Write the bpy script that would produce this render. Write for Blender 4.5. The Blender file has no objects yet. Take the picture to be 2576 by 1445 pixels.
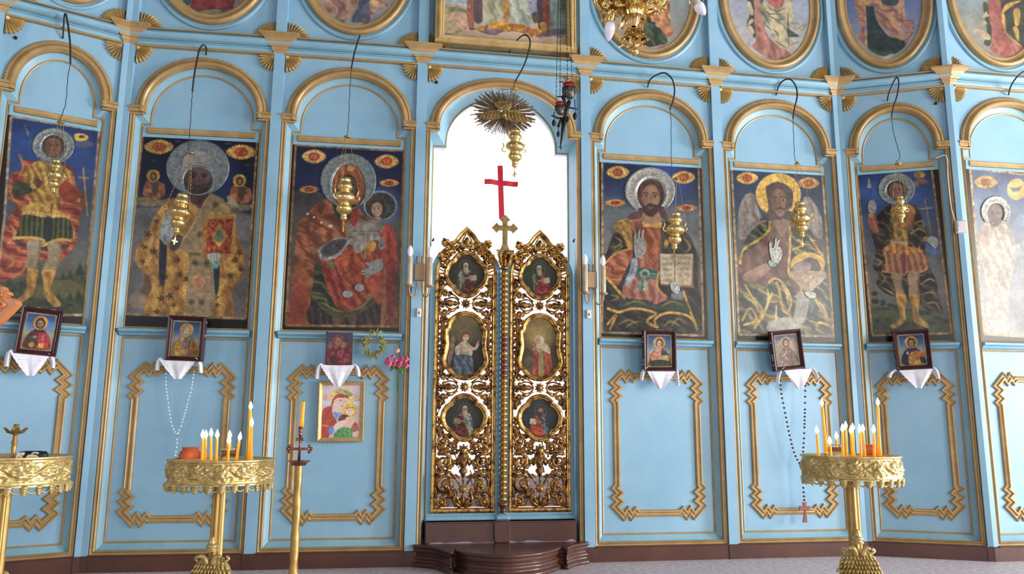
import bpy, math, random
import numpy as np
from mathutils import Vector, Matrix
PI = math.pi
S = bpy.context.scene
COL = S.collection
# ------------------------------------------------------------------ camera, light, exposure
FPX, YAW, PITCH, ROLL = 1955.94, .1543, .1705, .0057          # solved from the photograph's verticals and cornice
CAMP = np.array([-.8485, -5.7982, 1.0189])
def _axes():
    cy, sy, cp, sp = math.cos(YAW), math.sin(YAW), math.cos(PITCH), math.sin(PITCH)
    f = np.array([sy*cp, cy*cp, sp]); r = np.array([cy, -sy, 0.]); u = np.cross(r, f)
    cr, sr = math.cos(ROLL), math.sin(ROLL)
    return cr*r+sr*u, -sr*r+cr*u, f
CR, CU, CF = _axes()
cd = bpy.data.cameras.new('camera'); cam = bpy.data.objects.new('camera', cd); COL.objects.link(cam)
M = Matrix(((CR[0], CU[0], -CF[0], CAMP[0]), (CR[1], CU[1], -CF[1], CAMP[1]), (CR[2], CU[2], -CF[2], CAMP[2]), (0, 0, 0, 1)))
cam.matrix_world = M
cd.sensor_width = 36; cd.lens = FPX/2576*36; cd.clip_start = .05
S.camera = cam
S.view_settings.view_transform = 'Standard'; S.view_settings.look = 'None'
S.view_settings.gamma = 1; S.view_settings.use_curve_mapping = False
S.view_settings.exposure = 0.0
wd = bpy.data.worlds.new('nave_daylight'); S.world = wd; wd.use_nodes = True
bg = wd.node_tree.nodes['Background']; bg.inputs[0].default_value = (.74, .80, .92, 1); bg.inputs[1].default_value = .36
def area(name, loc, target, sx, sy, power, color=(1, 1, 1)):
    l = bpy.data.lights.new(name, 'AREA'); l.shape = 'RECTANGLE'; l.size = sx; l.size_y = sy; l.energy = power; l.color = color
    o = bpy.data.objects.new(name, l); COL.objects.link(o); o.location = loc
    o.rotation_euler = (Vector(target)-Vector(loc)).to_track_quat('-Z', 'Y').to_euler()
    return o
area('window_light_right', (11.1, -8.2, 2.9), (0, -8.2+5.2, 1.6), 4.2, 4.4, 1200, (1, .96, .88))
area('window_light_right_far', (11.1, -14.2, 3.9), (0, -6, 2.0), 3.2, 3.4, 560, (1, .97, .90))
area('doorway_light_back', (1.0, -15.8, 1.9), (0, 0, 1.2), 3.0, 3.6, 190, (1, .98, .96))  # added fill from behind the camera; the doorway is made up
area('side_doorway_light', (11.1, -3.6, 1.35), (0, -1.2, 1.0), 2.4, 2.6, 1250, (.92, .96, 1))  # low fill added to lift the right bays; its doorway is invented
area('window_light_left', (-8.8, -8.0, 3.2), (0, -1, 1.6), 3.0, 3.4, 230, (.84, .93, 1))  # bluish fill added from the left; its window is invented
area('sanctuary_window_light', (0, 2.3, 2.2), (0, 0, 2.1), 3.0, 2.6, 270, (1, 1, 1))
# ------------------------------------------------------------------ facets of the altar screen
PP = [np.array(p) for p in ((-3.606, -.3253), (-2.8554, .0184), (-1.7633, -.0050), (-.6705, -.0168), (.6457, -.0112),
      (1.7701, .0018), (2.8734, .0129), (3.667, -.3532), (4.767, -.3532))]
class Facet:
    def __init__(s, a, b):
        s.a = np.array(a); d = np.array(b)-s.a; s.W = float(np.hypot(*d)); s.d = d/s.W; s.n = np.array([s.d[1], -s.d[0]])
        s.th = math.atan2(s.d[1], s.d[0])
    def pt(s, u, v, z):
        q = s.a+s.d*u+s.n*v; return (float(q[0]), float(q[1]), z)
    def at(s, x, y, v=0.):                                   # photo pixel -> (u, z) on the plane at distance v
        x = np.asarray(x, float); y = np.asarray(y, float)
        ray = CF[:, None]+CR[:, None]*((x.ravel()-1288)/FPX)-CU[:, None]*((y.ravel()-722.5)/FPX)
        o = s.a+s.n*v
        t = ((o-CAMP[:2])@s.n)/(s.n@ray[:2])
        p = CAMP[:, None]+t*ray
        return (((p[:2]-s.a[:, None]).T@s.d).reshape(x.shape), p[2].reshape(x.shape))
FA = [Facet(PP[i], PP[i+1]) for i in range(8)]
def at(i, x, y, v=0.):
    a, b = FA[i].at(np.array([x]), np.array([y]), v); return float(a[0]), float(b[0])
def ray(x, y): return CF+CR*(x-1288)/FPX-CU*(y-722.5)/FPX
def at_depth(x, y, d): return CAMP+ray(x, y)*d
def on_z(x, y, z):
    r = ray(x, y); return CAMP+r*((z-CAMP[2])/r[2])
# ------------------------------------------------------------------ colours and materials
def lin(c):
    if isinstance(c, str): c = [int(c[i:i+2], 16)/255 for i in (0, 2, 4)]
    c = np.asarray(c, float)
    return np.where(c <= .04045, c/12.92, ((c+.055)/1.055)**2.4)
def mat(name, c, rough=.5, metal=0., c2=None, scale=8., lo=.35, hi=.65, bump=0., bscale=60., spec=.5, emit=None, estr=0., stretch=None, coat=0., alpha=None, trans=0., detail=6.):
    m = bpy.data.materials.new(name); m.use_nodes = True; nt = m.node_tree; N = nt.nodes; L = nt.links
    p = N['Principled BSDF']; p.inputs['Roughness'].default_value = rough; p.inputs['Metallic'].default_value = metal
    p.inputs['Specular IOR Level'].default_value = spec; p.inputs['Coat Weight'].default_value = coat
    p.inputs['Transmission Weight'].default_value = trans
    base = tuple(lin(c))+(1,)
    p.inputs['Base Color'].default_value = base
    if c2 or bump:
        tc = N.new('ShaderNodeTexCoord'); mp = N.new('ShaderNodeMapping'); L.new(tc.outputs['Object'], mp.inputs['Vector'])
        if stretch: mp.inputs['Scale'].default_value = stretch
    if c2:
        nz = N.new('ShaderNodeTexNoise'); nz.inputs['Scale'].default_value = scale; nz.inputs['Detail'].default_value = detail
        nz.inputs['Roughness'].default_value = .62
        L.new(mp.outputs[0], nz.inputs['Vector'])
        cr = N.new('ShaderNodeValToRGB'); cr.color_ramp.elements[0].position = lo; cr.color_ramp.elements[1].position = hi
        cr.color_ramp.elements[0].color = tuple(lin(c2))+(1,); cr.color_ramp.elements[1].color = base
        L.new(nz.outputs['Fac'], cr.inputs['Fac']); L.new(cr.outputs[0], p.inputs['Base Color'])
    if bump:
        nb = N.new('ShaderNodeTexNoise'); nb.inputs['Scale'].default_value = bscale; nb.inputs['Detail'].default_value = 3
        L.new(mp.outputs[0], nb.inputs['Vector'])
        b = N.new('ShaderNodeBump'); b.inputs['Strength'].default_value = bump; b.inputs['Distance'].default_value = .004
        L.new(nb.outputs['Fac'], b.inputs['Height']); L.new(b.outputs[0], p.inputs['Normal'])
    if emit:
        p.inputs['Emission Color'].default_value = tuple(lin(emit))+(1,); p.inputs['Emission Strength'].default_value = estr
    return m
def paint_mat(name, rough=.35, bump=.25, spec=.5):
    m = bpy.data.materials.new(name); m.use_nodes = True; nt = m.node_tree; N = nt.nodes; L = nt.links; p = N['Principled BSDF']
    at_ = N.new('ShaderNodeAttribute'); at_.attribute_name = 'Col'; L.new(at_.outputs['Color'], p.inputs['Base Color'])
    p.inputs['Roughness'].default_value = rough; p.inputs['Specular IOR Level'].default_value = spec
    tc = N.new('ShaderNodeTexCoord'); nb = N.new('ShaderNodeTexNoise'); nb.inputs['Scale'].default_value = 45; nb.inputs['Detail'].default_value = 4
    L.new(tc.outputs['Object'], nb.inputs['Vector'])
    b = N.new('ShaderNodeBump'); b.inputs['Strength'].default_value = bump; b.inputs['Distance'].default_value = .002
    L.new(nb.outputs['Fac'], b.inputs['Height']); L.new(b.outputs[0], p.inputs['Normal'])
    return m
MT = dict(
 blue=mat('blue_paint', '92bad2', .42, c2='86b0ca', scale=2.2, bump=.12, bscale=120),
 blue2=mat('blue_paint_rail', '8cb8cb', .38, c2='80abc0', scale=3, bump=.08),
 gold=mat('bronze_gold_paint', 'bb9b6c', .40, .18, c2='a88857', scale=9, bump=.15, bscale=90),
 goldb=mat('bright_gold_paint', 'd0b47e', .38, .25, c2='b8985e', scale=12, bump=.15),
 brown=mat('brown_oil_paint', '5e3b31', .28, c2='4d302a', scale=3, bump=.15, bscale=40),
 brass=mat('polished_brass', 'f4d796', .27, .92, c2='dfb972', scale=18, bump=.16, bscale=45),
 brassd=mat('aged_brass', 'c4a060', .42, .6, c2='a88448', scale=10, bump=.12),
 cast=mat('cast_gilt_brass', 'e2cb90', .38, .6, c2='b89a5c', scale=24, bump=.4, bscale=70),
 gilt=mat('old_gilding', 'cfa25a', .34, .8, c2='6a4728', scale=26, lo=.40, hi=.56, bump=.3, bscale=70),
 giltd=mat('dark_gilding', 'a87a40', .38, .6, c2='4a2e18', scale=26, lo=.40, hi=.58, bump=.3, bscale=70),
 sun=mat('brown_gilding', 'a48a56', .42, .5, c2='7a6038', scale=22, bump=.2),
 ray=mat('darkened_gilt_ray', '7a6450', .4, .45, c2='4c3a2e', scale=22),
 copper=mat('worn_copper_gilding', 'a8705a', .35, .8, c2='6e4030', scale=20),
 wood=mat('dark_red_varnished_wood', '4a2226', .25, c2='35191c', scale=12, stretch=(1, 1, .2), bump=.1),
 worn=mat('chipped_gesso', 'b9a3a3', .6),
 orange=mat('varnished_carved_wood', 'dd8f5c', .35, c2='b8683a', scale=9, stretch=(1, 1, .25)),
 iron=mat('black_iron', '2a2626', .5, .4),
 wire=mat('rusty_wire', '39302f', .6, .3),
 linen=mat('white_linen', 'f4f2fa', .85, c2='e9e6f2', scale=30, bump=.3, bscale=150, spec=.1),
 white=mat('white_plastic', 'e6e2e0', .4),
 bulb=mat('milky_glass_bulb', 'f2f0fa', .18, spec=.6, emit='e8ecff', estr=.12),
 beige=mat('beige_painted_tube', 'c9bca6', .5, c2='b9a98f', scale=20),
 bronze=mat('flat_bronze_paint', 'a98c6c', .45, .2),
 terra=mat('terracotta', 'cf6a44', .7, c2='b95a38', scale=12, bump=.2),
 wax=mat('orange_beeswax', 'ffab2a', .45, emit='ff9a10', estr=.28),  # emission stands in for flame light glowing through the wax
 flame=mat('candle_flame', 'ffffff', .5, emit='fff2d8', estr=14),
 sand=mat('wax_covered_sand', 'b06a58', .8, c2='8a4a40', scale=20, bump=.3),
 glass=mat('clear_glass', 'ffffff', .03, trans=1.),
 oil=mat('lamp_oil', 'a0651a', .1, trans=.5),
 redglass=mat('red_glass', 'a83830', .08, emit='ff3020', estr=.05, trans=.85), holder=mat('blackened_silver', '6e665f', .4, .6, c2='3a3434', scale=40, bump=.6),
 glow=mat('lamp_glow', 'ff8060', .4, emit='ff5030', estr=4),
 silver=mat('tarnished_silver', '8f9694', .42, .55, c2='5d6568', scale=34, bump=.8, bscale=70),
 silverb=mat('bright_silver', 'a3a29c', .42, .5, c2='75756f', scale=34, bump=.7, bscale=60),
 goldleaf=mat('gold_leaf', 'e8b440', .35, .5, c2='cf9530', scale=20, bump=.3),
 leaf=mat('green_plastic_leaf', '3f7d38', .5), leafd=mat('dried_leaf', 'a8a468', .7, c2='7a7a48', scale=30),
 pink=mat('pink_silk_petal', 'ea6f92', .6, c2='d84f7c', scale=60), pinkl=mat('pale_pink_petal', 'f5c0c8', .6),
 bead=mat('white_glass_bead', 'e8f4f8', .15), beadw=mat('dark_wooden_bead', '4a3035', .4), string=mat('string', 'cfc6d6', .8),
 beadr=mat('reddish_wood', '8a4a3e', .4),
 apse=mat('sanctuary_plaster', 'eeeeee', .8, c2='e4e4e8', scale=4),
 carpet=mat('grey_carpet', 'b3a5b0', .9, c2='9c8e9a', scale=60, bump=.3),
 nave=mat('nave_plaster', 'b2b4b6', .85, c2='a6a8aa', scale=1.5), ceil=mat('dark_ceiling', '6f7478', .9),
 veil=None, red=mat('red_ribbon', 'd8263e', .6, c2='c81e36', scale=30), icon=paint_mat('varnished_icon_paint', .30, .2, .45), print_=paint_mat('printed_picture', .3, .05),
 dim=paint_mat('old_darkened_paint', .5, .15, .25), oilp=paint_mat('oil_painting', .42), black=mat('dark_recess', '1d1c22', .5),
)
def floor_mat():
    m = mat('speckled_floor', 'e6dade', .5, c2='c4b6bb', scale=26, bump=.15, lo=.38, hi=.6); return m
MT['floor'] = floor_mat()
def veil_mat():
    m = bpy.data.materials.new('white_veil'); m.use_nodes = True; N = m.node_tree.nodes; L = m.node_tree.links
    N.remove(N['Principled BSDF']); d = N.new('ShaderNodeBsdfDiffuse'); t = N.new('ShaderNodeBsdfTranslucent'); x = N.new('ShaderNodeMixShader')
    d.inputs[0].default_value = (.9, .9, .92, 1); t.inputs[0].default_value = (.95, .95, .97, 1); x.inputs[0].default_value = .55
    L.new(d.outputs[0], x.inputs[1]); L.new(t.outputs[0], x.inputs[2]); L.new(x.outputs[0], N['Material Output'].inputs[0]); return m
MT['veil'] = veil_mat()
# ------------------------------------------------------------------ mesh helpers
class MB:
    def __init__(s): s.v = []; s.f = []; s.sm = []
    def add(s, vs, fs, smooth=False):
        o = len(s.v); s.v += [tuple(map(float, p)) for p in vs]; s.f += [tuple(o+i for i in f) for f in fs]; s.sm += [smooth]*len(fs); return s
    def box(s, x0, x1, y0, y1, z0, z1):
        vs = [(x, y, z) for x in (x0, x1) for y in (y0, y1) for z in (z0, z1)]
        return s.add(vs, [(0, 1, 3, 2), (4, 6, 7, 5), (0, 4, 5, 1), (2, 3, 7, 6), (0, 2, 6, 4), (1, 5, 7, 3)])
    def bar(s, x0, x1, y0, y1, z0, z1, b=.004):               # box with bevelled front edges (front is -y)
        p = [(x0, z0), (x1, z0), (x1, z1), (x0, z1)]; q = [(x0+b, z0+b), (x1-b, z0+b), (x1-b, z1-b), (x0+b, z1-b)]
        vs = [(x, y1, z) for x, z in p]+[(x, y0+b, z) for x, z in p]+[(x, y0, z) for x, z in q]
        fs = []
        for a in (0, 4):
            for i in range(4): fs.append((a+i, a+(i+1) % 4, a+4+(i+1) % 4, a+4+i))
        fs += [(8, 9, 10, 11), (3, 2, 1, 0)]
        return s.add(vs, fs)
    def tube(s, path, r, n=8, cap=True, flat=1., smooth=True, closed=False):
        P = [Vector(p) for p in path]; m = len(P); rs = r if hasattr(r, '__len__') else [r]*m; vs = []; up = None
        for i in range(m):
            if closed: t = (P[(i+1) % m]-P[i-1]).normalized()
            else: t = (P[min(i+1, m-1)]-P[max(i-1, 0)]).normalized()
            if up is None:
                up = Vector((0, 1, 0)) if abs(t.y) < .9 else Vector((1, 0, 0))
            a = up-t*up.dot(t)
            if a.length < 1e-6: a = t.orthogonal()
            a.normalize(); b = t.cross(a); up = a
            for k in range(n):
                an = 2*PI*k/n; q = P[i]+(a*math.cos(an)*flat+b*math.sin(an))*rs[i]; vs.append(q)
        fs = []
        for i in range(m if closed else m-1):
            for k in range(n):
                j = (i+1) % m; fs.append((i*n+k, i*n+(k+1) % n, j*n+(k+1) % n, j*n+k))
        if cap and not closed: fs += [tuple(range(n-1, -1, -1)), tuple((m-1)*n+k for k in range(n))]
        return s.add(vs, fs, smooth)
    def lathe(s, prof, n=24, c=(0, 0, 0), flute=0., nf=0, axis=None):
        vs = []; m = len(prof)
        for r, z in prof:
            for k in range(n):
                a = 2*PI*k/n; rr = r*(1+flute*(abs(math.cos(a*nf/2))-.5)) if nf else r
                vs.append((rr*math.cos(a), rr*math.sin(a), z))
        if axis is not None:
            q = Vector((0, 0, 1)).rotation_difference(Vector(axis)); vs = [tuple(q@Vector(v)) for v in vs]
        vs = [(v[0]+c[0], v[1]+c[1], v[2]+c[2]) for v in vs]
        fs = [(i*n+k, i*n+(k+1) % n, (i+1)*n+(k+1) % n, (i+1)*n+k) for i in range(m-1) for k in range(n)]
        fs += [tuple(range(n-1, -1, -1)), tuple((m-1)*n+k for k in range(n))]
        return s.add(vs, fs, True)
    def ball(s, c, r, n=10, m=6, rot=None):
        r = (r, r, r) if not hasattr(r, '__len__') else r
        vs = [(0, 0, -1)]+[(math.sin(PI*j/m)*math.cos(2*PI*k/n), math.sin(PI*j/m)*math.sin(2*PI*k/n), -math.cos(PI*j/m)) for j in range(1, m) for k in range(n)]+[(0, 0, 1)]
        vs = [Vector((v[0]*r[0], v[1]*r[1], v[2]*r[2])) for v in vs]
        if rot is not None: vs = [rot@v for v in vs]
        vs = [(v[0]+c[0], v[1]+c[1], v[2]+c[2]) for v in vs]
        fs = [(0, 1+(k+1) % n, 1+k) for k in range(n)]
        fs += [(1+j*n+k, 1+j*n+(k+1) % n, 1+(j+1)*n+(k+1) % n, 1+(j+1)*n+k) for j in range(m-2) for k in range(n)]
        e = len(vs)-1; fs += [(e, 1+(m-2)*n+k, 1+(m-2)*n+(k+1) % n) for k in range(n)]
        return s.add(vs, fs, True)
    def sweep(s, path, prof, y0=0., closed=True, smooth=False):
        # moulding: path in the x-z plane, prof = [(offset to the left of travel, height towards the viewer)]
        n = len(path); vs = []; P = [Vector(p) for p in path]
        for i in range(n):
            a = P[i]-P[i-1] if (closed or i > 0) else P[1]-P[0]; b = P[(i+1) % n]-P[i] if (closed or i < n-1) else P[-1]-P[-2]
            a.normalize(); b.normalize(); na = Vector((-a.y, a.x)); nb = Vector((-b.y, b.x)); m = na+nb
            if m.length < 1e-6: m = na
            m.normalize(); k = 1/max(.35, m.dot(na))
            for o, h in prof:
                q = P[i]+m*(o*k); vs.append((q.x, y0-h, q.y))
        m = len(prof); fs = []
        for i in range(n if closed else n-1):
            for j in range(m-1):
                i2 = (i+1) % n; fs.append((i*m+j, i2*m+j, i2*m+j+1, i*m+j+1))
        if not closed: fs += [tuple(range(m)), tuple((n-1)*m+j for j in range(m-1, -1, -1))]
        return s.add(vs, fs, smooth)
    def prism(s, poly, yf, yb, bev=0.):
        n = len(poly); P = [Vector(p) for p in poly]; ar = sum(P[i-1].x*P[i].y-P[i].x*P[i-1].y for i in range(n))
        sg = 1 if ar > 0 else -1; q = []
        for i in range(n):
            a = (P[i]-P[i-1]).normalized(); b = (P[(i+1) % n]-P[i]).normalized(); m = Vector((-a.y-b.y, a.x+b.x))
            m = m.normalized() if m.length > 1e-6 else Vector((-a.y, a.x)); q.append(P[i]+m*bev*sg)
        vs = [(p.x, yb, p.y) for p in P]+[(p.x, yf+bev, p.y) for p in P]+[(p.x, yf, p.y) for p in q]
        fs = [(a+i, a+(i+1) % n, a+n+(i+1) % n, a+n+i) for a in (0, n) for i in range(n)]
        fs += [tuple(range(2*n, 3*n)), tuple(range(n-1, -1, -1))]
        return s.add(vs, fs)
    def build(s, name, m, parent=None, loc=None, kind=None, label=None):
        me = bpy.data.meshes.new(name); me.from_pydata(s.v, [], s.f); me.polygons.foreach_set('use_smooth', s.sm)
        me.materials.append(MT[m] if isinstance(m, str) else m)
        o = bpy.data.objects.new(name, me); COL.objects.link(o)
        if parent is not None: o.parent = parent
        if loc is not None: o.location = loc
        if kind: o['kind'] = kind
        if label: o['label'] = label
        return o
def tag(o, label=None, cat=None, group=None, kind=None):
    for k, v in (('label', label), ('category', cat), ('group', group), ('kind', kind)):
        if v: o[k] = v
    return o
def empty(name, loc, rz=0., label=None, cat=None, group=None, kind=None):
    o = bpy.data.objects.new(name, None); COL.objects.link(o); o.location = loc; o.rotation_euler = (0, 0, rz); o.empty_display_size = .1
    return tag(o, label, cat, group, kind)
def fthing(i, u, v, z, name, *a, **k): return empty(name, FA[i].pt(u, v, z), FA[i].th, *a, **k)
def copy_obj(o, parent=None):
    c = o.copy(); COL.objects.link(c); c.parent = parent
    if parent is not None: c.matrix_parent_inverse = o.matrix_parent_inverse
    for ch in list(o.children): copy_obj(ch, c)
    return c
def arc(cx, cz, a, b, t0, t1, n): return [(cx+a*math.cos(t0+(t1-t0)*k/n), cz+b*math.sin(t0+(t1-t0)*k/n)) for k in range(n+1)]
def cat(pts, n=4, closed=True):                               # Catmull-Rom smoothing of 2-d or 3-d points
    P = [np.array(p, float) for p in pts]; m = len(P); out = []
    for i in range(m if closed else m-1):
        p0, p1, p2, p3 = (P[(i+k) % m] if closed else P[min(max(i+k, 0), m-1)] for k in (-1, 0, 1, 2))
        for j in range(n):
            t = j/n; out.append(.5*((2*p1)+(p2-p0)*t+(2*p0-5*p1+4*p2-p3)*t*t+(3*p1-p0-3*p2+p3)*t**3))
    if not closed: out.append(P[-1])
    return [tuple(map(float, p)) for p in out]
# ------------------------------------------------------------------ the setting: floors, sanctuary behind the screen
fl = MB(); fl.box(-9, 11.3, -16, .1, -.1, 0); fl.build('floor', 'floor', kind='structure')
fs = MB(); fs.box(-2.4, 2.4, .12, 3.2, -.1, .16); fs.build('floor_sanctuary', 'carpet', kind='structure')
wb = MB(); wb.box(-2.4, 2.4, 3.2, 3.3, 0, 4.8); wb.build('wall_sanctuary', 'apse', kind='structure')
for nm, bx in (('wall_left', (-9.2, -9, -16, .1, 0, 6.6)), ('wall_right', (11.3, 11.5, -16, .1, 0, 6.6)), ('wall_back', (-9.2, 11.5, -16.2, -16, 0, 6.6)), ('wall_screen_right', (4.80, 11.3, -.30, -.10, 0, 6.6)), ('wall_screen_left', (-9, -3.66, -.28, -.08, 0, 6.6)), ('wall_above_screen', (-3.66, 4.80, .13, .25, 5.22, 6.6))):
    w_ = MB(); w_.box(*bx); w_.build(nm, 'nave', kind='structure')
ce = MB(); ce.box(-9.2, 11.5, -16.2, 3.3, 6.6, 6.7); ce.build('ceiling', 'ceil', kind='structure')
for k_, (ax, cy, cz, w2, h2) in enumerate((('x', -8.2, 2.9, 2.1, 2.2), ('x', -14.2, 3.9, 1.6, 1.7), ('x', -3.6, 1.35, 1.2, 1.3), ('y', 1.0, 1.9, 1.5, 1.8), ('l', -8.0, 3.2, 1.5, 1.7))):
    m = MB()                                                  # plain window surrounds; both doorways and the left window invented around fill lights
    for a0, a1, b0, b1 in ((-w2-.14, -w2, -h2-(.14 if cz > h2+.2 else .04), h2+.14), (w2, w2+.14, -h2-(.14 if cz > h2+.2 else .04), h2+.14), (-w2, w2, h2, h2+.14), (-w2, w2, -h2-(.14 if cz > h2+.2 else .04), -h2)):
        if ax == 'x': m.box(11.06, 11.30, cy+a0, cy+a1, cz+b0, cz+b1)
        elif ax == 'l': m.box(-9.0, -8.76, cy+a0, cy+a1, cz+b0, cz+b1)
        else: m.box(cy+a0, cy+a1, -16.0, -15.76, cz+b0, cz+b1)
    m.build(('window_%d' if k_ not in (2, 3) else 'door_%d') % (k_+1), 'white', kind='structure')
# ------------------------------------------------------------------ the altar screen
ICO = empty('wall_iconostasis', (0, 0, 0), label='pale blue altar screen with gilded arches, pilasters and fan ornaments', kind='structure')
def mitre(i, hw, pro, back=.07):
    P = PP[i]; f1 = FA[i-1] if i > 0 else FA[0]; f2 = FA[i] if i < 8 else FA[7]
    b = f1.n+f2.n; b = b/np.hypot(*b); k = pro/(b@f1.n)
    return [P-f1.d*hw-f1.n*back, P-f1.d*hw+f1.n*pro, P+b*k, P+f2.d*hw+f2.n*pro, P+f2.d*hw-f2.n*back]
def mloft(mb, i, sec, back=.07):                              # sec = [(z, half width, projection)]
    vs = []
    for z, hw, pro in sec: vs += [(q[0], q[1], z) for q in mitre(i, hw, pro, back)]
    n = 5; fs = [(a*n+k, a*n+(k+1) % n, (a+1)*n+(k+1) % n, (a+1)*n+k) for a in range(len(sec)-1) for k in range(n)]
    fs += [tuple(range(n-1, -1, -1)), tuple((len(sec)-1)*n+k for k in range(n))]
    mb.add(vs, fs)
for i in range(9):
    p = MB(); mloft(p, i, [(.105, .040, 0), (5.25, .040, 0)]); pl = p.build('pilaster', 'blue', ICO)
    c = MB(); mloft(c, i, [(3.797, .042, .004), (3.81, .048, .008), (3.815, .056, .012), (3.838, .060, .016), (3.842, .072, .024), (3.866, .082, .032),
        (3.871, .094, .038), (3.895, .112, .048), (3.900, .118, .052), (3.918, .142, .070), (3.922, .148, .076), (3.936, .148, .076)], .03)
    c.build('capital', 'gold', pl)
    b = MB(); mloft(b, i, [(0, .046, .012), (.100, .046, .012), (.106, .040, .002)]); b.build('pilaster_base', 'brown', pl)
def petal_fan(mb, cx, cz, a0, a1, n, rx, rz, y0, r0=.22):
    for k in range(n):                                        # ribbed leaves of the fan, each with a raised ridge and a pointed tip
        t0 = a0+(a1-a0)*k/n; t1 = a0+(a1-a0)*(k+1)/n; tm = (t0+t1)/2
        def q(t, r, h): return (cx+rx*r*math.cos(t), y0-h, cz+rz*r*math.sin(t))
        vs = [q(t0, r0, .004), q(t1, r0, .004), q(tm, r0, .012), q(t0+.02, .86, .008), q(t1-.02, .86, .008), q(tm, .82, .030), q(tm, 1.0, .018),
              q(t0+.02, .86, -.002), q(t1-.02, .86, -.002), q(tm, 1.0, -.002)]
        mb.add(vs, [(0, 3, 5, 2), (2, 5, 4, 1), (3, 6, 5), (5, 6, 4), (3, 7, 9, 6), (6, 9, 8, 4)])
    t = [a0+(a1-a0)*k/8 for k in range(9)]                    # the little half-round hub
    vs = [(cx, y0-.022, cz)]+[(cx+rx*.3*math.cos(a), y0-.004, cz+rz*.3*math.sin(a)) for a in t]
    mb.add(vs, [(0, k+1, k+2) for k in range(8)])
def mirror(pts, W): return [(W-x, z) for x, z in reversed(pts)]
NA = 28
def outer_path(W, pk=3.685):
    L = [(.060, .122), (.060, 3.262), (.112, 3.262), (.112, 3.30)]
    A = arc(W/2, 3.30, W/2-.112, pk-3.30, PI, 0, NA)
    return L[:-1]+A+mirror(L[:-1], W)
def inner_path(W, zb=.186, pk=3.600):
    L = [(.118, zb), (.118, 3.19), (.180, 3.19), (.180, 3.24)]
    A = arc(W/2, 3.24, W/2-.180, pk-3.24, PI, 0, NA)
    return L[:-1]+A+mirror(L[:-1], W)
def zigzag_path(W):
    # lower panel ornament: straight runs with two teeth on each side of the chamfered corners
    m = .235 if W > 1 else .20
    x0, x1, z0, z1 = m, W-m, .335, 1.365
    def corner(cx, cz, sx, sz):                               # from the vertical run to the horizontal run
        c = [(0, .20), (.018, .185), (-.022, .150), (.018, .118), (-.022, .085), (.012, .050), (-.012, .020), (.040, -.032), (.062, .010), (.094, -.028), (.118, .006), (.150, -.024), (.175, 0)]
        c = [(0, .205), (-.020, .185), (.020, .152), (-.020, .120), (.020, .087), (-.022, .052), (.048, -.020), (.080, .018), (.108, -.018), (.140, .018), (.160, 0)]
        return [(cx+sx*a, cz+sz*b) for a, b in c]
    bl = corner(x0, z0, 1, 1); br = corner(x1, z0, -1, 1)[::-1]; tr = corner(x1, z1, -1, -1); tl = corner(x0, z1, 1, -1)[::-1]
    return bl+br+tr+tl
LINE = [(-.007, 0), (-.006, .006), (0, .009), (.006, .006), (.007, 0)]
OUT = [(-.018, 0), (-.018, .010), (-.012, .016), (-.005, .012), (0, .008), (.004, .012), (.011, .018), (.016, .012), (.017, -.01)]
ARCH = [(-.034, .002), (-.034, .014), (-.020, .018), (-.016, .010), (-.008, .020), (.006, .034), (.018, .034), (.027, .024), (.030, .012), (.036, .012), (.038, -.02)]
OUTP = [(-a, h) for a, h in OUT][::-1]; ARP = [(-a, h) for a, h in ARCH][::-1]
ZIG = [(-.026, 0), (-.025, .010), (-.018, .014), (-.009, .005), (-.001, .004), (.008, .016), (.018, .016), (.024, .008), (.025, 0)]
VS, VI = -.030, -.072                                         # spandrel plane, inner field plane (v)
BAY = {}
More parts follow.
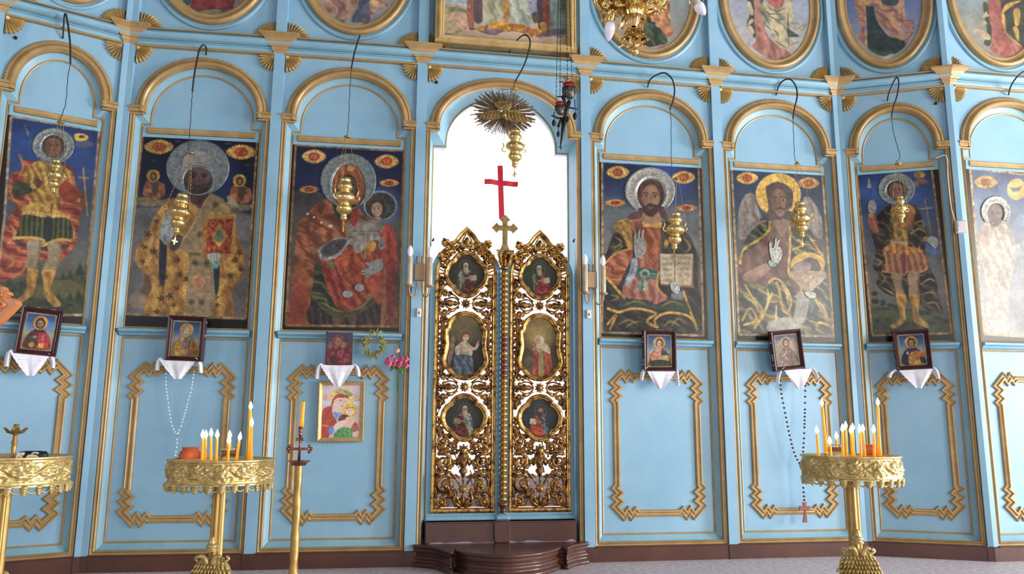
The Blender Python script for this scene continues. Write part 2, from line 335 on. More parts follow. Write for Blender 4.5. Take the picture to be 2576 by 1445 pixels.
for i in range(8):
    F = FA[i]; W = F.W; door = (i == 3); pk = 3.685 if W > 1 else 3.65
    o = outer_path(W, pk); n = inner_path(W, pk=(3.600 if W > 1 else 3.565)); h = len(o)//2
    m = MB(); y = -VS
    if door:                                                  # open arch: legs run down to the threshold
        o = [(x, .10 if z < .2 else z) for x, z in o]
        n = [(.106, .10), (.106, 3.182), (.207, 3.182)]+arc(W/2, 3.215, W/2-.207, 3.622-3.215, PI, 0, NA)+[(W-.207, 3.182), (W-.106, 3.182), (W-.106, .10)]
        n = n[:3]+n[3:]
    nL = len(o); lo = .10
    left = [(0, lo), (0, 3.80), (W/2, 3.80)]+[o[k] for k in range(h, -1, -1)]
    right = [(W, lo), (W, 3.80), (W/2, 3.80)]+[o[k] for k in range(h, nL)]
    if not door: left.append((W/2, o[0][1])); left.append((W/2, lo)); right.append((W/2, o[-1][1])); right.append((W/2, lo))
    for poly in (left, right):
        m.add([(a, y, b) for a, b in poly], [tuple(range(len(poly)))])
    pan = m.build('bay_panel', 'blue', ICO); pan.location = F.pt(0, 0, 0); pan.rotation_euler = (0, 0, F.th); BAY[i] = pan
    sp = MB(); k = len(o)                                     # splayed blue reveal between the two gilt mouldings
    yi = .19 if door else -VI
    sp.add([(a, y, b) for a, b in o]+[(p[0]*.45+r[0]*.55, (y+yi)/2+.004, p[1]*.45+r[1]*.55) for p, r in zip(o, n)]+[(a, yi, b) for a, b in n],
           [(q*k+j, q*k+(j+1) % k, (q+1)*k+(j+1) % k, (q+1)*k+j) for q in (0, 1) for j in range(k-1 if door else k)])
    if door: sp.add([(a, yi, b) for a, b in n]+[(a, yi+.06, b) for a, b in n], [(j, j+1, k+j+1, k+j) for j in range(k-1)])
    sp.build('splayed_reveal', 'blue2', pan)
    if door: g = MB(); g.sweep(n, LINE, yi, closed=False); g.build('gilt_line', 'gold', pan)
    if not door:
        fd = MB(); fd.add([(a, -VI+.001, b) for a, b in n], [tuple(range(len(n)))]); fd.build('inner_field', 'blue', pan)
    g = MB(); g.sweep(o, OUTP, -VS-.002, closed=not door); g.build('outer_moulding', 'gold', pan)
    a = MB(); ap = arc(W/2, 3.30, W/2-.112, pk-3.30, PI, 0, 44)
    ap = [(ap[0][0], 3.262)]+ap+[(ap[-1][0], 3.262)]
    a.sweep(ap, ARP, -VS-.004, closed=False)
    nt = 62 if W > 1 else 50                                  # scalloped crest round the arch
    for q in range(nt):
        t = PI*(q+.5)/nt; rx = W/2-.112+.036; rz = pk-3.30+.036; c = (W/2+rx*math.cos(t), 3.30+rz*math.sin(t))
        a.ball((c[0], -VS-.008, c[1]), (.0105, .007, .0105), 6, 4)
    for sx in (0, 1):                                         # the returns at the springing
        x0, x1 = (.040, .150) if sx == 0 else (W-.150, W-.040)
        for z0, z1, pj, e in ((3.247, 3.262, .022, 0), (3.262, 3.292, .034, .003), (3.292, 3.306, .042, .006), (3.306, 3.316, .030, .0)):
            a.bar(x0-e+(.0 if sx == 0 else .012), x1+e-(.012 if sx == 0 else 0), -VS-pj, -VS, z0, z1, .003)
    a.build('arch_moulding', 'gold', pan)
    if not door:
        g = MB(); g.sweep(inner_path(W, 1.664, 3.600 if W > 1 else 3.565), LINE, -VI, closed=True)
        g.sweep([(.118, .186), (.118, 1.588), (W-.118, 1.588), (W-.118, .186)], LINE, -VI, closed=True); g.build('gilt_line', 'gold', pan)
        l = MB()                                              # the round blue ledge under the icon
        pr = [(1.602, -.072), (1.604, -.040), (1.610, -.034), (1.618, -.036), (1.622, -.030), (1.626, -.016), (1.634, -.006), (1.644, -.006), (1.652, -.014), (1.656, -.030), (1.656, -.072)]
        vs = [(x, -v, z) for x in (.100, W-.100) for z, v in pr]; c = len(pr)
        l.add(vs, [(j, j+1, c+j+1, c+j) for j in range(c-1)]+[tuple(range(c)), tuple(range(2*c-1, c-1, -1))]); l.build('ledge', 'blue2', pan)
        pb = MB(); pb.bar(.155, W-.155, -VI-.022, -VI, 3.118, 3.162, .006); pb.bar(.160, W-.160, -VI-.026, -VI-.02, 3.128, 3.134, .002); pb.build('name_board', 'gold', pan)
        rb = MB(); rb.bar(.126, W-.126, -VI-.012, -VI, 3.090, 3.116, .003); rb.bar(.126, .156, -VI-.014, -VI, 3.112, 3.17, .003); rb.bar(W-.156, W-.126, -VI-.014, -VI, 3.112, 3.17, .003); rb.build('header_rail', 'blue2', pan)
        z = MB(); z.sweep(zigzag_path(W), ZIG, -VI, closed=True); z.build('zigzag_moulding', 'gold', pan)
    # cornice between the capitals
    cn = MB(); pr = [(3.796, -.030), (3.797, -.012), (3.812, -.008), (3.826, -.006), (3.829, .006), (3.834, .008), (3.836, -.010), (3.841, -.010), (3.843, .004), (3.852, .024), (3.866, .036), (3.880, .040), (3.892, .036), (3.898, .030), (3.899, .004), (3.904, .004), (3.908, .044), (3.912, .044), (3.914, -.05)]
    c = len(pr); vs = [(x, -v, z) for x in (.0, W) for z, v in pr]
    cn.add(vs, [(j, j+1, c+j+1, c+j) for j in range(c-1)]+[tuple(range(c)), tuple(range(2*c-1, c-1, -1))])
    cn.build('cornice', 'blue2', pan)
    cg = MB(); cg.bar(.04, W-.04, -.008, .03, 3.781, 3.795, .005); cg.bar(.04, W-.04, -.047, -.02, 3.9065, 3.9145, .003); cg.build('cornice_gilding', 'gold', pan)
    up = MB(); up.add([(0, .05, 3.91), (W, .05, 3.91), (W, .05, 5.25), (0, .05, 5.25)], [(0, 1, 2, 3)])
    up.build('upper_panel', 'blue', pan)
    sk = MB(); sk.box(.04, W-.04, -.006, .06, 0, .100); sk.bar(.04, W-.04, -.010, .03, .100, .112, .004)
    if not door: sk.build('plinth', 'brown', pan)
    for sx in (0, 1):
        x = .045 if sx == 0 else W-.045; a0, a1 = (0, PI/2) if sx == 0 else (PI, PI/2)
        fa = MB(); petal_fan(fa, x, 3.925, a0+(-.02 if sx == 0 else .02), a1, 9, .170, .150, .048); fa.build('fan_ornament', 'goldb', pan)
        a0, a1 = (0, -PI/2) if sx == 0 else (-PI, -PI/2)
        fa = MB(); petal_fan(fa, x, 3.785, a0, a1, 7, .122, .135, .028, .15); fa.build('fan_ornament', 'goldb', pan)
bk = MB()                                                     # timber backing so that no daylight leaks through
for i in range(8):
    F = FA[i]; ins = [(-.02, F.W+.02, 3.66, 5.25)] if i == 3 else [(-.02, F.W+.02, 0, 5.25)]
    if i == 3: ins += [(-.02, .075, 0, 3.7), (F.W-.075, F.W+.02, 0, 3.7)]
    for u0, u1, z0, z1 in ins:
        q = [F.pt(u0, -.08, 0), F.pt(u1, -.08, 0), F.pt(u1, -.11, 0), F.pt(u0, -.11, 0)]
        bk.add([(a, b, z) for z in (z0, z1) for a, b, _ in q], [(0, 1, 5, 4), (1, 2, 6, 5), (2, 3, 7, 6), (3, 0, 4, 7), (0, 3, 2, 1), (4, 5, 6, 7)])
bk.build('backing_boards', 'brown', ICO)
# threshold and the curved step before the royal doors
F3 = FA[3]
th = fthing(3, F3.W/2, 0, 0, 'threshold', label='brown painted threshold beam under the royal doors with chipped lower edge', cat='threshold')
t = MB(); hw = F3.W/2-.104; t.bar(-hw, hw, -.002, .30, .150, .300, .006); t.bar(-hw+.002, hw-.002, -.006, .1, .288, .300, .003); t.build('beam', 'brown', th)
t = MB(); t.prism([(-.055, .155), (-.03, .148), (.03, .148), (.055, .155), (.062, .18), (.062, .302), (-.062, .302), (-.062, .18)], -.018, .02, .008); t.build('centre_block', 'brown', th)
t = MB(); rnd = random.Random(3); x = -hw
pts = [(-hw, .146)]
while x < hw-.05: x += rnd.uniform(.03, .07); pts.append((x, .152+rnd.choice((0, 0, .004, .014, .018))*rnd.random()+.002))
pts += [(hw, .15), (hw, .146)]; t.prism(pts, -.0045, .0, .0); t.build('worn_edge', mat('bare_grey_plaster', '9d8d9c', .8), th)
st = empty('altar_step', (float(F3.pt(F3.W/2, 0, 0)[0]), -.02, 0), label='curved glossy brown painted step with moulded front before the royal doors', cat='step')
ox, oy = st.location.x, st.location.y
edge = [(1000+a/5.152, 1280+b/5.152) for a, b in ((205, 462), (330, 480), (470, 496), (560, 520), (640, 545), (700, 560), (735, 530), (770, 535), (900, 570), (1080, 590), (1300, 606), (1500, 604), (1700, 588), (1880, 565), (2030, 530), (2105, 500), (2125, 490), (2200, 505), (2240, 490), (2330, 462), (2475, 440))]
plan = []
for x, yy in edge:
    q = on_z(x, yy, .150); plan.append((float(q[0])-ox, min(float(q[1])-oy, -.02)))
plan = cat(plan, 3, closed=False)
sec = [(.0, -.004), (.010, .006), (.022, .004), (.030, -.004), (.036, -.020), (.050, -.018), (.064, -.008), (.076, -.014), (.080, -.028), (.090, -.028), (.100, -.014), (.116, -.006), (.126, -.012), (.130, .0), (.138, .008), (.147, .008), (.152, .0)]
m = MB(); n = len(plan); vs = []
for z, off in sec:
    for k in range(n):
        a = Vector(plan[max(k-1, 0)]); b = Vector(plan[min(k+1, n-1)]); t = (b-a).normalized(); nn = Vector((t.y, -t.x))
        vs.append((plan[k][0]+nn.x*off, plan[k][1]+nn.y*off, z))
m.add(vs, [(r*n+k, r*n+k+1, (r+1)*n+k+1, (r+1)*n+k) for r in range(len(sec)-1) for k in range(n-1)], True)
top = [v for v in vs[-n:]]; m.add(top+[(plan[-1][0], -.002, .152), (plan[0][0], -.002, .152)], [tuple(range(n+2))])
m.build('step_body', 'brown', st)
# ------------------------------------------------------------------ paintings: fine grids whose colour attribute is brushed shape by shape
def vnoise(h, w, cell, seed):
    r = np.random.RandomState(seed); gh, gw = int(h/cell)+3, int(w/cell)+3; g = r.rand(gh, gw)
    y = np.arange(h)/cell; x = np.arange(w)/cell; y0 = y.astype(int); x0 = x.astype(int); fy = (y-y0)[:, None]; fx = (x-x0)[None]
    fy = fy*fy*(3-2*fy); fx = fx*fx*(3-2*fx)
    a = g[y0][:, x0]; b = g[y0][:, x0+1]; c = g[y0+1][:, x0]; d = g[y0+1][:, x0+1]
    return (a*(1-fx)+b*fx)*(1-fy)+(c*(1-fx)+d*fx)*fy
class Canvas:
    """A picture in its own plane: x to the right, z up, in metres. conv maps author coordinates to that plane."""
    def __init__(s, x0, x1, z0, z1, step, conv, bg='808080'):
        s.x0, s.z0 = x0, z0; s.w = max(2, int(round((x1-x0)/step))+1); s.h = max(2, int(round((z1-z0)/step))+1)
        s.dx = (x1-x0)/(s.w-1); s.dz = (z1-z0)/(s.h-1); s.conv = conv
        s.X = x0+np.arange(s.w)*s.dx; s.Z = z0+np.arange(s.h)*s.dz
        s.c = np.empty((s.h, s.w, 3)); s.c[:] = rgb(bg); s.k = 0
    def pts(s, P): a = np.asarray(P, float); return s.conv(a[:, 0], a[:, 1])
    def mask(s, px, pz, soft=1):
        m = np.zeros((s.h, s.w)); j0 = max(0, int((pz.min()-s.z0)/s.dz)-2); j1 = min(s.h, int((pz.max()-s.z0)/s.dz)+4)
        i0 = max(0, int((px.min()-s.x0)/s.dx)-2); i1 = min(s.w, int((px.max()-s.x0)/s.dx)+4)
        if j1 <= j0 or i1 <= i0: return m, None
        X = s.X[i0:i1][None]; Z = s.Z[j0:j1][:, None]; acc = np.zeros((j1-j0, i1-i0))
        for ox, oz in ((-.25, -.25), (.25, .25), (.25, -.25), (-.25, .25)):
            ins = np.zeros(acc.shape, bool); XX = X+ox*s.dx; ZZ = Z+oz*s.dz
            for k in range(len(px)):
                xa, za, xb, zb = px[k-1], pz[k-1], px[k], pz[k]
                if za == zb: continue
                ins ^= ((za > ZZ) != (zb > ZZ)) & (XX < (xb-xa)*(ZZ-za)/(zb-za)+xa)
            acc += ins/4.
        for _ in range(soft):
            a = np.pad(acc, 1, mode='edge'); acc = (a[:-2, 1:-1]+a[2:, 1:-1]+a[1:-1, :-2]+a[1:-1, 2:]+a[1:-1, 1:-1]*2)/6
        m[j0:j1, i0:i1] = acc; return m, (slice(j0, j1), slice(i0, i1))
    def put(s, m, sl, col, op=1., nz=.0, cell=6):
        if sl is None: return
        a = (m[sl]*op)[..., None]; col = np.asarray(col) if not isinstance(col, str) else rgb(col)
        if nz:
            s.k += 1; n = vnoise(a.shape[0], a.shape[1], cell, s.k)+.5*vnoise(a.shape[0], a.shape[1], max(2, cell*.4), s.k+99); col = col*(1+nz*(n[..., None]-.75)*1.6)
        s.c[sl] = s.c[sl]*(1-a)+col*a
    def poly(s, P, col, sm=True, op=1., soft=1, nz=.12, cell=6):
        if sm and len(P) > 2: P = cat(P, 4)
        x, z = s.pts(P); m, sl = s.mask(x, z, soft); s.put(m, sl, col, op, nz, cell); return m, sl
    def ell(s, cx, cy, rx, ry, col, rot=0., **k):
        t = np.linspace(0, 2*PI, 36, endpoint=False); c, q = math.cos(rot), math.sin(rot)
        return s.poly([(cx+rx*math.cos(a)*c-ry*math.sin(a)*q, cy+rx*math.cos(a)*q+ry*math.sin(a)*c) for a in t], col, sm=False, **k)
    def line(s, P, wd, col, sm=True, op=1., soft=1, nz=0, taper=False):
        if sm and len(P) > 2: P = cat(P, 5, closed=False)
        A = np.asarray(P, float); d = np.gradient(A, axis=0); L = np.hypot(d[:, 0], d[:, 1])[:, None]+1e-9; n = np.stack([-d[:, 1], d[:, 0]], 1)/L
        w_ = np.full(len(A), wd/2.)
        if taper: w_ = w_*np.sin(np.linspace(.25, PI-.05, len(A)))
        return s.poly(np.concatenate([A+n*w_[:, None], (A-n*w_[:, None])[::-1]]), col, sm=False, op=op, soft=soft, nz=nz)
    def lines(s, LL, wd, col, **k):
        for P in LL: s.line(P, wd, col, **k)
    def folds(s, P, dark, light, freq, ang, op=.55, warp=2.2, sm=True):
        # soft drapery folds inside a shape: warped stripes of the garment's own darker and lighter paint
        if sm: P = cat(P, 4)
        x, z = s.pts(P); m, sl = s.mask(x, z, 1)
        if sl is None: return
        s.k += 1; h, w = m[sl].shape; n = vnoise(h, w, 22, s.k)+.5*vnoise(h, w, 9, s.k+7)
        X = (s.X[sl[1]]-s.x0)[None]; Z = (s.Z[sl[0]]-s.z0)[:, None]
        n2 = vnoise(h, w, 5, s.k+31); ang = ang if ang < 1.2 else ang-1.15
        t = np.sin((X*math.cos(ang)+Z*math.sin(ang))*freq*1.2+n*warp*2.1)+.32*np.sin((X*math.cos(ang+.35)+Z*math.sin(ang+.35))*freq*3.7+n*warp*2.6+n2*1.2)
        a = m[sl]*op; dk = np.clip(-t, 0, 1)[..., None]**1.3*a[..., None]; lt = np.clip(t-.25, 0, 1)[..., None]**1.2*a[..., None]
        s.c[sl] = s.c[sl]*(1-dk)+rgb(dark)*dk; s.c[sl] = s.c[sl]*(1-lt)+rgb(light)*lt
    def vgrad(s, stops, y_of=None):                           # stops: [(height 0..1, colour)]
        t = np.linspace(0, 1, s.h); a = np.array([p for p, _ in stops]); C = np.array([rgb(c) for _, c in stops])
        s.c[:] = np.stack([np.interp(t, a, C[:, k]) for k in range(3)], 1)[:, None]
    def glow(s, cx, cy, r, col, op=.8):
        x, z = s.pts([(cx, cy), (cx+r, cy)]); R = abs(x[1]-x[0]); d = np.hypot(s.X[None]-x[0], s.Z[:, None]-z[0])/R
        a = (np.clip(1-d, 0, 1)**.8*op)[..., None]; s.c = s.c*(1-a)+rgb(col)*a
    def age(s, amt=.10, seed=5):
        n = vnoise(s.h, s.w, 30, seed)*.6+vnoise(s.h, s.w, 8, seed+1)*.4+.35*vnoise(s.h, s.w, 2.2, seed+2); s.c *= (1+amt*(n-.67)*2)[..., None]
    def cartouche(s, cx, cy, rx, ry, word='', gold='d19a3a', red='a83a22'):
        P = []
        for k in range(40):
            a = 2*PI*k/40; r = 1+(.10 if k % 2 else -.06); r *= 1+.25*abs(math.cos(a))**6; P.append((cx+rx*r*math.cos(a), cy+ry*r*math.sin(a)))
        s.poly(P, gold, sm=False, nz=.25, cell=4); s.ell(cx, cy, rx*.60, ry*.62, red, nz=.3, cell=3)
        s.text(word, cx, cy, rx*.8, ry*.6, gold)
    def text(s, word, cx, cy, w, h, col, lw=None, op=1.):
        n = len(word); cw = w/max(n, 1)
        for k, ch in enumerate(word):
            x = cx-w/2+cw*(k+.5); lw_ = lw or max(h*.14, 1.5)
            for st in GLY.get(ch, ()): s.line([(x+(a-.5)*cw*.72, cy+(.5-b)*h) for a, b in st], lw_, col, sm=False, soft=0, op=op)
    def mesh(s, name, m, parent, y=0., ox=0., oz=0., inside=None, curve=None):
        X, Z = np.meshgrid(s.X-ox, s.Z-oz); n = s.h*s.w; v = np.empty((n, 3)); v[:, 0] = X.ravel(); v[:, 2] = Z.ravel(); v[:, 1] = y
        i = np.arange(n).reshape(s.h, s.w); q = np.stack([i[:-1, :-1], i[:-1, 1:], i[1:, 1:], i[1:, :-1]], -1).reshape(-1, 4)
        g = s.c.mean(2, keepdims=True); col = np.clip((s.c*.93+g*.07).reshape(-1, 3), 0, 1)
        if inside is not None:
            mk, _ = s.mask(*inside, soft=0); mk = mk > .5; keep = (mk[:-1, :-1] & mk[1:, 1:] & mk[:-1, 1:] & mk[1:, :-1]).ravel(); q = q[keep]
            used = np.unique(q); re = np.zeros(n, int); re[used] = np.arange(len(used)); q = re[q]; v = v[used]; col = col[used]
        me = bpy.data.meshes.new(name); me.vertices.add(len(v)); me.vertices.foreach_set('co', v.astype(np.float32).ravel())
        me.loops.add(len(q)*4); me.loops.foreach_set('vertex_index', q.astype(np.int32).ravel()); me.polygons.add(len(q))
        me.polygons.foreach_set('loop_start', np.arange(0, len(q)*4, 4, dtype=np.int32))
        try: me.polygons.foreach_set('loop_total', np.full(len(q), 4, np.int32))
        except Exception: pass
        me.update(calc_edges=True)
        ca = me.color_attributes.new('Col', 'FLOAT_COLOR', 'POINT'); cc = np.ones((len(v), 4), np.float32); cc[:, :3] = lin(col)
        ca.data.foreach_set('color', cc.ravel()); me.materials.append(MT[m] if isinstance(m, str) else m)
        o = bpy.data.objects.new(name, me); COL.objects.link(o); o.parent = parent; return o
def rgb(c):
    if isinstance(c, str): return np.array([int(c[i:i+2], 16)/255 for i in (0, 2, 4)])
    return np.asarray(c)
GLY = {'I': [[(.5, 0), (.5, 1)]], 'C': [[(.9, .9), (.4, 1), (.1, .5), (.4, 0), (.9, .1)]], 'X': [[(.1, 0), (.9, 1)], [(.1, 1), (.9, 0)]],
 'M': [[(.1, 0), (.1, 1), (.5, .4), (.9, 1), (.9, 0)]], 'P': [[(.2, 0), (.2, 1), (.8, .9), (.8, .6), (.2, .5)]], 'O': [[(.5, 0), (.1, .5), (.5, 1), (.9, .5), (.5, 0)]],
 'H': [[(.1, 0), (.1, 1)], [(.9, 0), (.9, 1)], [(.1, .5), (.9, .5)]], 'T': [[(.5, 0), (.5, 1)], [(.1, 1), (.9, 1)]], 'W': [[(.1, 1), (.3, 0), (.5, .7), (.7, 0), (.9, 1)]],
 'A': [[(.1, 0), (.5, 1), (.9, 0)], [(.3, .4), (.7, .4)]], 'N': [[(.1, 0), (.1, 1), (.9, 0), (.9, 1)]], 'L': [[(.1, 0), (.5, 1), (.9, 0)]], 'E': [[(.9, 1), (.2, 1), (.2, 0), (.9, 0)], [(.2, .5), (.7, .5)]],
 'V': [[(.2, 0), (.2, 1), (.8, .8), (.3, .5), (.9, .25), (.2, 0)]], 'D': [[(.1, 0), (.9, 0), (.6, 1), (.3, 1), (.2, 0)]]}
def zoomed(i, x0, y0, sc, v):                                 # author coordinates = a magnified crop of the photograph
    return lambda x, y: FA[i].at(x0+np.asarray(x)/sc, y0+np.asarray(y)/sc, v)
def face(c, x, y, rx, ry, skin, dark, hair=None, beard=None, turn=0.):
    # a painted face: brows, eyes, nose, mouth, hair and beard; turn shifts the features sideways
    if hair: c.ell(x, y-ry*.12, rx*1.28, ry*1.22, hair, nz=.2)
    c.ell(x, y, rx, ry, skin, nz=.08); c.ell(x-rx*.55*(1 if turn >= 0 else -1), y+ry*.1, rx*.45, ry*.75, dark, op=.35, soft=3)
    t = turn*rx
    for e in (-1, 1):
        ex = x+t+e*rx*.40
        c.line([(ex-rx*.26, y-ry*.18), (ex, y-ry*.28), (ex+rx*.26, y-ry*.18)], ry*.09, dark, op=.9)
        c.ell(ex, y-ry*.04, rx*.20, ry*.085, 'd8c4a8' if skin > '7' else skin, op=.6); c.ell(ex, y-ry*.04, rx*.11, ry*.10, '1c1416')
        c.line([(ex-rx*.24, y-ry*.07), (ex, y-ry*.14), (ex+rx*.24, y-ry*.06)], ry*.05, dark)
    c.line([(x+t-rx*.04, y-ry*.15), (x+t+rx*.02, y+ry*.22), (x+t-rx*.14, y+ry*.30), (x+t+rx*.12, y+ry*.30)], ry*.06, dark, op=.75)
    if beard: c.poly([(x-rx*.98, y+ry*.1), (x-rx*.7, y+ry*.45), (x-rx*.25, y+ry*.36), (x+t, y+ry*.42), (x+rx*.3, y+ry*.36), (x+rx*.75, y+ry*.45), (x+rx*.98, y+ry*.1), (x+rx*.85, y+ry*.9), (x+rx*.3, y+ry*1.35), (x-rx*.3, y+ry*1.35), (x-rx*.85, y+ry*.9)], beard, nz=.25, cell=3)
    c.line([(x+t-rx*.28, y+ry*.52), (x+t, y+ry*.49), (x+t+rx*.28, y+ry*.52)], ry*.09, '8a3f38', op=.85)
VIC = -.064
def big_icon(i, label, T, bg, ring, ringcol, paintfn, name='icon_painting', right=None):
    F = FA[i]; W = F.W; u0, u1, z0, z1 = .124, W-.124, 1.670, 3.090
    if right: u1 = right
    t = fthing(i, (u0+u1)/2, 0, z0, name, label=label, cat='icon'); uc = (u0+u1)/2
    b = MB(); b.box(u0-uc, u1-uc, -VIC+.001, -VI-.0005, 0, z1-z0); b.build('panel', 'black', t)
    c = Canvas(u0, u1, z0, z1, .0042, zoomed(i, *T, VIC), '1b1718'); c.vgrad(bg); edge = c.c.copy()
    paintfn(c)
    # everything outside the gilt border is the panel's bare dark edge
    x, z = c.pts(ring); m, sl = c.mask(x, z, 1); keep = m[..., None]; c.c = c.c*keep+rgb('1d181b')*(1-keep)
    R = list(ring)+[ring[0]]
    for a, b_ in zip(R[:-1], R[1:]): c.line([a, b_], 17, ringcol, sm=False, nz=.35)
    c.age(.20, i+3); g = c.c.mean(2, keepdims=True); c.c = (c.c*.80+g*.20)*np.array([.93, .94, .95])
    c.mesh('painted_surface', 'icon', t, -VIC, uc, z0)
    t['_c'] = 0; del t['_c']
    return t, c, uc, z0
def relief(c, t, uc, z0, P, name, m, h=.006, sm=True, hole=None, v=VIC):
    # beaten metal cover fixed over the paint
    if sm: P = cat(P, 3)
    x, z = c.pts(P); mb = MB(); pts = [(a-uc, b-z0) for a, b in zip(x, z)]
    opn = hole is not None and math.dist(P[0], P[-1]) > 60
    if hole is None: mb.prism(pts, -v-h, -v, min(.002, h*.4))
    else:
        x2, z2 = c.pts(hole); q = [(a-uc, b-z0) for a, b in zip(x2, z2)]; n = len(pts)
        rows = [(pts, 0), (pts, h*.6), ([(a*.93+b*.07, d*.93+e*.07) for (a, d), (b, e) in zip(pts, q)], h), ([(a*.80+b*.20, d*.80+e*.20) for (a, d), (b, e) in zip(pts, q)], h*.6),
                ([(a*.3+b*.7, d*.3+e*.7) for (a, d), (b, e) in zip(pts, q)], h*.7), ([(a*.06+b*.94, d*.06+e*.94) for (a, d), (b, e) in zip(pts, q)], h), (q, 0)]
        vs = [(a, -v-hh, b) for r, hh in rows for a, b in r]
        mb.add(vs, [(r*n+k, r*n+(k+1) % n, (r+1)*n+(k+1) % n, (r+1)*n+k) for r in range(len(rows)-1) for k in range(n-1 if opn else n)], True)
    return mb.build(name, m, t)
def circ(cx, cy, rx, ry=None, n=40, a0=0, a1=2*PI): ry = ry or rx; return [(cx+rx*math.cos(a0+(a1-a0)*k/n), cy+ry*math.sin(a0+(a1-a0)*k/n)) for k in range(n)]
def arm(c, P, w, col, dark=None): c.line(P, w, col, nz=.12); dark and c.line([(a+w*.32, b+w*.2) for a, b in P], w*.25, dark, op=.6)
# ---- archangel with a spear and cross (far left)
def paintA(c):
    c.glow(330, 260, 330, '2450a8', .75); c.glow(200, 400, 200, '1d3f8a', .4)
    c.poly([(0, 1100), (60, 1140), (200, 1120), (360, 1110), (560, 1110), (560, 1400), (-60, 1400)], '3c4226', nz=.3); c.poly([(150, 1180), (400, 1120), (540, 1160), (520, 1230), (240, 1240)], '6a6236', op=.7, soft=4)
    for x, y, s_ in ((520, 1060, 34), (455, 1090, 22), (410, 1100, 18), (60, 1140, 26), (140, 1150, 20), (510, 1230, 30), (455, 1235, 24), (380, 1240, 22)):
        c.poly([(x, y-s_*1.6), (x+s_, y+s_), (x-s_, y+s_)], '2c3420', sm=False, soft=2)
    c.line([(160, 110), (215, 260)], 10, '4a5560', sm=False); c.poly([(158, 105), (190, 170), (178, 195)], '6a7478', sm=False)
    cl = [(115, 290), (150, 340), (230, 350), (450, 380), (490, 500), (545, 600), (520, 720), (500, 850), (490, 900), (380, 1010), (260, 1000), (180, 1080), (60, 1120), (0, 1125), (-30, 980), (20, 800), (70, 700), (100, 640), (45, 570), (80, 430), (150, 400)]
    c.poly(cl, 'a5402a', nz=.3, cell=9); c.folds(cl, '6e1e1e', 'd2763a', 60, 1.1, .8)
    for L in ([(120, 300), (150, 390), (110, 470)], [(70, 520), (90, 600), (180, 620)], [(60, 760), (100, 820), (40, 900)], [(20, 960), (90, 1000), (30, 1060)], [(430, 720), (480, 800), (470, 890)], [(200, 960), (150, 1060), (80, 1100)]):
        c.line(L, 16, 'd88a3e', taper=True, op=.8, soft=2)
    c.poly([(170, 400), (240, 350), (330, 350), (440, 400), (470, 450), (410, 480), (380, 600), (360, 690), (230, 690), (190, 620), (230, 520), (150, 450)], 'b5822f', nz=.3); c.folds([(170, 400), (330, 350), (470, 450), (360, 690), (190, 620)], '7a4c20', 'd8ad55', 110, .3, .7)
    c.poly([(75, 560), (110, 490), (200, 500), (215, 540), (130, 580)], '3c4a34', nz=.3); arm(c, [(230, 510), (262, 470)], 58, '6b3c2c'); c.line([(205, 500), (225, 530)], 30, 'd29a3e')
    c.poly([(410, 490), (500, 520), (560, 610), (540, 640), (430, 610), (380, 560)], '9c3823', nz=.2); c.line([(510, 600), (570, 630)], 34, '7a4a30'); c.line([(505, 598), (520, 610)], 26, 'd29a3e')
    c.line([(540, 390), (568, 705)], 11, 'b8804a', sm=False); c.line([(510, 455), (578, 462)], 10, 'b8804a', sm=False)
    c.poly([(140, 660), (230, 620), (360, 660), (445, 715), (400, 735), (300, 720), (200, 710)], 'b8852f', nz=.3)
    for k in range(11): x = 150+k*28; c.poly([(x, 670+k*3), (x+22, 675+k*3), (x+16, 722+k*2), (x-6, 700+k*3)], 'c99a45', nz=.2); c.line([(x+22, 690+k*3), (x+17, 725)], 5, '6b3a1c')
    sk = [(150, 700), (300, 720), (450, 730), (470, 870), (400, 860), (290, 890), (220, 850), (90, 870), (120, 800)]
    c.poly(sk, '3e4626', nz=.3); c.folds(sk, '23281c', '7d6a36', 170, .05, .8, .8); c.poly([(290, 720), (345, 730), (330, 870), (285, 880)], '1d2836', op=.8, soft=2)
    c.line([(85, 850), (200, 848), (285, 865), (270, 900), (380, 860), (465, 868)], 20, 'cf9a3c'); c.line([(100, 890), (230, 900), (290, 920), (450, 900)], 22, '30302c', op=.7)
    for P in ([(180, 870), (265, 875), (250, 1000), (240, 1060), (180, 1060), (178, 960)], [(310, 885), (390, 880), (385, 1000), (355, 1070), (275, 1065), (315, 960)]): c.poly(P, '96805a', nz=.12); c.line([P[1], P[2], P[3]], 20, '6b573c', op=.6, soft=3); c.line([(P[5][0]+5, P[5][1]), (P[2][0]-10, P[5][1]+8)], 4, '6a543c')
    for P in ([(180, 1050), (248, 1062), (225, 1180), (215, 1215), (130, 1275), (95, 1262), (170, 1195), (172, 1120)], [(275, 1062), (358, 1062), (345, 1120), (330, 1190), (392, 1270), (380, 1295), (340, 1290), (285, 1215), (280, 1130)]): c.poly(P, 'c2822a', nz=.2); c.folds(P, '8a5018', 'e2aa4c', 90, 1.4, .6); c.line([P[0], P[1]], 12, 'd89c3c')
    c.poly([(480, 180), (520, 170), (570, 185), (560, 215), (500, 220)], 'd3a034', nz=.3); c.ell(545, 240, 60, 24, '5a5a6a', op=.8, soft=3); c.ell(528, 192, 16, 10, '5a3a1c')
    c.ell(345, 250, 138, 115, '737b78', nz=.3, cell=4); face(c, 345, 258, 56, 62, '7a5040', '3a2222', '4a2c28', None, .15)
    c.line([(330, 700), (340, 560)], 8, '6b2a1c'); c.ell(318, 590, 40, 40, 'c58c34', op=.8, nz=.2); c.ell(318, 590, 22, 24, '8a4a20', op=.8)
RA = [(72, 58), (645, 152), (548, 1350), (-50, 1350), (30, 700)]
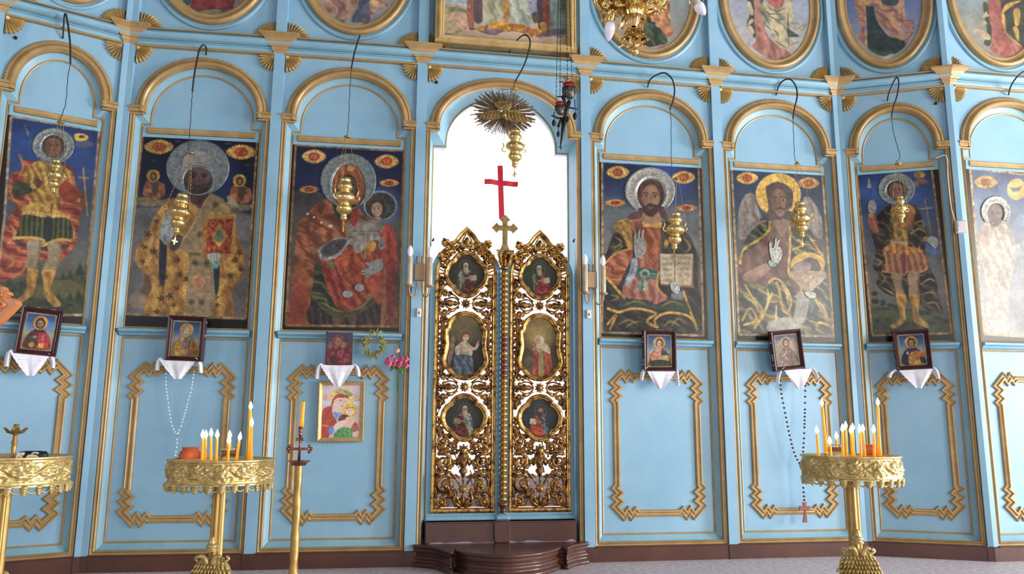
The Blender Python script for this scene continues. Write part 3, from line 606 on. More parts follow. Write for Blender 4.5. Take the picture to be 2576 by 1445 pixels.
tA, cA, ua, za = big_icon(0, 'tall icon of a warrior saint in red cloak and green skirt, far left bay', (0, 270, 2.581), [(0, '35381f'), (.3, '5c584c'), (.55, '47505c'), (.8, '24407e'), (1, '1a2a5e')], RA, 'a58868', paintA)
relief(cA, tA, ua, za, circ(345, 250, 138, 116), 'silver_halo', 'silver', .008, False, circ(345, 262, 74, 78))
# ---- bishop with gospel book
def cross(c, x, y, r, col, w=6): c.line([(x-r, y), (x+r, y)], w, col, sm=False); c.line([(x, y-r), (x, y+r)], w, col, sm=False)
def sprig(c, x, y, r, col, n=4):
    for k in range(n): a = 2*PI*k/n+x; c.line([(x, y), (x+r*math.cos(a), y+r*math.sin(a))], r*.5, col, sm=False, soft=0, op=.8)
def paintB(c):
    c.glow(620, 350, 280, '2444a0', .8); c.poly([(110, 620), (200, 560), (900, 600), (960, 800), (920, 1340), (50, 1340), (90, 800)], '6a6463', op=.9, soft=6)
    for x, y, sg in ((265, 345, 1), (868, 378, -1)):
        c.poly([(x-150, y+170), (x-60, y+145), (x+60, y+165), (x+120, y+150), (x+60, y+205), (x-90, y+205)], '8b7248', op=.9, soft=3, nz=.3)
        c.poly([(x-70, y+100), (x-50, y+35), (x+5, y+20), (x+60, y+45), (x+82, y+60), (x+78, y+140), (x-10, y+160), (x-70, y+130)], '93502c', nz=.4); c.poly([(x+5, y+30), (x+40, y+60), (x+20, y+140), (x-10, y+100)], '3a3430', op=.8)
        c.ell(x, y-5, 47, 44, 'c48d2c', nz=.2); c.ell(x+2, y, 26, 32, '4a2c20'); c.ell(x+2, y+2, 15, 20, '8a5a3a')
    c.poly([(780, 480), (830, 500), (860, 555), (800, 545)], 'a59678', op=.8)
    L = [(400, 500), (320, 560), (265, 640), (215, 760), (150, 850), (140, 930), (190, 1010), (240, 1050), (255, 1130), (215, 1200), (200, 1300), (240, 1335), (500, 1335)]
    R = [(660, 1335), (680, 1170), (665, 1335), (810, 1335), (812, 1140), (875, 1060), (900, 960), (882, 840), (840, 700), (800, 580), (720, 500), (640, 465)]
    body = L+[(810, 1335), (812, 1140), (875, 1060), (900, 960), (882, 840), (840, 700), (800, 580), (720, 500), (640, 465)]
    c.poly([(210, 1010), (250, 1060), (235, 1200), (90, 1250), (150, 1180), (190, 1120)], '6c3d28', op=.8, soft=3); c.ell(160, 1215, 62, 60, '98805e', op=.8, soft=4)
    c.poly(body, 'b57c30', nz=.3, cell=10); c.folds(body, '8a4f24', 'd89f42', 45, .15, .65)
    rnd = random.Random(4)
    for x, y in [(210, 840), (195, 940), (290, 660), (230, 750), (435, 930), (450, 1030), (430, 1130), (330, 1100), (380, 1180), (320, 1200), (410, 1245), (840, 930), (870, 880), (805, 1040), (880, 990), (710, 1245), (700, 1190), (350, 1050), (270, 870), (500, 1060), (290, 1290)]:
        sprig(c, x, y, rnd.uniform(18, 26), '4a3020', 5); c.line([(x-30, y+rnd.uniform(-20, 20)), (x, y)], 5, '6a4020', sm=False, soft=0)
    for _ in range(90): c.ell(rnd.uniform(160, 500), rnd.uniform(700, 1320), 4, 4, '7a4a24', op=.6, soft=0)
    c.line([(880, 830), (902, 950), (875, 1060), (815, 1140)], 12, 'b0502c', op=.8, soft=2)
    om = [(640, 470), (560, 640), (430, 855), (515, 885), (498, 1335), (665, 1335), (705, 1160), (690, 960), (620, 900), (620, 640), (760, 520), (700, 480)]
    c.poly([(640, 465), (760, 520), (800, 600), (620, 640), (560, 640)], 'a0804a', nz=.2); c.poly(om, '937651', nz=.16); c.line([(650, 480), (540, 690), (430, 850)], 7, 'c09a5c'); c.poly([(430, 855), (620, 862), (600, 905), (515, 885)], 'a78050', op=.8); c.line([(510, 885), (600, 890)], 20, '4e5038', op=.6)
    for x, y in ((590, 750), (700, 540), (560, 950), (640, 950), (530, 1225), (605, 1225)): sprig(c, x, y, 24, '55452c', 6)
    for y in range(920, 1310, 26): c.ell(500, y, 4, 4, '5f452c', soft=0); c.ell(672, y, 4, 4, '5f452c', soft=0)
    c.poly([(585, 1010), (635, 1085), (585, 1155), (535, 1085)], 'bb7048', sm=False, nz=.2); c.poly([(585, 1040), (618, 1085), (585, 1130), (552, 1085)], 'a07048', sm=False); cross(c, 585, 1085, 24, 'b85a3c', 7)
    bk_ = [(630, 622), (848, 600), (822, 908), (608, 908)]
    c.poly(bk_, 'a5662c', sm=False, nz=.2); c.poly([(650, 650), (825, 640), (800, 885), (632, 885)], '9c3a22', sm=False, nz=.5, cell=4); c.line([(632, 634), (845, 614)], 16, 'b88a3a', sm=False)
    for k in range(30): c.ell(rnd.uniform(655, 800), rnd.uniform(660, 870), 7, 4, 'c4683a', op=.7, soft=0)
    c.poly([(728, 668), (778, 765), (724, 850), (678, 765)], 'c8902c', sm=False, nz=.2); c.ell(728, 758, 40, 52, '7a6c3c', nz=.3); c.ell(728, 755, 24, 34, '5c6248'); c.line([(840, 620), (815, 905)], 9, 'c0822e', sm=False)
    c.poly([(315, 770), (360, 815), (345, 1085), (325, 1095), (305, 1050)], '2a2c3c', nz=.2); c.poly([(688, 955), (728, 960), (722, 1140), (700, 1170), (690, 1060)], '26343c', nz=.2); c.poly([(660, 945), (725, 950), (715, 990), (680, 985)], '5c9088', sm=False)
    c.poly([(310, 745), (345, 620), (400, 560), (420, 700), (400, 770), (360, 825), (320, 790)], '8f9894', nz=.3); c.poly([(400, 770), (470, 760), (440, 850), (380, 860)], '3c3a3a', op=.8); c.poly([(645, 890), (735, 885), (722, 945), (700, 935), (690, 955), (665, 940)], 'a2a49c', nz=.2); c.lines([[(670, 890), (668, 935)], [(690, 890), (690, 945)], [(712, 888), (708, 940)]], 4, '5c5c58')
    c.ell(577, 285, 222, 195, '74827f', nz=.3, cell=4)
    c.poly([(470, 280), (520, 270), (640, 280), (690, 330), (650, 480), (560, 545), (490, 470), (465, 380)], '4c3634', nz=.2); face(c, 575, 350, 92, 100, '6a4a44', '2c1c20', None, '43302f', .1); c.poly([(560, 480), (620, 480), (600, 560), (570, 560)], '5a2c2c', op=.8)
    for x in (275, 440, 790, 930): c.ell(x, 235 if x < 300 else (100 if x == 440 else (115 if x < 800 else 265)), 26, 7, '58584e', op=.6, soft=2)
    c.cartouche(305, 138, 80, 50, 'CTN', 'cf9038'); c.cartouche(880, 175, 82, 52, 'NKL', 'cf9038')
    c.line([(862, 1000), (905, 998)], 10, '3c2c2a')
RB = [(192, 50), (992, 92), (912, 1340), (62, 1308)]
tB, cB, ub, zb_ = big_icon(1, 'large icon of a dark bearded bishop in gold vestments holding a red book', (290, 320, 2.779), [(0, '6c6766'), (.5, '6a6463'), (.62, '2e3248'), (.75, '111936'), (1, '10142c')], RB, '9c7444', paintB)
relief(cB, tB, ub, zb_, circ(577, 285, 222, 195), 'silver_halo', 'silver', .008, False, circ(577, 375, 100, 96))
relief(cB, tB, ub, zb_, [(478, 285), (490, 200), (580, 165), (660, 200), (675, 285), (640, 285), (560, 270)], 'silver_mitre', 'silverb', .016)
# ---- Mother of God with Child
def paintC(c):
    c.glow(490, 320, 250, '304278', .6); c.glow(720, 500, 165, '4468c0', 1.); c.ell(200, 500, 150, 120, '4c4640', op=.7, soft=6)
    body = [(330, 450), (250, 500), (190, 570), (140, 620), (120, 760), (110, 900), (100, 1100), (80, 1330), (800, 1330), (810, 1100), (835, 860), (810, 700), (790, 650), (700, 620), (600, 560), (560, 500), (530, 440)]
    c.poly(body, '8c4a2c', nz=.25, cell=12); c.folds(body, '5e2c20', 'ae6a3c', 55, .7, .75); c.poly([(120, 900), (200, 950), (190, 1330), (80, 1330)], '8f4426', nz=.2)
    c.poly([(100, 1090), (200, 1060), (190, 1330), (85, 1330)], '8e3024', op=.7, soft=4); c.lines([[(130, 660), (230, 690), (260, 620)], [(150, 620), (260, 610), (400, 700)], [(220, 520), (330, 560), (440, 690)], [(250, 500), (380, 580), (460, 680)], [(150, 790), (300, 760), (420, 740)]], 12, '6a3020', op=.8, taper=True)
    c.poly([(260, 900), (330, 930), (400, 1100), (460, 1250), (240, 1320), (230, 1150), (250, 1000)], '2c3c2c', nz=.3); c.folds([(260, 950), (400, 1100), (460, 1250), (240, 1250)], '1c2620', '8a6c34', 60, .9, .8)
    c.poly([(235, 1170), (340, 1230), (470, 1260), (640, 1170), (720, 1150), (710, 1330), (235, 1330)], '34282a', nz=.3); c.folds([(235, 1200), (470, 1260), (710, 1200), (710, 1330), (235, 1330)], '241c20', '6a4a30', 90, .1, .6); c.ell(410, 1290, 30, 60, '8a5c34', op=.5, soft=5); c.ell(520, 1280, 36, 50, '8a5c34', op=.5, soft=5)
    c.poly([(250, 1130), (330, 1210), (440, 1240), (590, 1200), (700, 1060), (720, 1140), (600, 1230), (470, 1275), (330, 1245)], '4a4c2c', nz=.3); c.line([(300, 1170), (440, 1235), (580, 1200), (660, 1120)], 12, '8e7a34', op=.8)
    rd = [(300, 870), (420, 850), (520, 780), (600, 800), (700, 860), (740, 980), (720, 1170), (640, 1100), (580, 1180), (480, 1240), (400, 1190), (340, 1060)]
    c.poly(rd, 'a03a26', nz=.25, cell=10); c.folds(rd, '74201c', 'cc5c30', 70, .5, .85)
    c.poly([(400, 880), (520, 800), (590, 820), (600, 960), (540, 1050), (440, 980)], 'b84826', nz=.25); c.folds([(420, 880), (580, 820), (600, 960), (460, 990)], '8a2a1a', 'd8702c', 60, 1.5, .8); c.line([(430, 900), (440, 960), (500, 950), (510, 890)], 9, '8a2a1a')
    c.poly([(700, 690), (760, 620), (820, 700), (835, 880), (790, 930), (700, 850), (720, 760)], 'ac3c28', nz=.2); c.folds([(700, 690), (820, 700), (835, 880), (700, 850)], '7a2420', 'cc5a30', 60, 1.2, .7); c.poly([(600, 1000), (740, 960), (720, 1170), (690, 1175), (640, 1090)], 'b2442a', nz=.2)
    c.poly([(750, 920), (825, 900), (800, 1330), (770, 1330)], '8a2c28', nz=.2); c.poly([(735, 950), (755, 940), (745, 1330), (715, 1330)], '9a5434', nz=.2)
    c.poly([(350, 880), (395, 890), (380, 940), (340, 900)], '567050', sm=False)
    c.poly([(480, 620), (520, 600), (640, 600), (740, 640), (700, 700), (640, 760), (560, 820), (520, 780), (480, 740)], '7c7264', nz=.25); c.line([(520, 672), (690, 672)], 5, '4a3c34', sm=False); c.line([(612, 680), (606, 870)], 7, 'b0a490', sm=False); c.poly([(620, 760), (680, 750), (670, 810), (610, 830)], 'b87a2c', nz=.3)
    c.poly([(300, 560), (360, 450), (380, 330), (420, 235), (500, 205), (575, 240), (605, 330), (600, 420), (560, 480), (530, 470), (400, 490), (370, 540)], '9c5030', nz=.25); c.folds([(370, 450), (400, 250), (500, 205), (605, 300), (600, 420), (560, 300), (420, 300)], '74301e', 'bc7040', 80, .1, .7); c.ell(505, 236, 26, 18, 'cc8c34', op=.9)
    c.ell(488, 370, 70, 92, '3c2c28'); face(c, 490, 365, 56, 74, '6b4838', '2c1c18', None, None, .1); c.poly([(385, 480), (400, 560), (450, 600), (520, 560), (540, 480), (500, 500), (430, 500)], '25402e', nz=.2); c.poly([(530, 500), (560, 540), (540, 640), (500, 600)], 'a02a24', nz=.2)
    c.ell(715, 495, 118, 106, '3c4040', nz=.35, cell=4); c.ell(640, 460, 30, 36, '5a2c28', op=.7, soft=3); c.poly([(655, 500), (680, 455), (735, 460), (745, 530), (700, 590), (640, 585), (645, 540)], '4a2c26', nz=.2); c.ell(690, 520, 38, 50, 'b08468', nz=.08)
    c.ell(700, 512, 7, 5, '1c1416', soft=0); c.ell(672, 516, 6, 5, '1c1416', soft=0); c.line([(688, 498), (715, 498)], 5, '4a2c26'); c.line([(662, 505), (678, 503)], 5, '4a2c26'); c.line([(680, 520), (668, 540), (678, 543)], 4, '8a5a48'); c.line([(665, 556), (685, 556)], 5, '94443c'); c.poly([(660, 580), (710, 570), (720, 610), (650, 605)], 'a07a60', nz=.1)
    c.poly([(275, 800), (320, 770), (400, 720), (480, 720), (500, 740), (470, 790), (420, 850), (330, 880), (290, 860)], '8a8480', nz=.35, cell=4); c.poly([(300, 810), (350, 750), (430, 725), (480, 740), (440, 800), (400, 835), (320, 850)], '4a4446', nz=.3)
    c.poly([(640, 700), (700, 700), (745, 740), (735, 800), (700, 790), (700, 740), (650, 735)], '827c76', nz=.3); c.poly([(530, 760), (600, 740), (590, 820), (540, 820)], '8f8a7c', nz=.2)
    for x, y, r in ((205, 552, 10), (250, 575, 8), (300, 612, 9), (365, 637, 14)): c.ell(x, y, r, r*.8, 'd8c0a8', soft=0)
    c.cartouche(250, 150, 66, 48, 'MP', 'd09848'); c.cartouche(758, 185, 66, 48, 'OV', 'd09848'); c.cartouche(215, 380, 54, 26, 'HN', 'bb7838', '8a3020'); c.cartouche(775, 335, 54, 26, 'TL', 'c48238', '8a3020')
    c.line([(310, 260), (320, 330), (350, 370), (395, 382)], 5, '20181a')
RC = [(122, 68), (878, 112), (842, 1340), (52, 1332)]
tC, cC, uc_, zc_ = big_icon(2, 'large icon of a red-robed mother holding a child with a dark halo', (700, 340, 2.779), [(0, '5c4a3a'), (.6, '54504a'), (.72, '22284a'), (1, '181e40')], RC, '8c6438', paintC)
relief(cC, tC, uc_, zc_, circ(490, 320, 196, 192), 'silver_halo', 'silver', .008, False, circ(492, 365, 116, 160))
relief(cC, tC, uc_, zc_, circ(715, 495, 120, 108), 'silver_halo', 'silver', .006, False, circ(712, 497, 104, 93))
relief(cC, tC, uc_, zc_, [(578, 948), (640, 925), (606, 902), (608, 888), (640, 892), (672, 876), (728, 862), (736, 900), (738, 932), (700, 962), (660, 978), (612, 998), (596, 992), (620, 978), (588, 982), (582, 972), (616, 962), (580, 962)], 'silver_hand_cover', 'silverb', .006, False)
for q in ((483, 1113, 36, 27), (566, 1068, 34, 28)): relief(cC, tC, uc_, zc_, circ(*q, 16), 'silver_foot_cover', 'silverb', .006, False)
# ---- Christ with open book
def paintD(c):
    c.glow(560, 160, 220, '2448b0', .7); c.glow(440, 300, 240, '3c5a9c', .3)
    mb_ = [(200, 590), (160, 600), (110, 740), (95, 800), (95, 1330), (820, 1330), (800, 1000), (790, 760), (740, 620), (640, 540), (560, 500)]
    c.poly([(750, 700), (810, 780), (800, 1020), (820, 1200), (700, 1000)], '4a3834', op=.8, soft=4); c.poly(mb_, '2a2524', nz=.35, cell=8); c.folds(mb_, '1a1a20', '6a5428', 60, .8, .55)
    c.poly([(170, 545), (200, 500), (330, 475), (420, 500), (500, 520), (520, 640), (500, 860), (520, 900), (500, 1000), (570, 1080), (480, 1130), (430, 1100), (260, 1080), (230, 1000), (300, 900), (330, 820), (310, 700), (280, 700), (240, 620)], 'a85a42', nz=.2, cell=9)
    c.folds([(250, 560), (420, 500), (520, 640), (500, 1000), (480, 1130), (260, 1080), (330, 820)], '7c3428', 'cc8468', 70, .15, .8)
    c.poly([(385, 545), (500, 545), (500, 700), (490, 850), (400, 850), (400, 700)], 'a04c2c', nz=.2); c.folds([(385, 545), (500, 545), (490, 850), (400, 850)], '74301c', 'c06a3c', 60, 1.5, .7); c.poly([(375, 505), (530, 510), (520, 550), (385, 545)], 'c08a34', sm=False, nz=.3)
    c.poly([(165, 545), (200, 500), (300, 480), (290, 560), (310, 700), (270, 710), (230, 620)], 'c28a2c', nz=.3); c.folds([(165, 545), (300, 480), (290, 700), (240, 640)], '8a5020', 'dcae50', 90, .4, .6)
    c.poly([(90, 830), (180, 740), (290, 710), (310, 760), (240, 900), (190, 990), (110, 920)], 'a8522e', nz=.2, cell=8); c.folds([(90, 830), (290, 710), (240, 900), (190, 990), (110, 920)], '7a3018', 'cc7c46', 55, .9, .8)
    c.line([(90, 830), (180, 745), (300, 710)], 14, 'cf9a34'); c.line([(95, 915), (180, 1010), (250, 1090)], 22, 'c48c2e', nz=.3)
    c.line([(110, 1160), (190, 1190), (240, 1180), (300, 1165), (380, 1170), (480, 1200), (430, 1240), (420, 1270), (500, 1310)], 20, 'c98f2e', nz=.3); c.line([(110, 1290), (180, 1210), (130, 1330)], 18, 'b8802c', nz=.3)
    c.line([(470, 1250), (520, 1210), (600, 1195), (700, 1210), (760, 1250), (800, 1330)], 20, 'c98f2e', nz=.3); c.line([(690, 1030), (740, 1180), (800, 1320)], 18, 'b8802c', nz=.3); c.line([(470, 1250), (480, 1290), (500, 1310)], 16, 'c08a2c')
    c.poly([(200, 1150), (260, 1100), (420, 1110), (470, 1160), (380, 1150)], '2c4030', nz=.3); c.poly([(480, 1170), (600, 1100), (700, 1130), (740, 1190), (600, 1170)], '2c4030', nz=.3)
    for L in ([(240, 1140), (330, 1110), (420, 1140)], [(520, 1150), (610, 1110), (700, 1150)], [(190, 1290), (280, 1250), (360, 1300)], [(250, 1310), (310, 1270), (390, 1260)], [(540, 1300), (600, 1260), (680, 1310)], [(600, 1300), (650, 1240), (720, 1290)], [(130, 1060), (200, 1080), (130, 1110)], [(170, 620), (220, 660), (150, 720)], [(140, 700), (230, 690), (120, 770)], [(690, 620), (740, 700), (700, 740)]): c.line(L, 13, '9c7a34', taper=True, op=.9, soft=2)
    c.poly([(325, 860), (350, 850), (505, 885), (495, 940), (430, 935), (330, 920)], '2f5c4c', nz=.2); c.ell(398, 900, 40, 34, '86907c', nz=.2); c.ell(398, 900, 22, 18, '2f5c4c'); c.poly([(330, 1000), (370, 940), (420, 960), (415, 1020), (340, 1030)], '8a9078', nz=.3); c.line([(375, 940), (380, 1030)], 10, '2c6250'); c.lines([[(430, 900), (495, 905)], [(430, 925), (490, 930)]], 5, '9aa890')
    c.poly([(300, 790), (335, 780), (340, 860), (300, 960), (260, 1000), (250, 950), (280, 880)], '8ea0ac', op=.8, nz=.3, soft=3); c.poly([(600, 1050), (690, 1030), (690, 1090), (610, 1095)], '9098a8', op=.6, soft=4)
    c.line([(560, 640), (545, 700), (515, 730), (560, 690), (575, 650)], 16, 'c08a2c'); c.line([(505, 880), (490, 960), (500, 1020), (550, 1070)], 14, 'c8922e'); c.line([(545, 500), (530, 620), (515, 760)], 10, '4a4a2a')
    c.poly([(515, 745), (625, 755), (765, 750), (768, 1010), (650, 1000), (518, 985)], '8a5038', sm=False); c.poly([(512, 748), (622, 752), (618, 985), (518, 975)], 'b8a27c', sm=False, nz=.1); c.poly([(625, 752), (762, 750), (752, 990), (625, 985)], 'b39c76', sm=False, nz=.1); c.line([(625, 752), (625, 985)], 6, '7a6448', sm=False)
    for k, wd in enumerate(('TACTO', 'NAETE', 'THWAM', 'CTOME', 'NATEA')): c.text(wd, 568, 785+k*42, 84, 20, '5a4634', 3)
    for k, wd in enumerate(('EMOTPH', 'XWMAT', 'NACTE', 'TETNE', 'EHTE')): c.text(wd, 690, 780+k*42, 90, 20, '5a4634', 3)
    c.poly([(270, 470), (300, 440), (380, 430), (370, 475), (290, 490)], '5c3a36', nz=.2); c.ell(435, 270, 190, 175, '7c8280', nz=.3, cell=4)
    c.poly([(340, 330), (355, 230), (430, 185), (510, 210), (540, 290), (545, 420), (570, 440), (560, 510), (520, 470), (380, 470), (350, 420)], '54302a', nz=.2); c.poly([(395, 420), (490, 420), (520, 500), (450, 520), (380, 500)], '97684a', nz=.1)
    c.ell(443, 325, 68, 100, '9a6a48', nz=.06); c.ell(400, 340, 26, 80, '6e4632', op=.6, soft=4); c.poly([(375, 370), (400, 385), (420, 372), (440, 366), (462, 372), (500, 380), (510, 350), (502, 420), (460, 465), (420, 462), (385, 430)], '3e2622', nz=.25, cell=3)
    for e in (408, 474): c.line([(e-24, 292), (e, 286), (e+22, 296)], 7, '3a221c'); c.ell(e, 314, 15, 7, 'b8926e', soft=0); c.ell(e, 314, 8, 7, '181012', soft=0); c.line([(e-20, 308), (e, 302), (e+18, 310)], 4, '3a221c')
    c.line([(442, 300), (446, 350), (434, 360)], 5, '5e3c2c'); c.line([(420, 378), (440, 372), (464, 378)], 8, '2e1a18'); c.line([(424, 398), (442, 404), (460, 398)], 8, '9c4e40')
    c.cartouche(193, 132, 68, 48, 'IC'); c.cartouche(692, 170, 68, 48, 'XC'); c.cartouche(175, 363, 60, 26, '', 'cf8430', '98301c'); c.cartouche(714, 402, 60, 26, '', 'cf8430', '98301c')
RD = [(75, 50), (805, 90), (843, 1370), (75, 1345)]
tD, cD, ud, zd = big_icon(4, 'large icon of bearded man with silver halo holding an open book', (1490, 390, 3.01), [(0, '4a4442'), (.5, '6c6862'), (.72, '5c646a'), (.82, '24345c'), (1, '141e42')], RD, 'a07c54', paintD)
relief(cD, tD, ud, zd, circ(435, 270, 192, 176, 44, PI*.70, PI*2.30), 'silver_halo', 'silverb', .010, False, circ(440, 300, 100, 120, 44, PI*.70, PI*2.30))
relief(cD, tD, ud, zd, [(312, 700), (308, 650), (316, 596), (328, 590), (334, 600), (332, 640), (338, 640), (345, 575), (356, 566), (364, 574), (360, 625), (366, 628), (374, 572), (384, 562), (391, 572), (386, 625), (392, 640), (404, 660), (408, 700), (400, 740), (380, 765), (365, 790), (325, 780), (318, 745)], 'silver_hand_cover', 'silverb', .007, False)
relief(cD, tD, ud, zd, [(585, 985), (600, 965), (625, 960), (655, 985), (662, 1020), (640, 1055), (605, 1040)], 'silver_hand_cover', 'silverb', .006)
# ---- the Forerunner with wings
def paintE(c):
    c.glow(410, 300, 330, '2c4470', .4)
    for P in ([(110, 500), (120, 400), (160, 310), (220, 290), (245, 360), (290, 470), (320, 520), (240, 600), (120, 640)], [(610, 320), (660, 330), (720, 420), (750, 520), (740, 640), (640, 560), (600, 450)]): c.poly(P, '8a7a6a', nz=.2); c.folds(P, '6a4a44', 'a89a8a', 70, .05, .5)
    body = [(330, 500), (230, 560), (160, 650), (120, 760), (110, 900), (130, 1340), (820, 1340), (800, 1100), (760, 800), (700, 640), (620, 560), (520, 500)]
    c.poly(body, '6c4638', nz=.2, cell=12); c.folds(body, '4c2e28', '8c6250', 40, 1.3, .5)
    mn = [(350, 500), (240, 550), (170, 640), (125, 740), (120, 860), (150, 760), (240, 690), (340, 600), (365, 540)]
    c.poly(mn, '34412f', nz=.3); c.folds(mn, '1c2420', '9a8a40', 60, .9, .8); c.line([(350, 505), (345, 570), (270, 640), (150, 720), (125, 830)], 20, 'c88e2c', nz=.3)
    lp = [(130, 1000), (240, 980), (330, 1000), (380, 930), (480, 940), (560, 1050), (640, 1000), (560, 900), (500, 700), (640, 560), (700, 660), (770, 780), (800, 1100), (820, 1340), (110, 1340)]
    c.poly(lp, '46493a', nz=.3); c.folds(lp, '23282c', 'c0963e', 42, .8, .8)
    c.poly([(510, 540), (620, 620), (700, 650), (750, 780), (700, 740), (600, 700), (520, 720)], '3c4030', nz=.3); c.folds([(510, 540), (700, 650), (750, 780), (520, 720)], '20261c', 'c89a3c', 70, 1.1, .8)
    for L in ([(500, 540), (505, 700), (495, 900), (560, 960), (590, 1020), (540, 1080)], [(160, 980), (220, 1080), (290, 1180), (240, 1310)], [(370, 1040), (310, 1200), (230, 1320)], [(400, 960), (430, 1060), (450, 1170), (490, 1190), (510, 1100), (470, 1000), (400, 935), (340, 970)], [(140, 1260), (200, 1160), (250, 1250), (150, 1290)], [(690, 1080), (760, 1200), (800, 1260)], [(700, 1300), (720, 1270), (800, 1290)], [(520, 720), (600, 680), (560, 640)], [(650, 620), (720, 720), (760, 790)]): c.line(L, 18, 'c99436', nz=.3, op=.95)
    for L in ([(150, 1060), (230, 1120), (270, 1180)], [(330, 1010), (340, 1100), (290, 1230)], [(400, 1130), (400, 1250), (420, 1250)], [(720, 1100), (770, 1180), (790, 1240)], [(440, 980), (480, 1050), (490, 1140)]): c.line(L, 16, 'e2c878', taper=True, soft=2, op=.8)
    c.poly([(330, 820), (160, 900), (155, 950), (230, 960), (350, 870)], '96664c', nz=.1); c.poly([(160, 900), (340, 815), (350, 850), (230, 925)], 'a87a5c', op=.7, soft=3)
    c.poly([(385, 520), (440, 620), (500, 530), (470, 470), (400, 470)], '8c6450', nz=.1)
    c.ell(415, 300, 172, 162, 'dca638', nz=.18, cell=5); hp = [(320, 260), (345, 225), (390, 205), (430, 208), (480, 230), (520, 270), (530, 340), (510, 400), (460, 430), (440, 490), (330, 490), (270, 500), (340, 420)]
    c.poly(hp, '4c3834', nz=.3, cell=3); c.lines([[(375, 215), (395, 240)], [(420, 200), (425, 240)], [(450, 208), (440, 240)]], 7, '4c3834'); c.poly([(440, 470), (520, 500), (520, 440), (480, 420)], '4c3834')
    c.ell(415, 350, 60, 92, '84583f', nz=.08); c.ell(375, 365, 22, 70, '5e3c30', op=.6, soft=4)
    for e in (388, 450): c.line([(e-24, 322), (e, 316), (e+22, 324)], 7, '30201c'); c.ell(e, 342, 15, 7, 'a8866a', soft=0); c.ell(e, 342, 8, 7, '181012', soft=0)
    c.line([(422, 330), (428, 385), (412, 392)], 5, '54382c'); c.line([(395, 415), (430, 402), (465, 415)], 12, '3a2822'); c.ell(430, 440, 30, 28, '8a6450'); c.line([(412, 428), (446, 428)], 6, '7a4038')
    c.ell(640, 830, 130, 92, 'dca638', nz=.18, cell=5); c.poly([(520, 850), (600, 800), (660, 775), (720, 810), (725, 890), (560, 885)], '5a4440', nz=.25, cell=3); c.poly([(530, 850), (600, 810), (660, 830), (650, 880), (560, 885)], '967a6c', nz=.15)
    c.poly([(505, 885), (770, 890), (740, 970), (690, 1010), (670, 1030), (620, 1030), (580, 990)], 'a98c70', nz=.2); c.line([(500, 888), (640, 905), (775, 890)], 16, 'ab8a5c')
    c.poly([(565, 1040), (640, 1050), (650, 1110), (620, 1250), (590, 1275), (530, 1250), (550, 1130)], '9f9484', nz=.12); c.poly([(340, 1270), (420, 1240), (510, 1230), (590, 1330), (350, 1340)], '9c9284', nz=.12)
    for k in range(5): c.text('NETACH'[k % 3:k % 3+3], 592, 1085+k*34, 64, 14, '6c6254', 3, .7)
    c.text('ATH', 450, 1290, 110, 18, '6c6254', 3, .7); c.poly([(650, 1090), (690, 1080), (680, 1180), (655, 1200)], '6a8a74', op=.6, soft=3)
    c.cartouche(180, 175, 64, 46, 'CTI'); c.cartouche(645, 213, 62, 44, 'IWA', 'c88c38')
RE = [(62, 88), (748, 135), (838, 1375), (118, 1362)]
tE, cE, ue, ze = big_icon(5, 'large icon of a winged wild-haired prophet with plain gold halo above a bowl', (1820, 390, 3.01), [(0, '5c5450'), (.5, '5a5050'), (.75, '2c3c5c'), (1, '1c2c50')], RE, 'a8885c', paintE)
relief(cE, tE, ue, ze, [(345, 740), (341, 672), (350, 655), (360, 662), (364, 705), (372, 708), (382, 690), (385, 648), (392, 630), (400, 636), (401, 662), (408, 646), (418, 640), (424, 648), (418, 672), (408, 695), (428, 702), (440, 722), (442, 760), (430, 795), (408, 826), (388, 822), (360, 795), (350, 768)], 'silver_hand_cover', 'silverb', .007, False)
relief(cE, tE, ue, ze, [(335, 815), (350, 795), (400, 820), (385, 850), (350, 845)], 'silver_cuff', 'silver', .005)
relief(cE, tE, ue, ze, [(612, 1045), (640, 1032), (690, 1045), (700, 1070), (680, 1088), (640, 1085)], 'silver_hand_cover', 'silverb', .006)
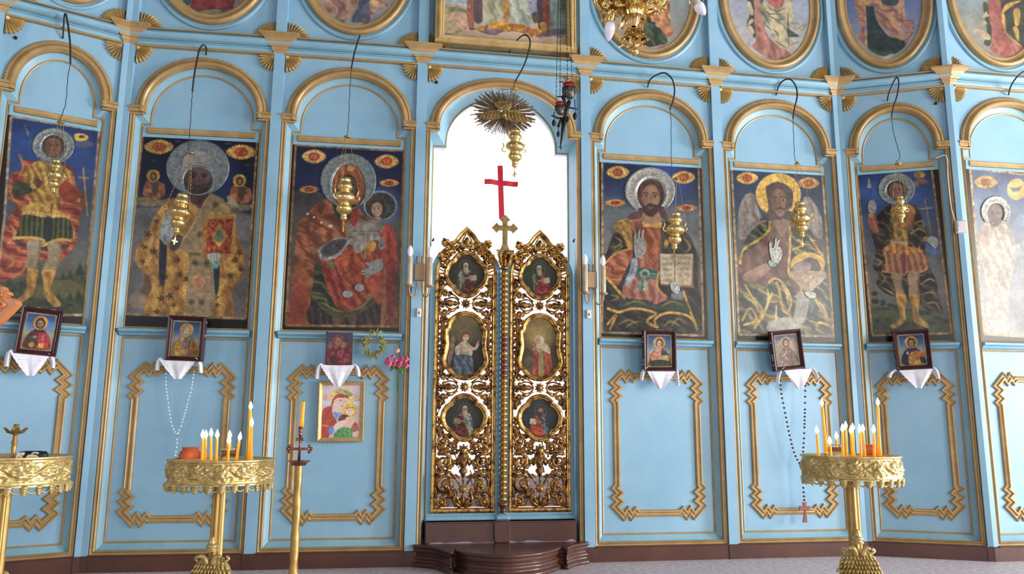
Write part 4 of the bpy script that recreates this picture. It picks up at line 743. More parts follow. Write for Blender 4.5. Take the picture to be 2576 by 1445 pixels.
# ---- archangel (right)
def paintF(c):
    c.glow(340, 260, 300, '2c58b8', .8); c.ell(640, 690, 70, 70, '3c68b4', op=.7, soft=6); c.glow(150, 280, 150, '3060c0', .5)
    c.poly([(120, 1160), (200, 1150), (420, 1170), (560, 1180), (700, 1240), (760, 1270), (760, 1350), (120, 1350)], '3c4428', nz=.3); c.poly([(180, 1180), (500, 1190), (640, 1240), (400, 1270), (200, 1250)], '56602f', op=.6, soft=4)
    for x, y, s_ in ((180, 1050, 26), (185, 1110, 30), (245, 1110, 18), (245, 1130, 20), (300, 1140, 22), (335, 1150, 20), (540, 1200, 18), (580, 1200, 20), (660, 1240, 24), (720, 1260, 24), (200, 1260, 20), (280, 1250, 20)): c.ell(x, y, s_, s_*.7, '2a3222', soft=2)
    cl = [(230, 430), (290, 380), (440, 370), (520, 400), (545, 500), (590, 600), (560, 700), (590, 830), (630, 910), (650, 960), (670, 1090), (700, 1210), (600, 1190), (520, 1130), (400, 1090), (290, 1060), (200, 990), (210, 900), (170, 850), (190, 740), (170, 640), (150, 560), (180, 480)]
    c.poly(cl, '2e2828', nz=.3); c.folds(cl, '1c1a22', '8c6c34', 55, .8, .75)
    for L in ([(450, 600), (520, 560), (580, 600)], [(470, 530), (540, 500), (560, 560)], [(180, 780), (230, 810), (190, 850)], [(210, 880), (260, 940), (200, 1000)], [(530, 980), (600, 940), (650, 970)], [(540, 1060), (600, 1040), (660, 1070)], [(570, 1130), (640, 1120), (690, 1200)], [(230, 1000), (300, 1040), (340, 1070)]): c.line(L, 13, 'a8843c', taper=True, soft=2)
    c.poly([(310, 400), (430, 370), (490, 430), (430, 560), (430, 690), (310, 690), (330, 560)], 'a87828', nz=.3); c.folds([(310, 400), (490, 430), (430, 690), (310, 690)], '7a4c20', 'd8a648', 80, .2, .6); c.poly([(420, 420), (490, 430), (450, 560), (425, 520)], 'b8582c', op=.7, soft=3); c.ell(370, 595, 42, 46, 'b0802c', nz=.3); c.ell(370, 595, 22, 26, '6c5a2c'); c.line([(300, 665), (425, 665)], 26, 'b89068')
    c.poly([(255, 700), (330, 670), (430, 690), (545, 720), (520, 755), (400, 760), (250, 745)], 'b8702c', nz=.3)
    for k in range(12): c.line([(255+k*24, 690), (250+k*25, 755)], 7, 'd09a3e' if k % 2 else '7c4420')
    sk = [(255, 730), (400, 760), (540, 740), (590, 850), (520, 895), (420, 890), (400, 915), (300, 890), (235, 885), (265, 820)]
    c.poly(sk, 'a2603a', nz=.2); c.folds(sk, '7a3828', 'c88a5c', 110, .1, .7, .9); c.poly([(385, 765), (415, 765), (415, 900), (395, 905)], '7c2c2c', soft=2); c.line([(235, 885), (300, 890), (400, 912), (430, 888), (520, 892), (590, 850)], 9, 'c89248')
    c.line([(260, 920), (400, 940), (560, 905)], 16, '8a6c34', op=.6)
    for P in ([(305, 900), (392, 910), (385, 980), (410, 1060), (350, 1065), (335, 1010)], [(432, 900), (518, 890), (510, 970), (515, 1065), (445, 1065), (440, 990)]): c.poly(P, '9c7c54', nz=.12); c.line([P[1], P[2], P[3]], 18, '6c5034', op=.6, soft=3)
    for P in ([(345, 1055), (420, 1068), (412, 1180), (415, 1255), (340, 1312), (300, 1305), (310, 1285), (375, 1240), (360, 1150)], [(440, 1062), (520, 1068), (512, 1190), (530, 1230), (592, 1290), (580, 1310), (520, 1290), (475, 1250), (468, 1150)]): c.poly(P, 'b9812a', nz=.2); c.folds(P, '80501c', 'dca848', 90, 1.4, .6); c.line([P[0], P[1]], 12, 'cf9838')
    c.poly([(130, 460), (180, 440), (210, 560), (180, 590), (140, 540)], 'a84a38', nz=.2); c.line([(165, 470), (195, 560), (215, 580)], 16, 'b8905c', op=.7); c.line([(150, 440), (160, 475)], 34, 'b8923c'); c.line([(148, 250), (158, 340)], 5, '30384c', sm=False); c.poly([(125, 250), (138, 160), (158, 250)], '9c9c84', sm=False); c.line([(132, 200), (150, 200)], 8, 'b0b09c')
    c.line([(560, 330), (610, 605)], 10, 'a8693a', sm=False); c.line([(530, 408), (625, 400)], 8, 'c08c3c', sm=False); c.poly([(550, 630), (580, 615), (600, 640), (570, 660)], 'a8825c'); c.line([(630, 690), (645, 750)], 12, 'a87c68', op=.7)
    c.ell(520, 150, 44, 26, 'b98d2c', nz=.3); c.ell(535, 200, 50, 22, 'a0502c', op=.8, soft=3); c.ell(490, 225, 24, 20, '8c7068', op=.8, soft=3)
    c.ell(345, 258, 140, 122, '6c7474', nz=.3, cell=4); face(c, 345, 272, 54, 60, '8a5c4a', '3c2424', '4a2c28', None, .1)
RF = [(45, 128), (612, 92), (765, 1352), (165, 1368)]
tF, cF, uf, zf = big_icon(6, 'tall icon of a warrior saint in orange skirt on the turned right bay', (2140, 390, 3.01), [(0, '3c4228'), (.3, '6c6660'), (.55, '54585c'), (.75, '2c4a7c'), (1, '1c2c5c')], RF, 'a8763c', paintF)
relief(cF, tF, uf, zf, circ(345, 258, 140, 122), 'silver_halo', 'silver', .008, False, circ(345, 275, 74, 76))
relief(cF, tF, uf, zf, [(130, 370), (150, 342), (175, 345), (192, 380), (190, 425), (165, 445), (135, 430)], 'silver_hand_cover', 'silverb', .007)
relief(cF, tF, uf, zf, [(570, 640), (610, 612), (655, 640), (660, 680), (635, 712), (590, 670)], 'silver_hand_cover', 'silverb', .007)
# ---- right-hand icon, window glare painted into its pale colours
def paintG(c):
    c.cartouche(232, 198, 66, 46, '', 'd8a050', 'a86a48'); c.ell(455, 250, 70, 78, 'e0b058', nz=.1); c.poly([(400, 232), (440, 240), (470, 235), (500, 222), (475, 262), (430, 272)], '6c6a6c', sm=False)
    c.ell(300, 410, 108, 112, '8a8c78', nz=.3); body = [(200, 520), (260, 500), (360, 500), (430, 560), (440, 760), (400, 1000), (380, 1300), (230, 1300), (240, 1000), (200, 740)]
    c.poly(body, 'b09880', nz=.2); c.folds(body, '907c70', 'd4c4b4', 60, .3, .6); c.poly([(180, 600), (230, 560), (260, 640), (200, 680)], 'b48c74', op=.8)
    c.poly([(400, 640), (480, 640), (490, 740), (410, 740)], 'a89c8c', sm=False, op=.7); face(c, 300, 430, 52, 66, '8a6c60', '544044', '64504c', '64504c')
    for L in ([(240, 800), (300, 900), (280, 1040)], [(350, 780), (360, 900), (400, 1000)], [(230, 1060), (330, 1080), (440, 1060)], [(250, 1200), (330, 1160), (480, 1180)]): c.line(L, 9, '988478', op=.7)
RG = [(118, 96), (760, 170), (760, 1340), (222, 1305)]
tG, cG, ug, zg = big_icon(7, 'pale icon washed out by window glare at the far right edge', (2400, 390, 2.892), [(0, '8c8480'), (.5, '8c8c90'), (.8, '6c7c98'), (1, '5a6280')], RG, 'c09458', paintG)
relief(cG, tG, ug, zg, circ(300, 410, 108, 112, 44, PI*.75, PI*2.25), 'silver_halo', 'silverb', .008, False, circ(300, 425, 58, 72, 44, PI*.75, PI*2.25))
# ------------------------------------------------------------------ upper row: oval pictures and the picture over the doors
def oval_pts(W, grow, n=64, point=False):
    a, b = (W/2-.088 if W > 1 else W/2-.052), .622; P = []
    for k in range(n):
        t = 2*PI*k/n; x = (a+grow)*math.sin(t); z = -(b+grow)*math.cos(t)
        if point:
            d = min(t, 2*PI-t)
            z = -(b+grow)*(math.cos(t)*(1-.06*max(0, 1-d/.9)))-(.037*max(0, 1-d/.7)); x *= 1
        P.append((W/2+x, 4.632+z))
    return P
ROLL_ = [(-.030, -.01), (-.030, .016), (-.022, .034), (-.008, .042), (.004, .036), (.012, .024), (.016, .018), (.045, .010), (.050, .014), (.056, .004), (.056, -.012)]
RING = [(-.016, -.002), (-.014, .012), (0, .020), (.014, .012), (.018, -.002)]
def oval(i, label, paint, point=False, T=None):
    F = FA[i]; W = F.W; t = fthing(i, W/2, 0, 4.0, 'oval_painting', label=label, cat='painting'); y = .05
    path = [(x-W/2, z-4.0) for x, z in oval_pts(W, -.030, point=point)]          # counter-clockwise: left normal points inwards
    m = MB(); m.sweep(path, ROLL_, y, smooth=True); m.build('frame', 'gold', t)
    m = MB(); m.sweep([(x-W/2, z-4.0) for x, z in oval_pts(W, .030, point=point)], RING, y, smooth=True); m.build('blue_surround', 'blue2', t)
    inn = oval_pts(W, -.078, point=point); c = Canvas(min(p[0] for p in inn), max(p[0] for p in inn), min(p[1] for p in inn), 5.16, .0045, zoomed(i, *T, -.05), '808078')
    paint(c); c.age(.14, i+20); c.mesh('painted_canvas', 'oilp', t, y-.004, W/2, 4.0, inside=(np.array([p[0] for p in inn]), np.array([p[1] for p in inn])))
    return t
def ovA(c): c.vgrad([(0, '5a4a48'), (.3, '6a3030'), (1, '404a5c')])
def ovB(c):
    c.vgrad([(0, '80786e'), (.25, '77736f'), (1, '5c6c80')]); c.poly([(620, -900), (660, 20), (640, 120), (700, 200), (840, 240), (1000, 230), (1100, 200), (1280, 230), (1400, 200), (1530, 70), (1500, -900)], '7a3236', nz=.2); c.folds([(620, -400), (640, 120), (840, 240), (1280, 230), (1530, 70), (1500, -400)], '5a2430', '964048', 30, .2, .5)
    c.poly([(640, 170), (860, 160), (850, 240), (760, 230)], '5c4a44', op=.9); c.poly([(1180, 170), (1400, 180), (1320, 250), (1200, 240)], '5a4040', op=.8); c.poly([(480, 20), (640, 0), (620, 100), (560, 110)], '40484e', op=.9); c.poly([(840, 240), (1000, 210), (1200, 190), (1270, 250), (1100, 300), (900, 300)], '7c7458')
def ovC(c):
    c.vgrad([(0, '8a8478'), (.25, '8c8c90'), (1, '7c8ca4')]); c.poly([(420, 60), (700, 200), (1000, 540), (1300, 560), (1800, 300), (2000, 200), (1700, 640), (1000, 640)], '7c766c', op=.7, soft=4)
    c.poly([(1330, -800), (1300, 60), (1200, 300), (1160, 480), (1420, 480), (1560, 440), (1540, 100), (1560, -800)], '4c5264', nz=.2); c.poly([(570, -700), (580, 170), (660, 260), (760, 280), (830, 340), (850, 400), (1000, 430), (1120, 360), (1230, 220), (1300, 60), (1360, -700)], 'a07a68', nz=.2); c.folds([(570, -400), (580, 170), (850, 400), (1120, 360), (1300, 60), (1360, -400)], '7c5450', 'bf9a82', 42, .12, .8)
    c.poly([(1540, -600), (1560, 200), (1640, 260), (1700, 190), (1800, 130), (1970, 160), (1980, 110), (1860, 60), (1760, -100), (1750, -600)], 'b89068', nz=.2); c.folds([(1560, -100), (1560, 200), (1800, 130), (1970, 140), (1760, -100)], '8c5c50', 'cca880', 60, .9, .8); c.poly([(1440, 230), (1560, 220), (1640, 300), (1560, 320), (1470, 270)], '7c5864'); c.ell(1780, 205, 60, 26, 'a87468')
    c.poly([(860, 430), (1020, 430), (980, 520), (900, 500)], '77605c'); c.poly([(1400, 400), (1520, 410), (1500, 540), (1440, 540), (1390, 480)], '6a5654'); c.line([(1470, 340), (1580, 400)], 14, '5a5c6a')
def ovD(c):
    c.vgrad([(0, '958c80'), (.2, '8c8a80'), (.5, '7b8488'), (1, '5c6c88')]); c.poly([(1250, -900), (1240, 400), (1050, 520), (1120, 640), (1180, 800), (1200, 950), (1300, 1010), (1480, 980), (1620, 960), (1690, 880), (1640, 740), (1540, 600), (1400, 420), (1450, -900)], '354234', nz=.3); c.folds([(1240, 400), (1050, 520), (1200, 950), (1480, 980), (1690, 880), (1540, 600), (1400, 420)], '1e2a26', '5c6646', 34, .35, .8)
    c.poly([(1300, -900), (1320, 340), (1420, 470), (1450, 560), (1540, 620), (1620, 720), (1680, 800), (1740, 760), (1800, 640), (1860, 620), (1760, 560), (1720, 330), (1740, -900)], 'b07c50', nz=.2); c.folds([(1320, 0), (1420, 470), (1680, 800), (1860, 620), (1760, 560), (1720, 0)], '80483c', 'cf9e68', 36, .1, .8)
    c.poly([(620, 540), (700, 520), (850, 520), (880, 600), (760, 640), (680, 600)], 'a8754c', nz=.3); c.ell(1550, 1000, 65, 45, 'a86c66')
def ovE(c):
    c.vgrad([(0, '8c8484'), (.15, 'a6a29c'), (.45, '8f96a4'), (1, '6c7ca0')]); c.ell(900, 900, 260, 200, 'aab0b4', op=.5, soft=6)
    c.poly([(600, -700), (610, 100), (650, 280), (600, 420), (600, 520), (680, 620), (740, 740), (760, 700), (820, 620), (900, 100), (900, -700)], '3c4640', nz=.2)
    for P in ([(600, 60), (660, 40), (720, 200), (720, 300), (640, 260)], [(640, 400), (700, 360), (720, 420), (610, 500)], [(610, 520), (680, 500), (740, 620), (700, 660)]): c.poly(P, 'b5a78a', nz=.1)
    rp = [(720, -300), (740, 200), (740, 420), (770, 700), (760, 800), (700, 890), (800, 990), (950, 1080), (1100, 1150), (1240, 1140), (1400, 1090), (1420, 1020), (1300, 900), (1100, 800), (960, 600), (900, 400), (850, 100), (880, -300)]
    c.poly(rp, 'a06c60', nz=.14); c.folds(rp, '84504a', 'bc8a78', 30, .1, .7); c.poly([(960, -400), (1000, 60), (1200, 180), (1300, 60), (1380, -400)], 'a05a50', nz=.2); c.ell(1265, 1115, 60, 20, '6a5648')
    cr = [(840, 90), (960, 40), (1100, 130), (1220, 180), (1320, 60), (1380, -300), (1480, -300), (1460, 100), (1490, 350), (1420, 560), (1400, 700), (1420, 980), (1300, 930), (1150, 860), (1130, 770), (1050, 680), (1090, 600), (1000, 560), (930, 530), (910, 400), (860, 200)]
    c.poly(cr, 'ad9c7c', nz=.12); c.folds(cr, '4a5650', 'c4b08c', 26, .5, .6)
    for L in ([(970, 200), (1050, 320), (1200, 390), (1340, 350)], [(900, 160), (1000, 260), (1120, 270), (1300, 260)], [(1380, 220), (1385, 560), (1400, 900)], [(1090, 560), (1180, 640), (1200, 760)], [(960, 480), (1000, 520), (1080, 600)], [(860, 200), (960, 350), (1050, 520)], [(1130, 780), (1250, 860), (1380, 940)], [(960, 80), (1100, 200), (1220, 210), (1340, 140)]): c.line(L, 22, '35463f', taper=True, op=.85, soft=2)
    for P in ([(1430, 440), (1560, 450), (1600, 490), (1540, 560), (1430, 600)], [(1560, 560), (1720, 460), (1700, 540), (1580, 660)], [(1400, 720), (1520, 680), (1580, 720), (1460, 860)], [(1430, 880), (1500, 830), (1580, 800), (1480, 930)]): c.poly(P, 'a89a86', nz=.12); c.line([P[0], P[1], P[2]], 12, '3c4a44', op=.8)
    c.poly([(1380, 560), (1520, 640), (1600, 700), (1400, 700)], '2c3a34', op=.8)
def ovF(c):
    c.vgrad([(0, '8a8680'), (.2, '8c90a0'), (.5, '5c6c98'), (1, '34488a')]); c.poly([(700, -500), (740, 130), (770, 600), (770, 880), (900, 1000), (1100, 1085), (1350, 1010), (1500, 880), (1470, 760), (1200, 700), (1020, 500), (900, 200), (860, -500)], '303c3e', nz=.2); c.poly([(780, 900), (1000, 980), (1300, 990), (1100, 1080), (860, 1000)], '3a5444', op=.8, soft=3); c.poly([(1000, -400), (1030, 20), (1200, 120), (1370, 30), (1400, -400)], '3a4a48', nz=.2)
    lf = [(520, -500), (530, 80), (600, 260), (595, 400), (650, 460), (640, 620), (610, 720), (690, 850), (765, 850), (760, 600), (720, 560), (750, 420), (740, 200), (700, -500)]
    c.poly(lf, 'b08a5c', nz=.18); c.folds(lf, '8c5a54', 'cfa86c', 40, .15, .8); c.line([(610, 400), (740, 410)], 14, '8a4c40'); c.line([(650, 620), (730, 520)], 20, '7c4450', op=.7)
    rf = [(720, 80), (900, 130), (940, 300), (1000, 480), (1120, 560), (1180, 660), (1320, 730), (1460, 770), (1440, 560), (1500, 380), (1480, 120), (1480, -400), (1400, -400), (1370, 60), (1220, 120), (1040, 40), (980, -400), (720, -400)]
    c.poly(rf, 'a88068', nz=.14); c.folds(rf, '7c5450', 'c29a6c', 28, .6, .8)
    for L in ([(960, 140), (1100, 210), (1380, 190)], [(1130, 320), (1200, 480), (1280, 560), (1300, 620)], [(1430, 170), (1440, 400), (1440, 560)], [(1050, 440), (1130, 370), (1220, 420)], [(1200, 660), (1260, 600)]): c.line(L, 18, '6e4440', taper=True, soft=2)
    for P in ([(1480, 420), (1560, 390), (1660, 430), (1640, 570), (1500, 590)], [(1490, 640), (1640, 620), (1560, 740), (1500, 860)]): c.poly(P, 'a07466', nz=.2); c.line([P[0], P[1], P[2], P[3]], 12, '6a3c40')
    c.poly([(1000, 1070), (1100, 1085), (1240, 1030), (1280, 1080), (1120, 1140)], 'a5a59c', op=.9)
def ovG(c):
    c.vgrad([(0, '7a746c'), (.15, '8c8676'), (.45, '7a8484'), (1, '60707c')]); c.poly([(620, 100), (700, 60), (780, 300), (780, 840), (640, 840), (700, 600)], '38402f', op=.9)
    for P in ([(620, 330), (680, 220), (720, 280), (770, 300), (640, 350)], [(560, 480), (640, 400), (700, 460), (590, 520)], [(590, 690), (660, 630), (740, 660), (770, 760), (650, 760)], [(440, 570), (560, 570), (640, 620), (500, 660)]): c.poly(P, 'b09a78', nz=.12)
    rp = [(720, -500), (740, 300), (790, 560), (790, 870), (760, 940), (900, 1060), (1100, 1110), (1240, 1130), (1400, 1050), (1500, 950), (1300, 860), (1100, 700), (1000, 500), (980, 250), (1060, -500)]
    c.poly(rp, '95584c', nz=.14); c.folds(rp, '7a403c', 'a87464', 26, .1, .6)
    c.poly([(1040, -500), (980, 270), (1040, 560), (1240, 800), (1600, 1000), (1900, 900), (1900, -500)], '3c3e34', nz=.2)
    for P in ([(1070, 80), (1350, 20), (1200, 100), (990, 260)], [(980, 280), (1040, 300), (1060, 600), (1010, 560)], [(1210, 200), (1330, 190), (1320, 450), (1240, 500)], [(1190, 520), (1300, 560), (1310, 770), (1270, 760)], [(1100, 640), (1300, 830), (1380, 900), (1240, 820)]): c.poly(P, 'b28a48', nz=.2); c.folds(P, '8a6434', 'cca85c', 60, .1, .5)
oval(0, 'oval painting high on the far left bay, only its lowest edge showing', ovA, T=(0, 0, 7.225))
oval(1, 'oval painting with dark red robe and beige ground, second from left', ovB, T=(400, 0, 8.05))
oval(2, 'oval painting of a figure in pinkish brown drapery left of the central picture', ovC, T=(750, 0, 8.587))
oval(4, 'oval painting with dark green and orange robes partly hidden by the chandelier', ovD, T=(1480, 0, 8.5))
oval(5, 'oval painting of cream cloak over pink robe, third oval from the right', ovE, T=(1800, 0, 7.607))
oval(6, 'pointed oval painting of tan cloak over dark green robe on the turned bay', ovF, point=True, T=(2080, 0, 7.604))
oval(7, 'oval painting with brick red robe and black gold cloak at the right edge', ovG, T=(2390, 0, 7.607))
t = fthing(3, F3.W/2, 0, 3.96, 'framed_painting', label='large rectangular gilt-framed painting of white-robed figures over the central arch', cat='painting')
hwp = .572; m = MB(); m.sweep([(-hwp+.012, .012), (hwp-.012, .012), (hwp-.012, 1.24), (-hwp+.012, 1.24)], [(-.012, -.06), (-.012, .02), (-.004, .030), (.004, .022), (.008, .024), (.018, .038), (.030, .040), (.038, .028), (.042, .020), (.050, .022), (.056, .014), (.062, .008), (.062, -.04)], -.03); m.build('frame', 'goldb', t)
c = Canvas(F3.W/2-.505, F3.W/2+.505, 4.03, 5.14, .0045, zoomed(3, 1080, 0, 6.779, -.01), '9a9488')
c.vgrad([(0, 'b59a80'), (.12, 'c2a48c'), (.2, 'a8a48c'), (.45, '8c9c9c'), (1, '8c9cb0')])
c.poly([(240, 150), (380, 60), (660, 160), (640, 480), (240, 600)], 'a89878', nz=.2); c.poly([(260, -100), (600, 0), (660, 120), (420, 60), (280, 60)], 'a8b0b8', nz=.2); c.poly([(320, 120), (480, 110), (640, 200), (400, 230)], '7c7c5c', nz=.2, soft=3); c.poly([(360, 230), (520, 200), (650, 260), (660, 460), (560, 500), (420, 400)], 'c0977a', nz=.2, soft=3)
c.poly([(750, -700), (760, 280), (900, 380), (1250, 380), (1280, -700)], 'a39c7e', nz=.12); c.folds([(750, -300), (760, 280), (900, 380), (1250, 380), (1280, -300)], '7f7f62', 'c2ba9c', 40, .1, .8); c.poly([(740, -700), (860, -700), (910, 240), (880, 380), (790, 380), (740, 200)], '55414a', nz=.2, op=.9)
c.poly([(1370, -700), (1370, 380), (1500, 440), (1760, 440), (1760, -700)], 'a9ab96', nz=.12); c.folds([(1370, -300), (1380, 380), (1500, 440), (1760, 440), (1760, -300)], '7c8470', 'c6c9bc', 40, .15, .8); c.poly([(1700, -300), (1840, -300), (1840, 220), (1720, 240)], '8c8c9c', nz=.2)
c.poly([(1840, -700), (1930, -700), (1980, 300), (2060, 560), (1960, 600), (1850, 380)], '443742', nz=.2); c.poly([(1940, -700), (2060, -700), (2070, 180), (2040, 560), (1990, 560), (1940, 300)], '7c4038', nz=.2); c.poly([(1760, 220), (1850, 220), (1850, 380), (1770, 370)], '5a4a38', nz=.2)
c.poly([(640, -700), (740, -700), (760, 0), (740, 140), (760, 480), (690, 500), (650, 300), (640, 140)], '94604c', nz=.2); c.line([(680, 60), (690, 130)], 30, 'c09078', op=.6)
c.poly([(1250, -700), (1370, -700), (1360, 60), (1375, 250), (1330, 390), (1270, 400), (1280, 100)], '9c6c48', nz=.25); c.poly([(1270, 60), (1360, 60), (1340, 180), (1280, 190)], 'b8803c', nz=.2)
c.poly([(820, 470), (980, 430), (1060, 380), (1250, 370), (1400, 400), (1600, 420), (1760, 480), (1900, 500), (1960, 590), (1740, 620), (1600, 560), (1400, 530), (1240, 550), (1100, 590), (940, 560), (860, 530)], 'b57f34', nz=.35); c.poly([(1380, 400), (1620, 430), (1580, 480), (1400, 460)], 'a05c30', soft=2); c.poly([(1620, 460), (1850, 520), (1820, 590), (1660, 550)], 'a8643c', nz=.3); c.poly([(960, 430), (1010, 430), (1000, 500), (1120, 490), (1240, 520), (1150, 590), (1080, 590), (940, 560)], '75606c', nz=.2)
c.line([(830, 490), (900, 545), (1100, 590), (1250, 540), (1450, 525), (1600, 560), (1750, 625)], 10, '54405a', op=.8); c.poly([(1880, 390), (1990, 390), (1990, 580), (1930, 550)], 'a87a38', nz=.2); c.poly([(2080, -300), (2320, -300), (2330, 560), (2080, 560), (2060, 200)], '6c8078', nz=.3, cell=14); c.poly([(2060, 500), (2330, 500), (2330, 560), (2060, 620), (1800, 620)], '5a4a58', soft=3, op=.8)
c.poly([(250, 570), (370, 570), (380, 640), (250, 650)], '666480', op=.8); c.line([(680, 490), (820, 490)], 16, '4c4038')
c.age(.12, 50); c.mesh('painted_canvas', 'oilp', t, .012, F3.W/2, 3.96)
# ------------------------------------------------------------------ veil behind the doors
vt = fthing(3, F3.W/2, -.34, .60, 'veil', label='white translucent curtain with a red cross hanging behind the royal doors', cat='curtain')
def vy(x, z): return .012*math.sin(x*21+math.sin(z*1.3)*.8)*min(1, max(.25, (3.2-z)))+.008*math.sin(x*47+z*.7)
nx, nz_ = 110, 50; m = MB(); X = [-.66+1.32*k/nx for k in range(nx+1)]; Zv = [0+3.1*k/nz_ for k in range(nz_+1)]
m.add([(x, vy(x, z), z) for z in Zv for x in X], [(j*(nx+1)+k, j*(nx+1)+k+1, (j+1)*(nx+1)+k+1, (j+1)*(nx+1)+k) for j in range(nz_) for k in range(nx)], True); m.build('cloth', 'veil', vt); m = MB(); m.tube([(-.70, 0, 3.10), (.70, 0, 3.10)], .012, 10); m.build('rod', 'brassd', vt)
for x_ in (-.72, .69): m = MB(); m.box(x_, x_+.03, -.245, .02, 3.06, 3.14); m.build('rod_bracket', 'iron', vt)
def ribbon(P0, P1, hw, n=24):
    m = MB(); vs = []; d = Vector(P1)-Vector(P0); nn = Vector((-d.y, d.x)).normalized()*hw
    for k in range(n+1):
        q = Vector(P0)+d*k/n
        for s_ in (-1, 1): p = q+nn*s_; vs.append((p.x, vy(p.x, p.y)-.006, p.y))
    return vs, [(2*k, 2*k+1, 2*k+3, 2*k+2) for k in range(n)]
cu = [at(3, x, y, -.35) for x, y in ((1257.5, 418), (1262, 552), (1218, 459), (1302, 465))]
cu = [(a-F3.W/2, b-.60) for a, b in cu]; m = MB()
for a, b in ((cu[0], cu[1]), (cu[2], cu[3])): m.add(*ribbon(a, b, .022))
m.build('red_cross', 'red', vt)
# ------------------------------------------------------------------ royal doors
def leaf(mb, x, z, ang, L, w, h=.012, y=0., n=7, lob=.25):
    # carved acanthus leaf lying on the panel: ridge in the middle, lobed edge, tip curled forward
    d = Vector((math.cos(ang), math.sin(ang))); p = Vector((-d.y, d.x)); vs = []
    for k in range(n+1):
        s_ = k/n; ww = w*(math.sin(PI*min(1, s_*.92+.08))**.7)*(1+lob*math.sin(s_*PI*5)); q = Vector((x, z))+d*L*s_; hh = h*(.6+.8*math.sin(PI*s_*.8))
        for o, f in ((-1, .15), (-.45, .75), (0, 1.15), (.45, .75), (1, .15)): r = q+p*(o*ww); vs.append((r.x, y-hh*f, r.y))
    m = 5; mb.add(vs, [(a*m+b, a*m+b+1, (a+1)*m+b+1, (a+1)*m+b) for a in range(n) for b in range(4)], True)
def scroll(mb, cx, cz, R, a0, turns, s=1, r=.0075, y=0., ball=True):
    n = max(10, int(22*abs(turns))); P = []; rs = []
    for k in range(n+1):
        q = k/n; rr = R*(1-.80*q); a = a0+s*2*PI*turns*q; P.append((cx+rr*math.cos(a), y-.006-.008*q, cz+rr*math.sin(a))); rs.append(r*(1.15-.45*q))
    mb.tube(P, rs, 6, flat=1.2)
    if ball: mb.ball((P[-1][0], y-.014, P[-1][2]), r*1.55, 8, 5)
def lobed(cx, cz, a, b, n=72):
    P = []
    for k in range(n):
        t = 2*PI*k/n; f = .855+.145*abs(math.cos(2*t))**.75; P.append((cx+a*f*math.cos(t), cz+b*f*math.sin(t)))
    return P
KEY = [(0, 1.826), (.052, 1.816), (.098, 1.785), (.124, 1.745), (.132, 1.715), (.134, 1.704), (.152, 1.690), (.146, 1.640), (.142, 1.590), (.146, 1.545), (.158, 1.500), (.162, 1.460), (.148, 1.420), (.124, 1.404), (.112, 1.384), (.082, 1.352), (.042, 1.337)]
KEY = [(0, 1.332)]+[(x, z) for x, z in reversed(KEY[1:])]+[KEY[0]]+[(-x, z) for x, z in KEY[1:]]
MEDP = [(-.018, -.004), (-.018, .012), (-.012, .022), (-.004, .026), (.004, .020), (.008, .014), (.014, .016), (.020, .010), (.020, -.006)]
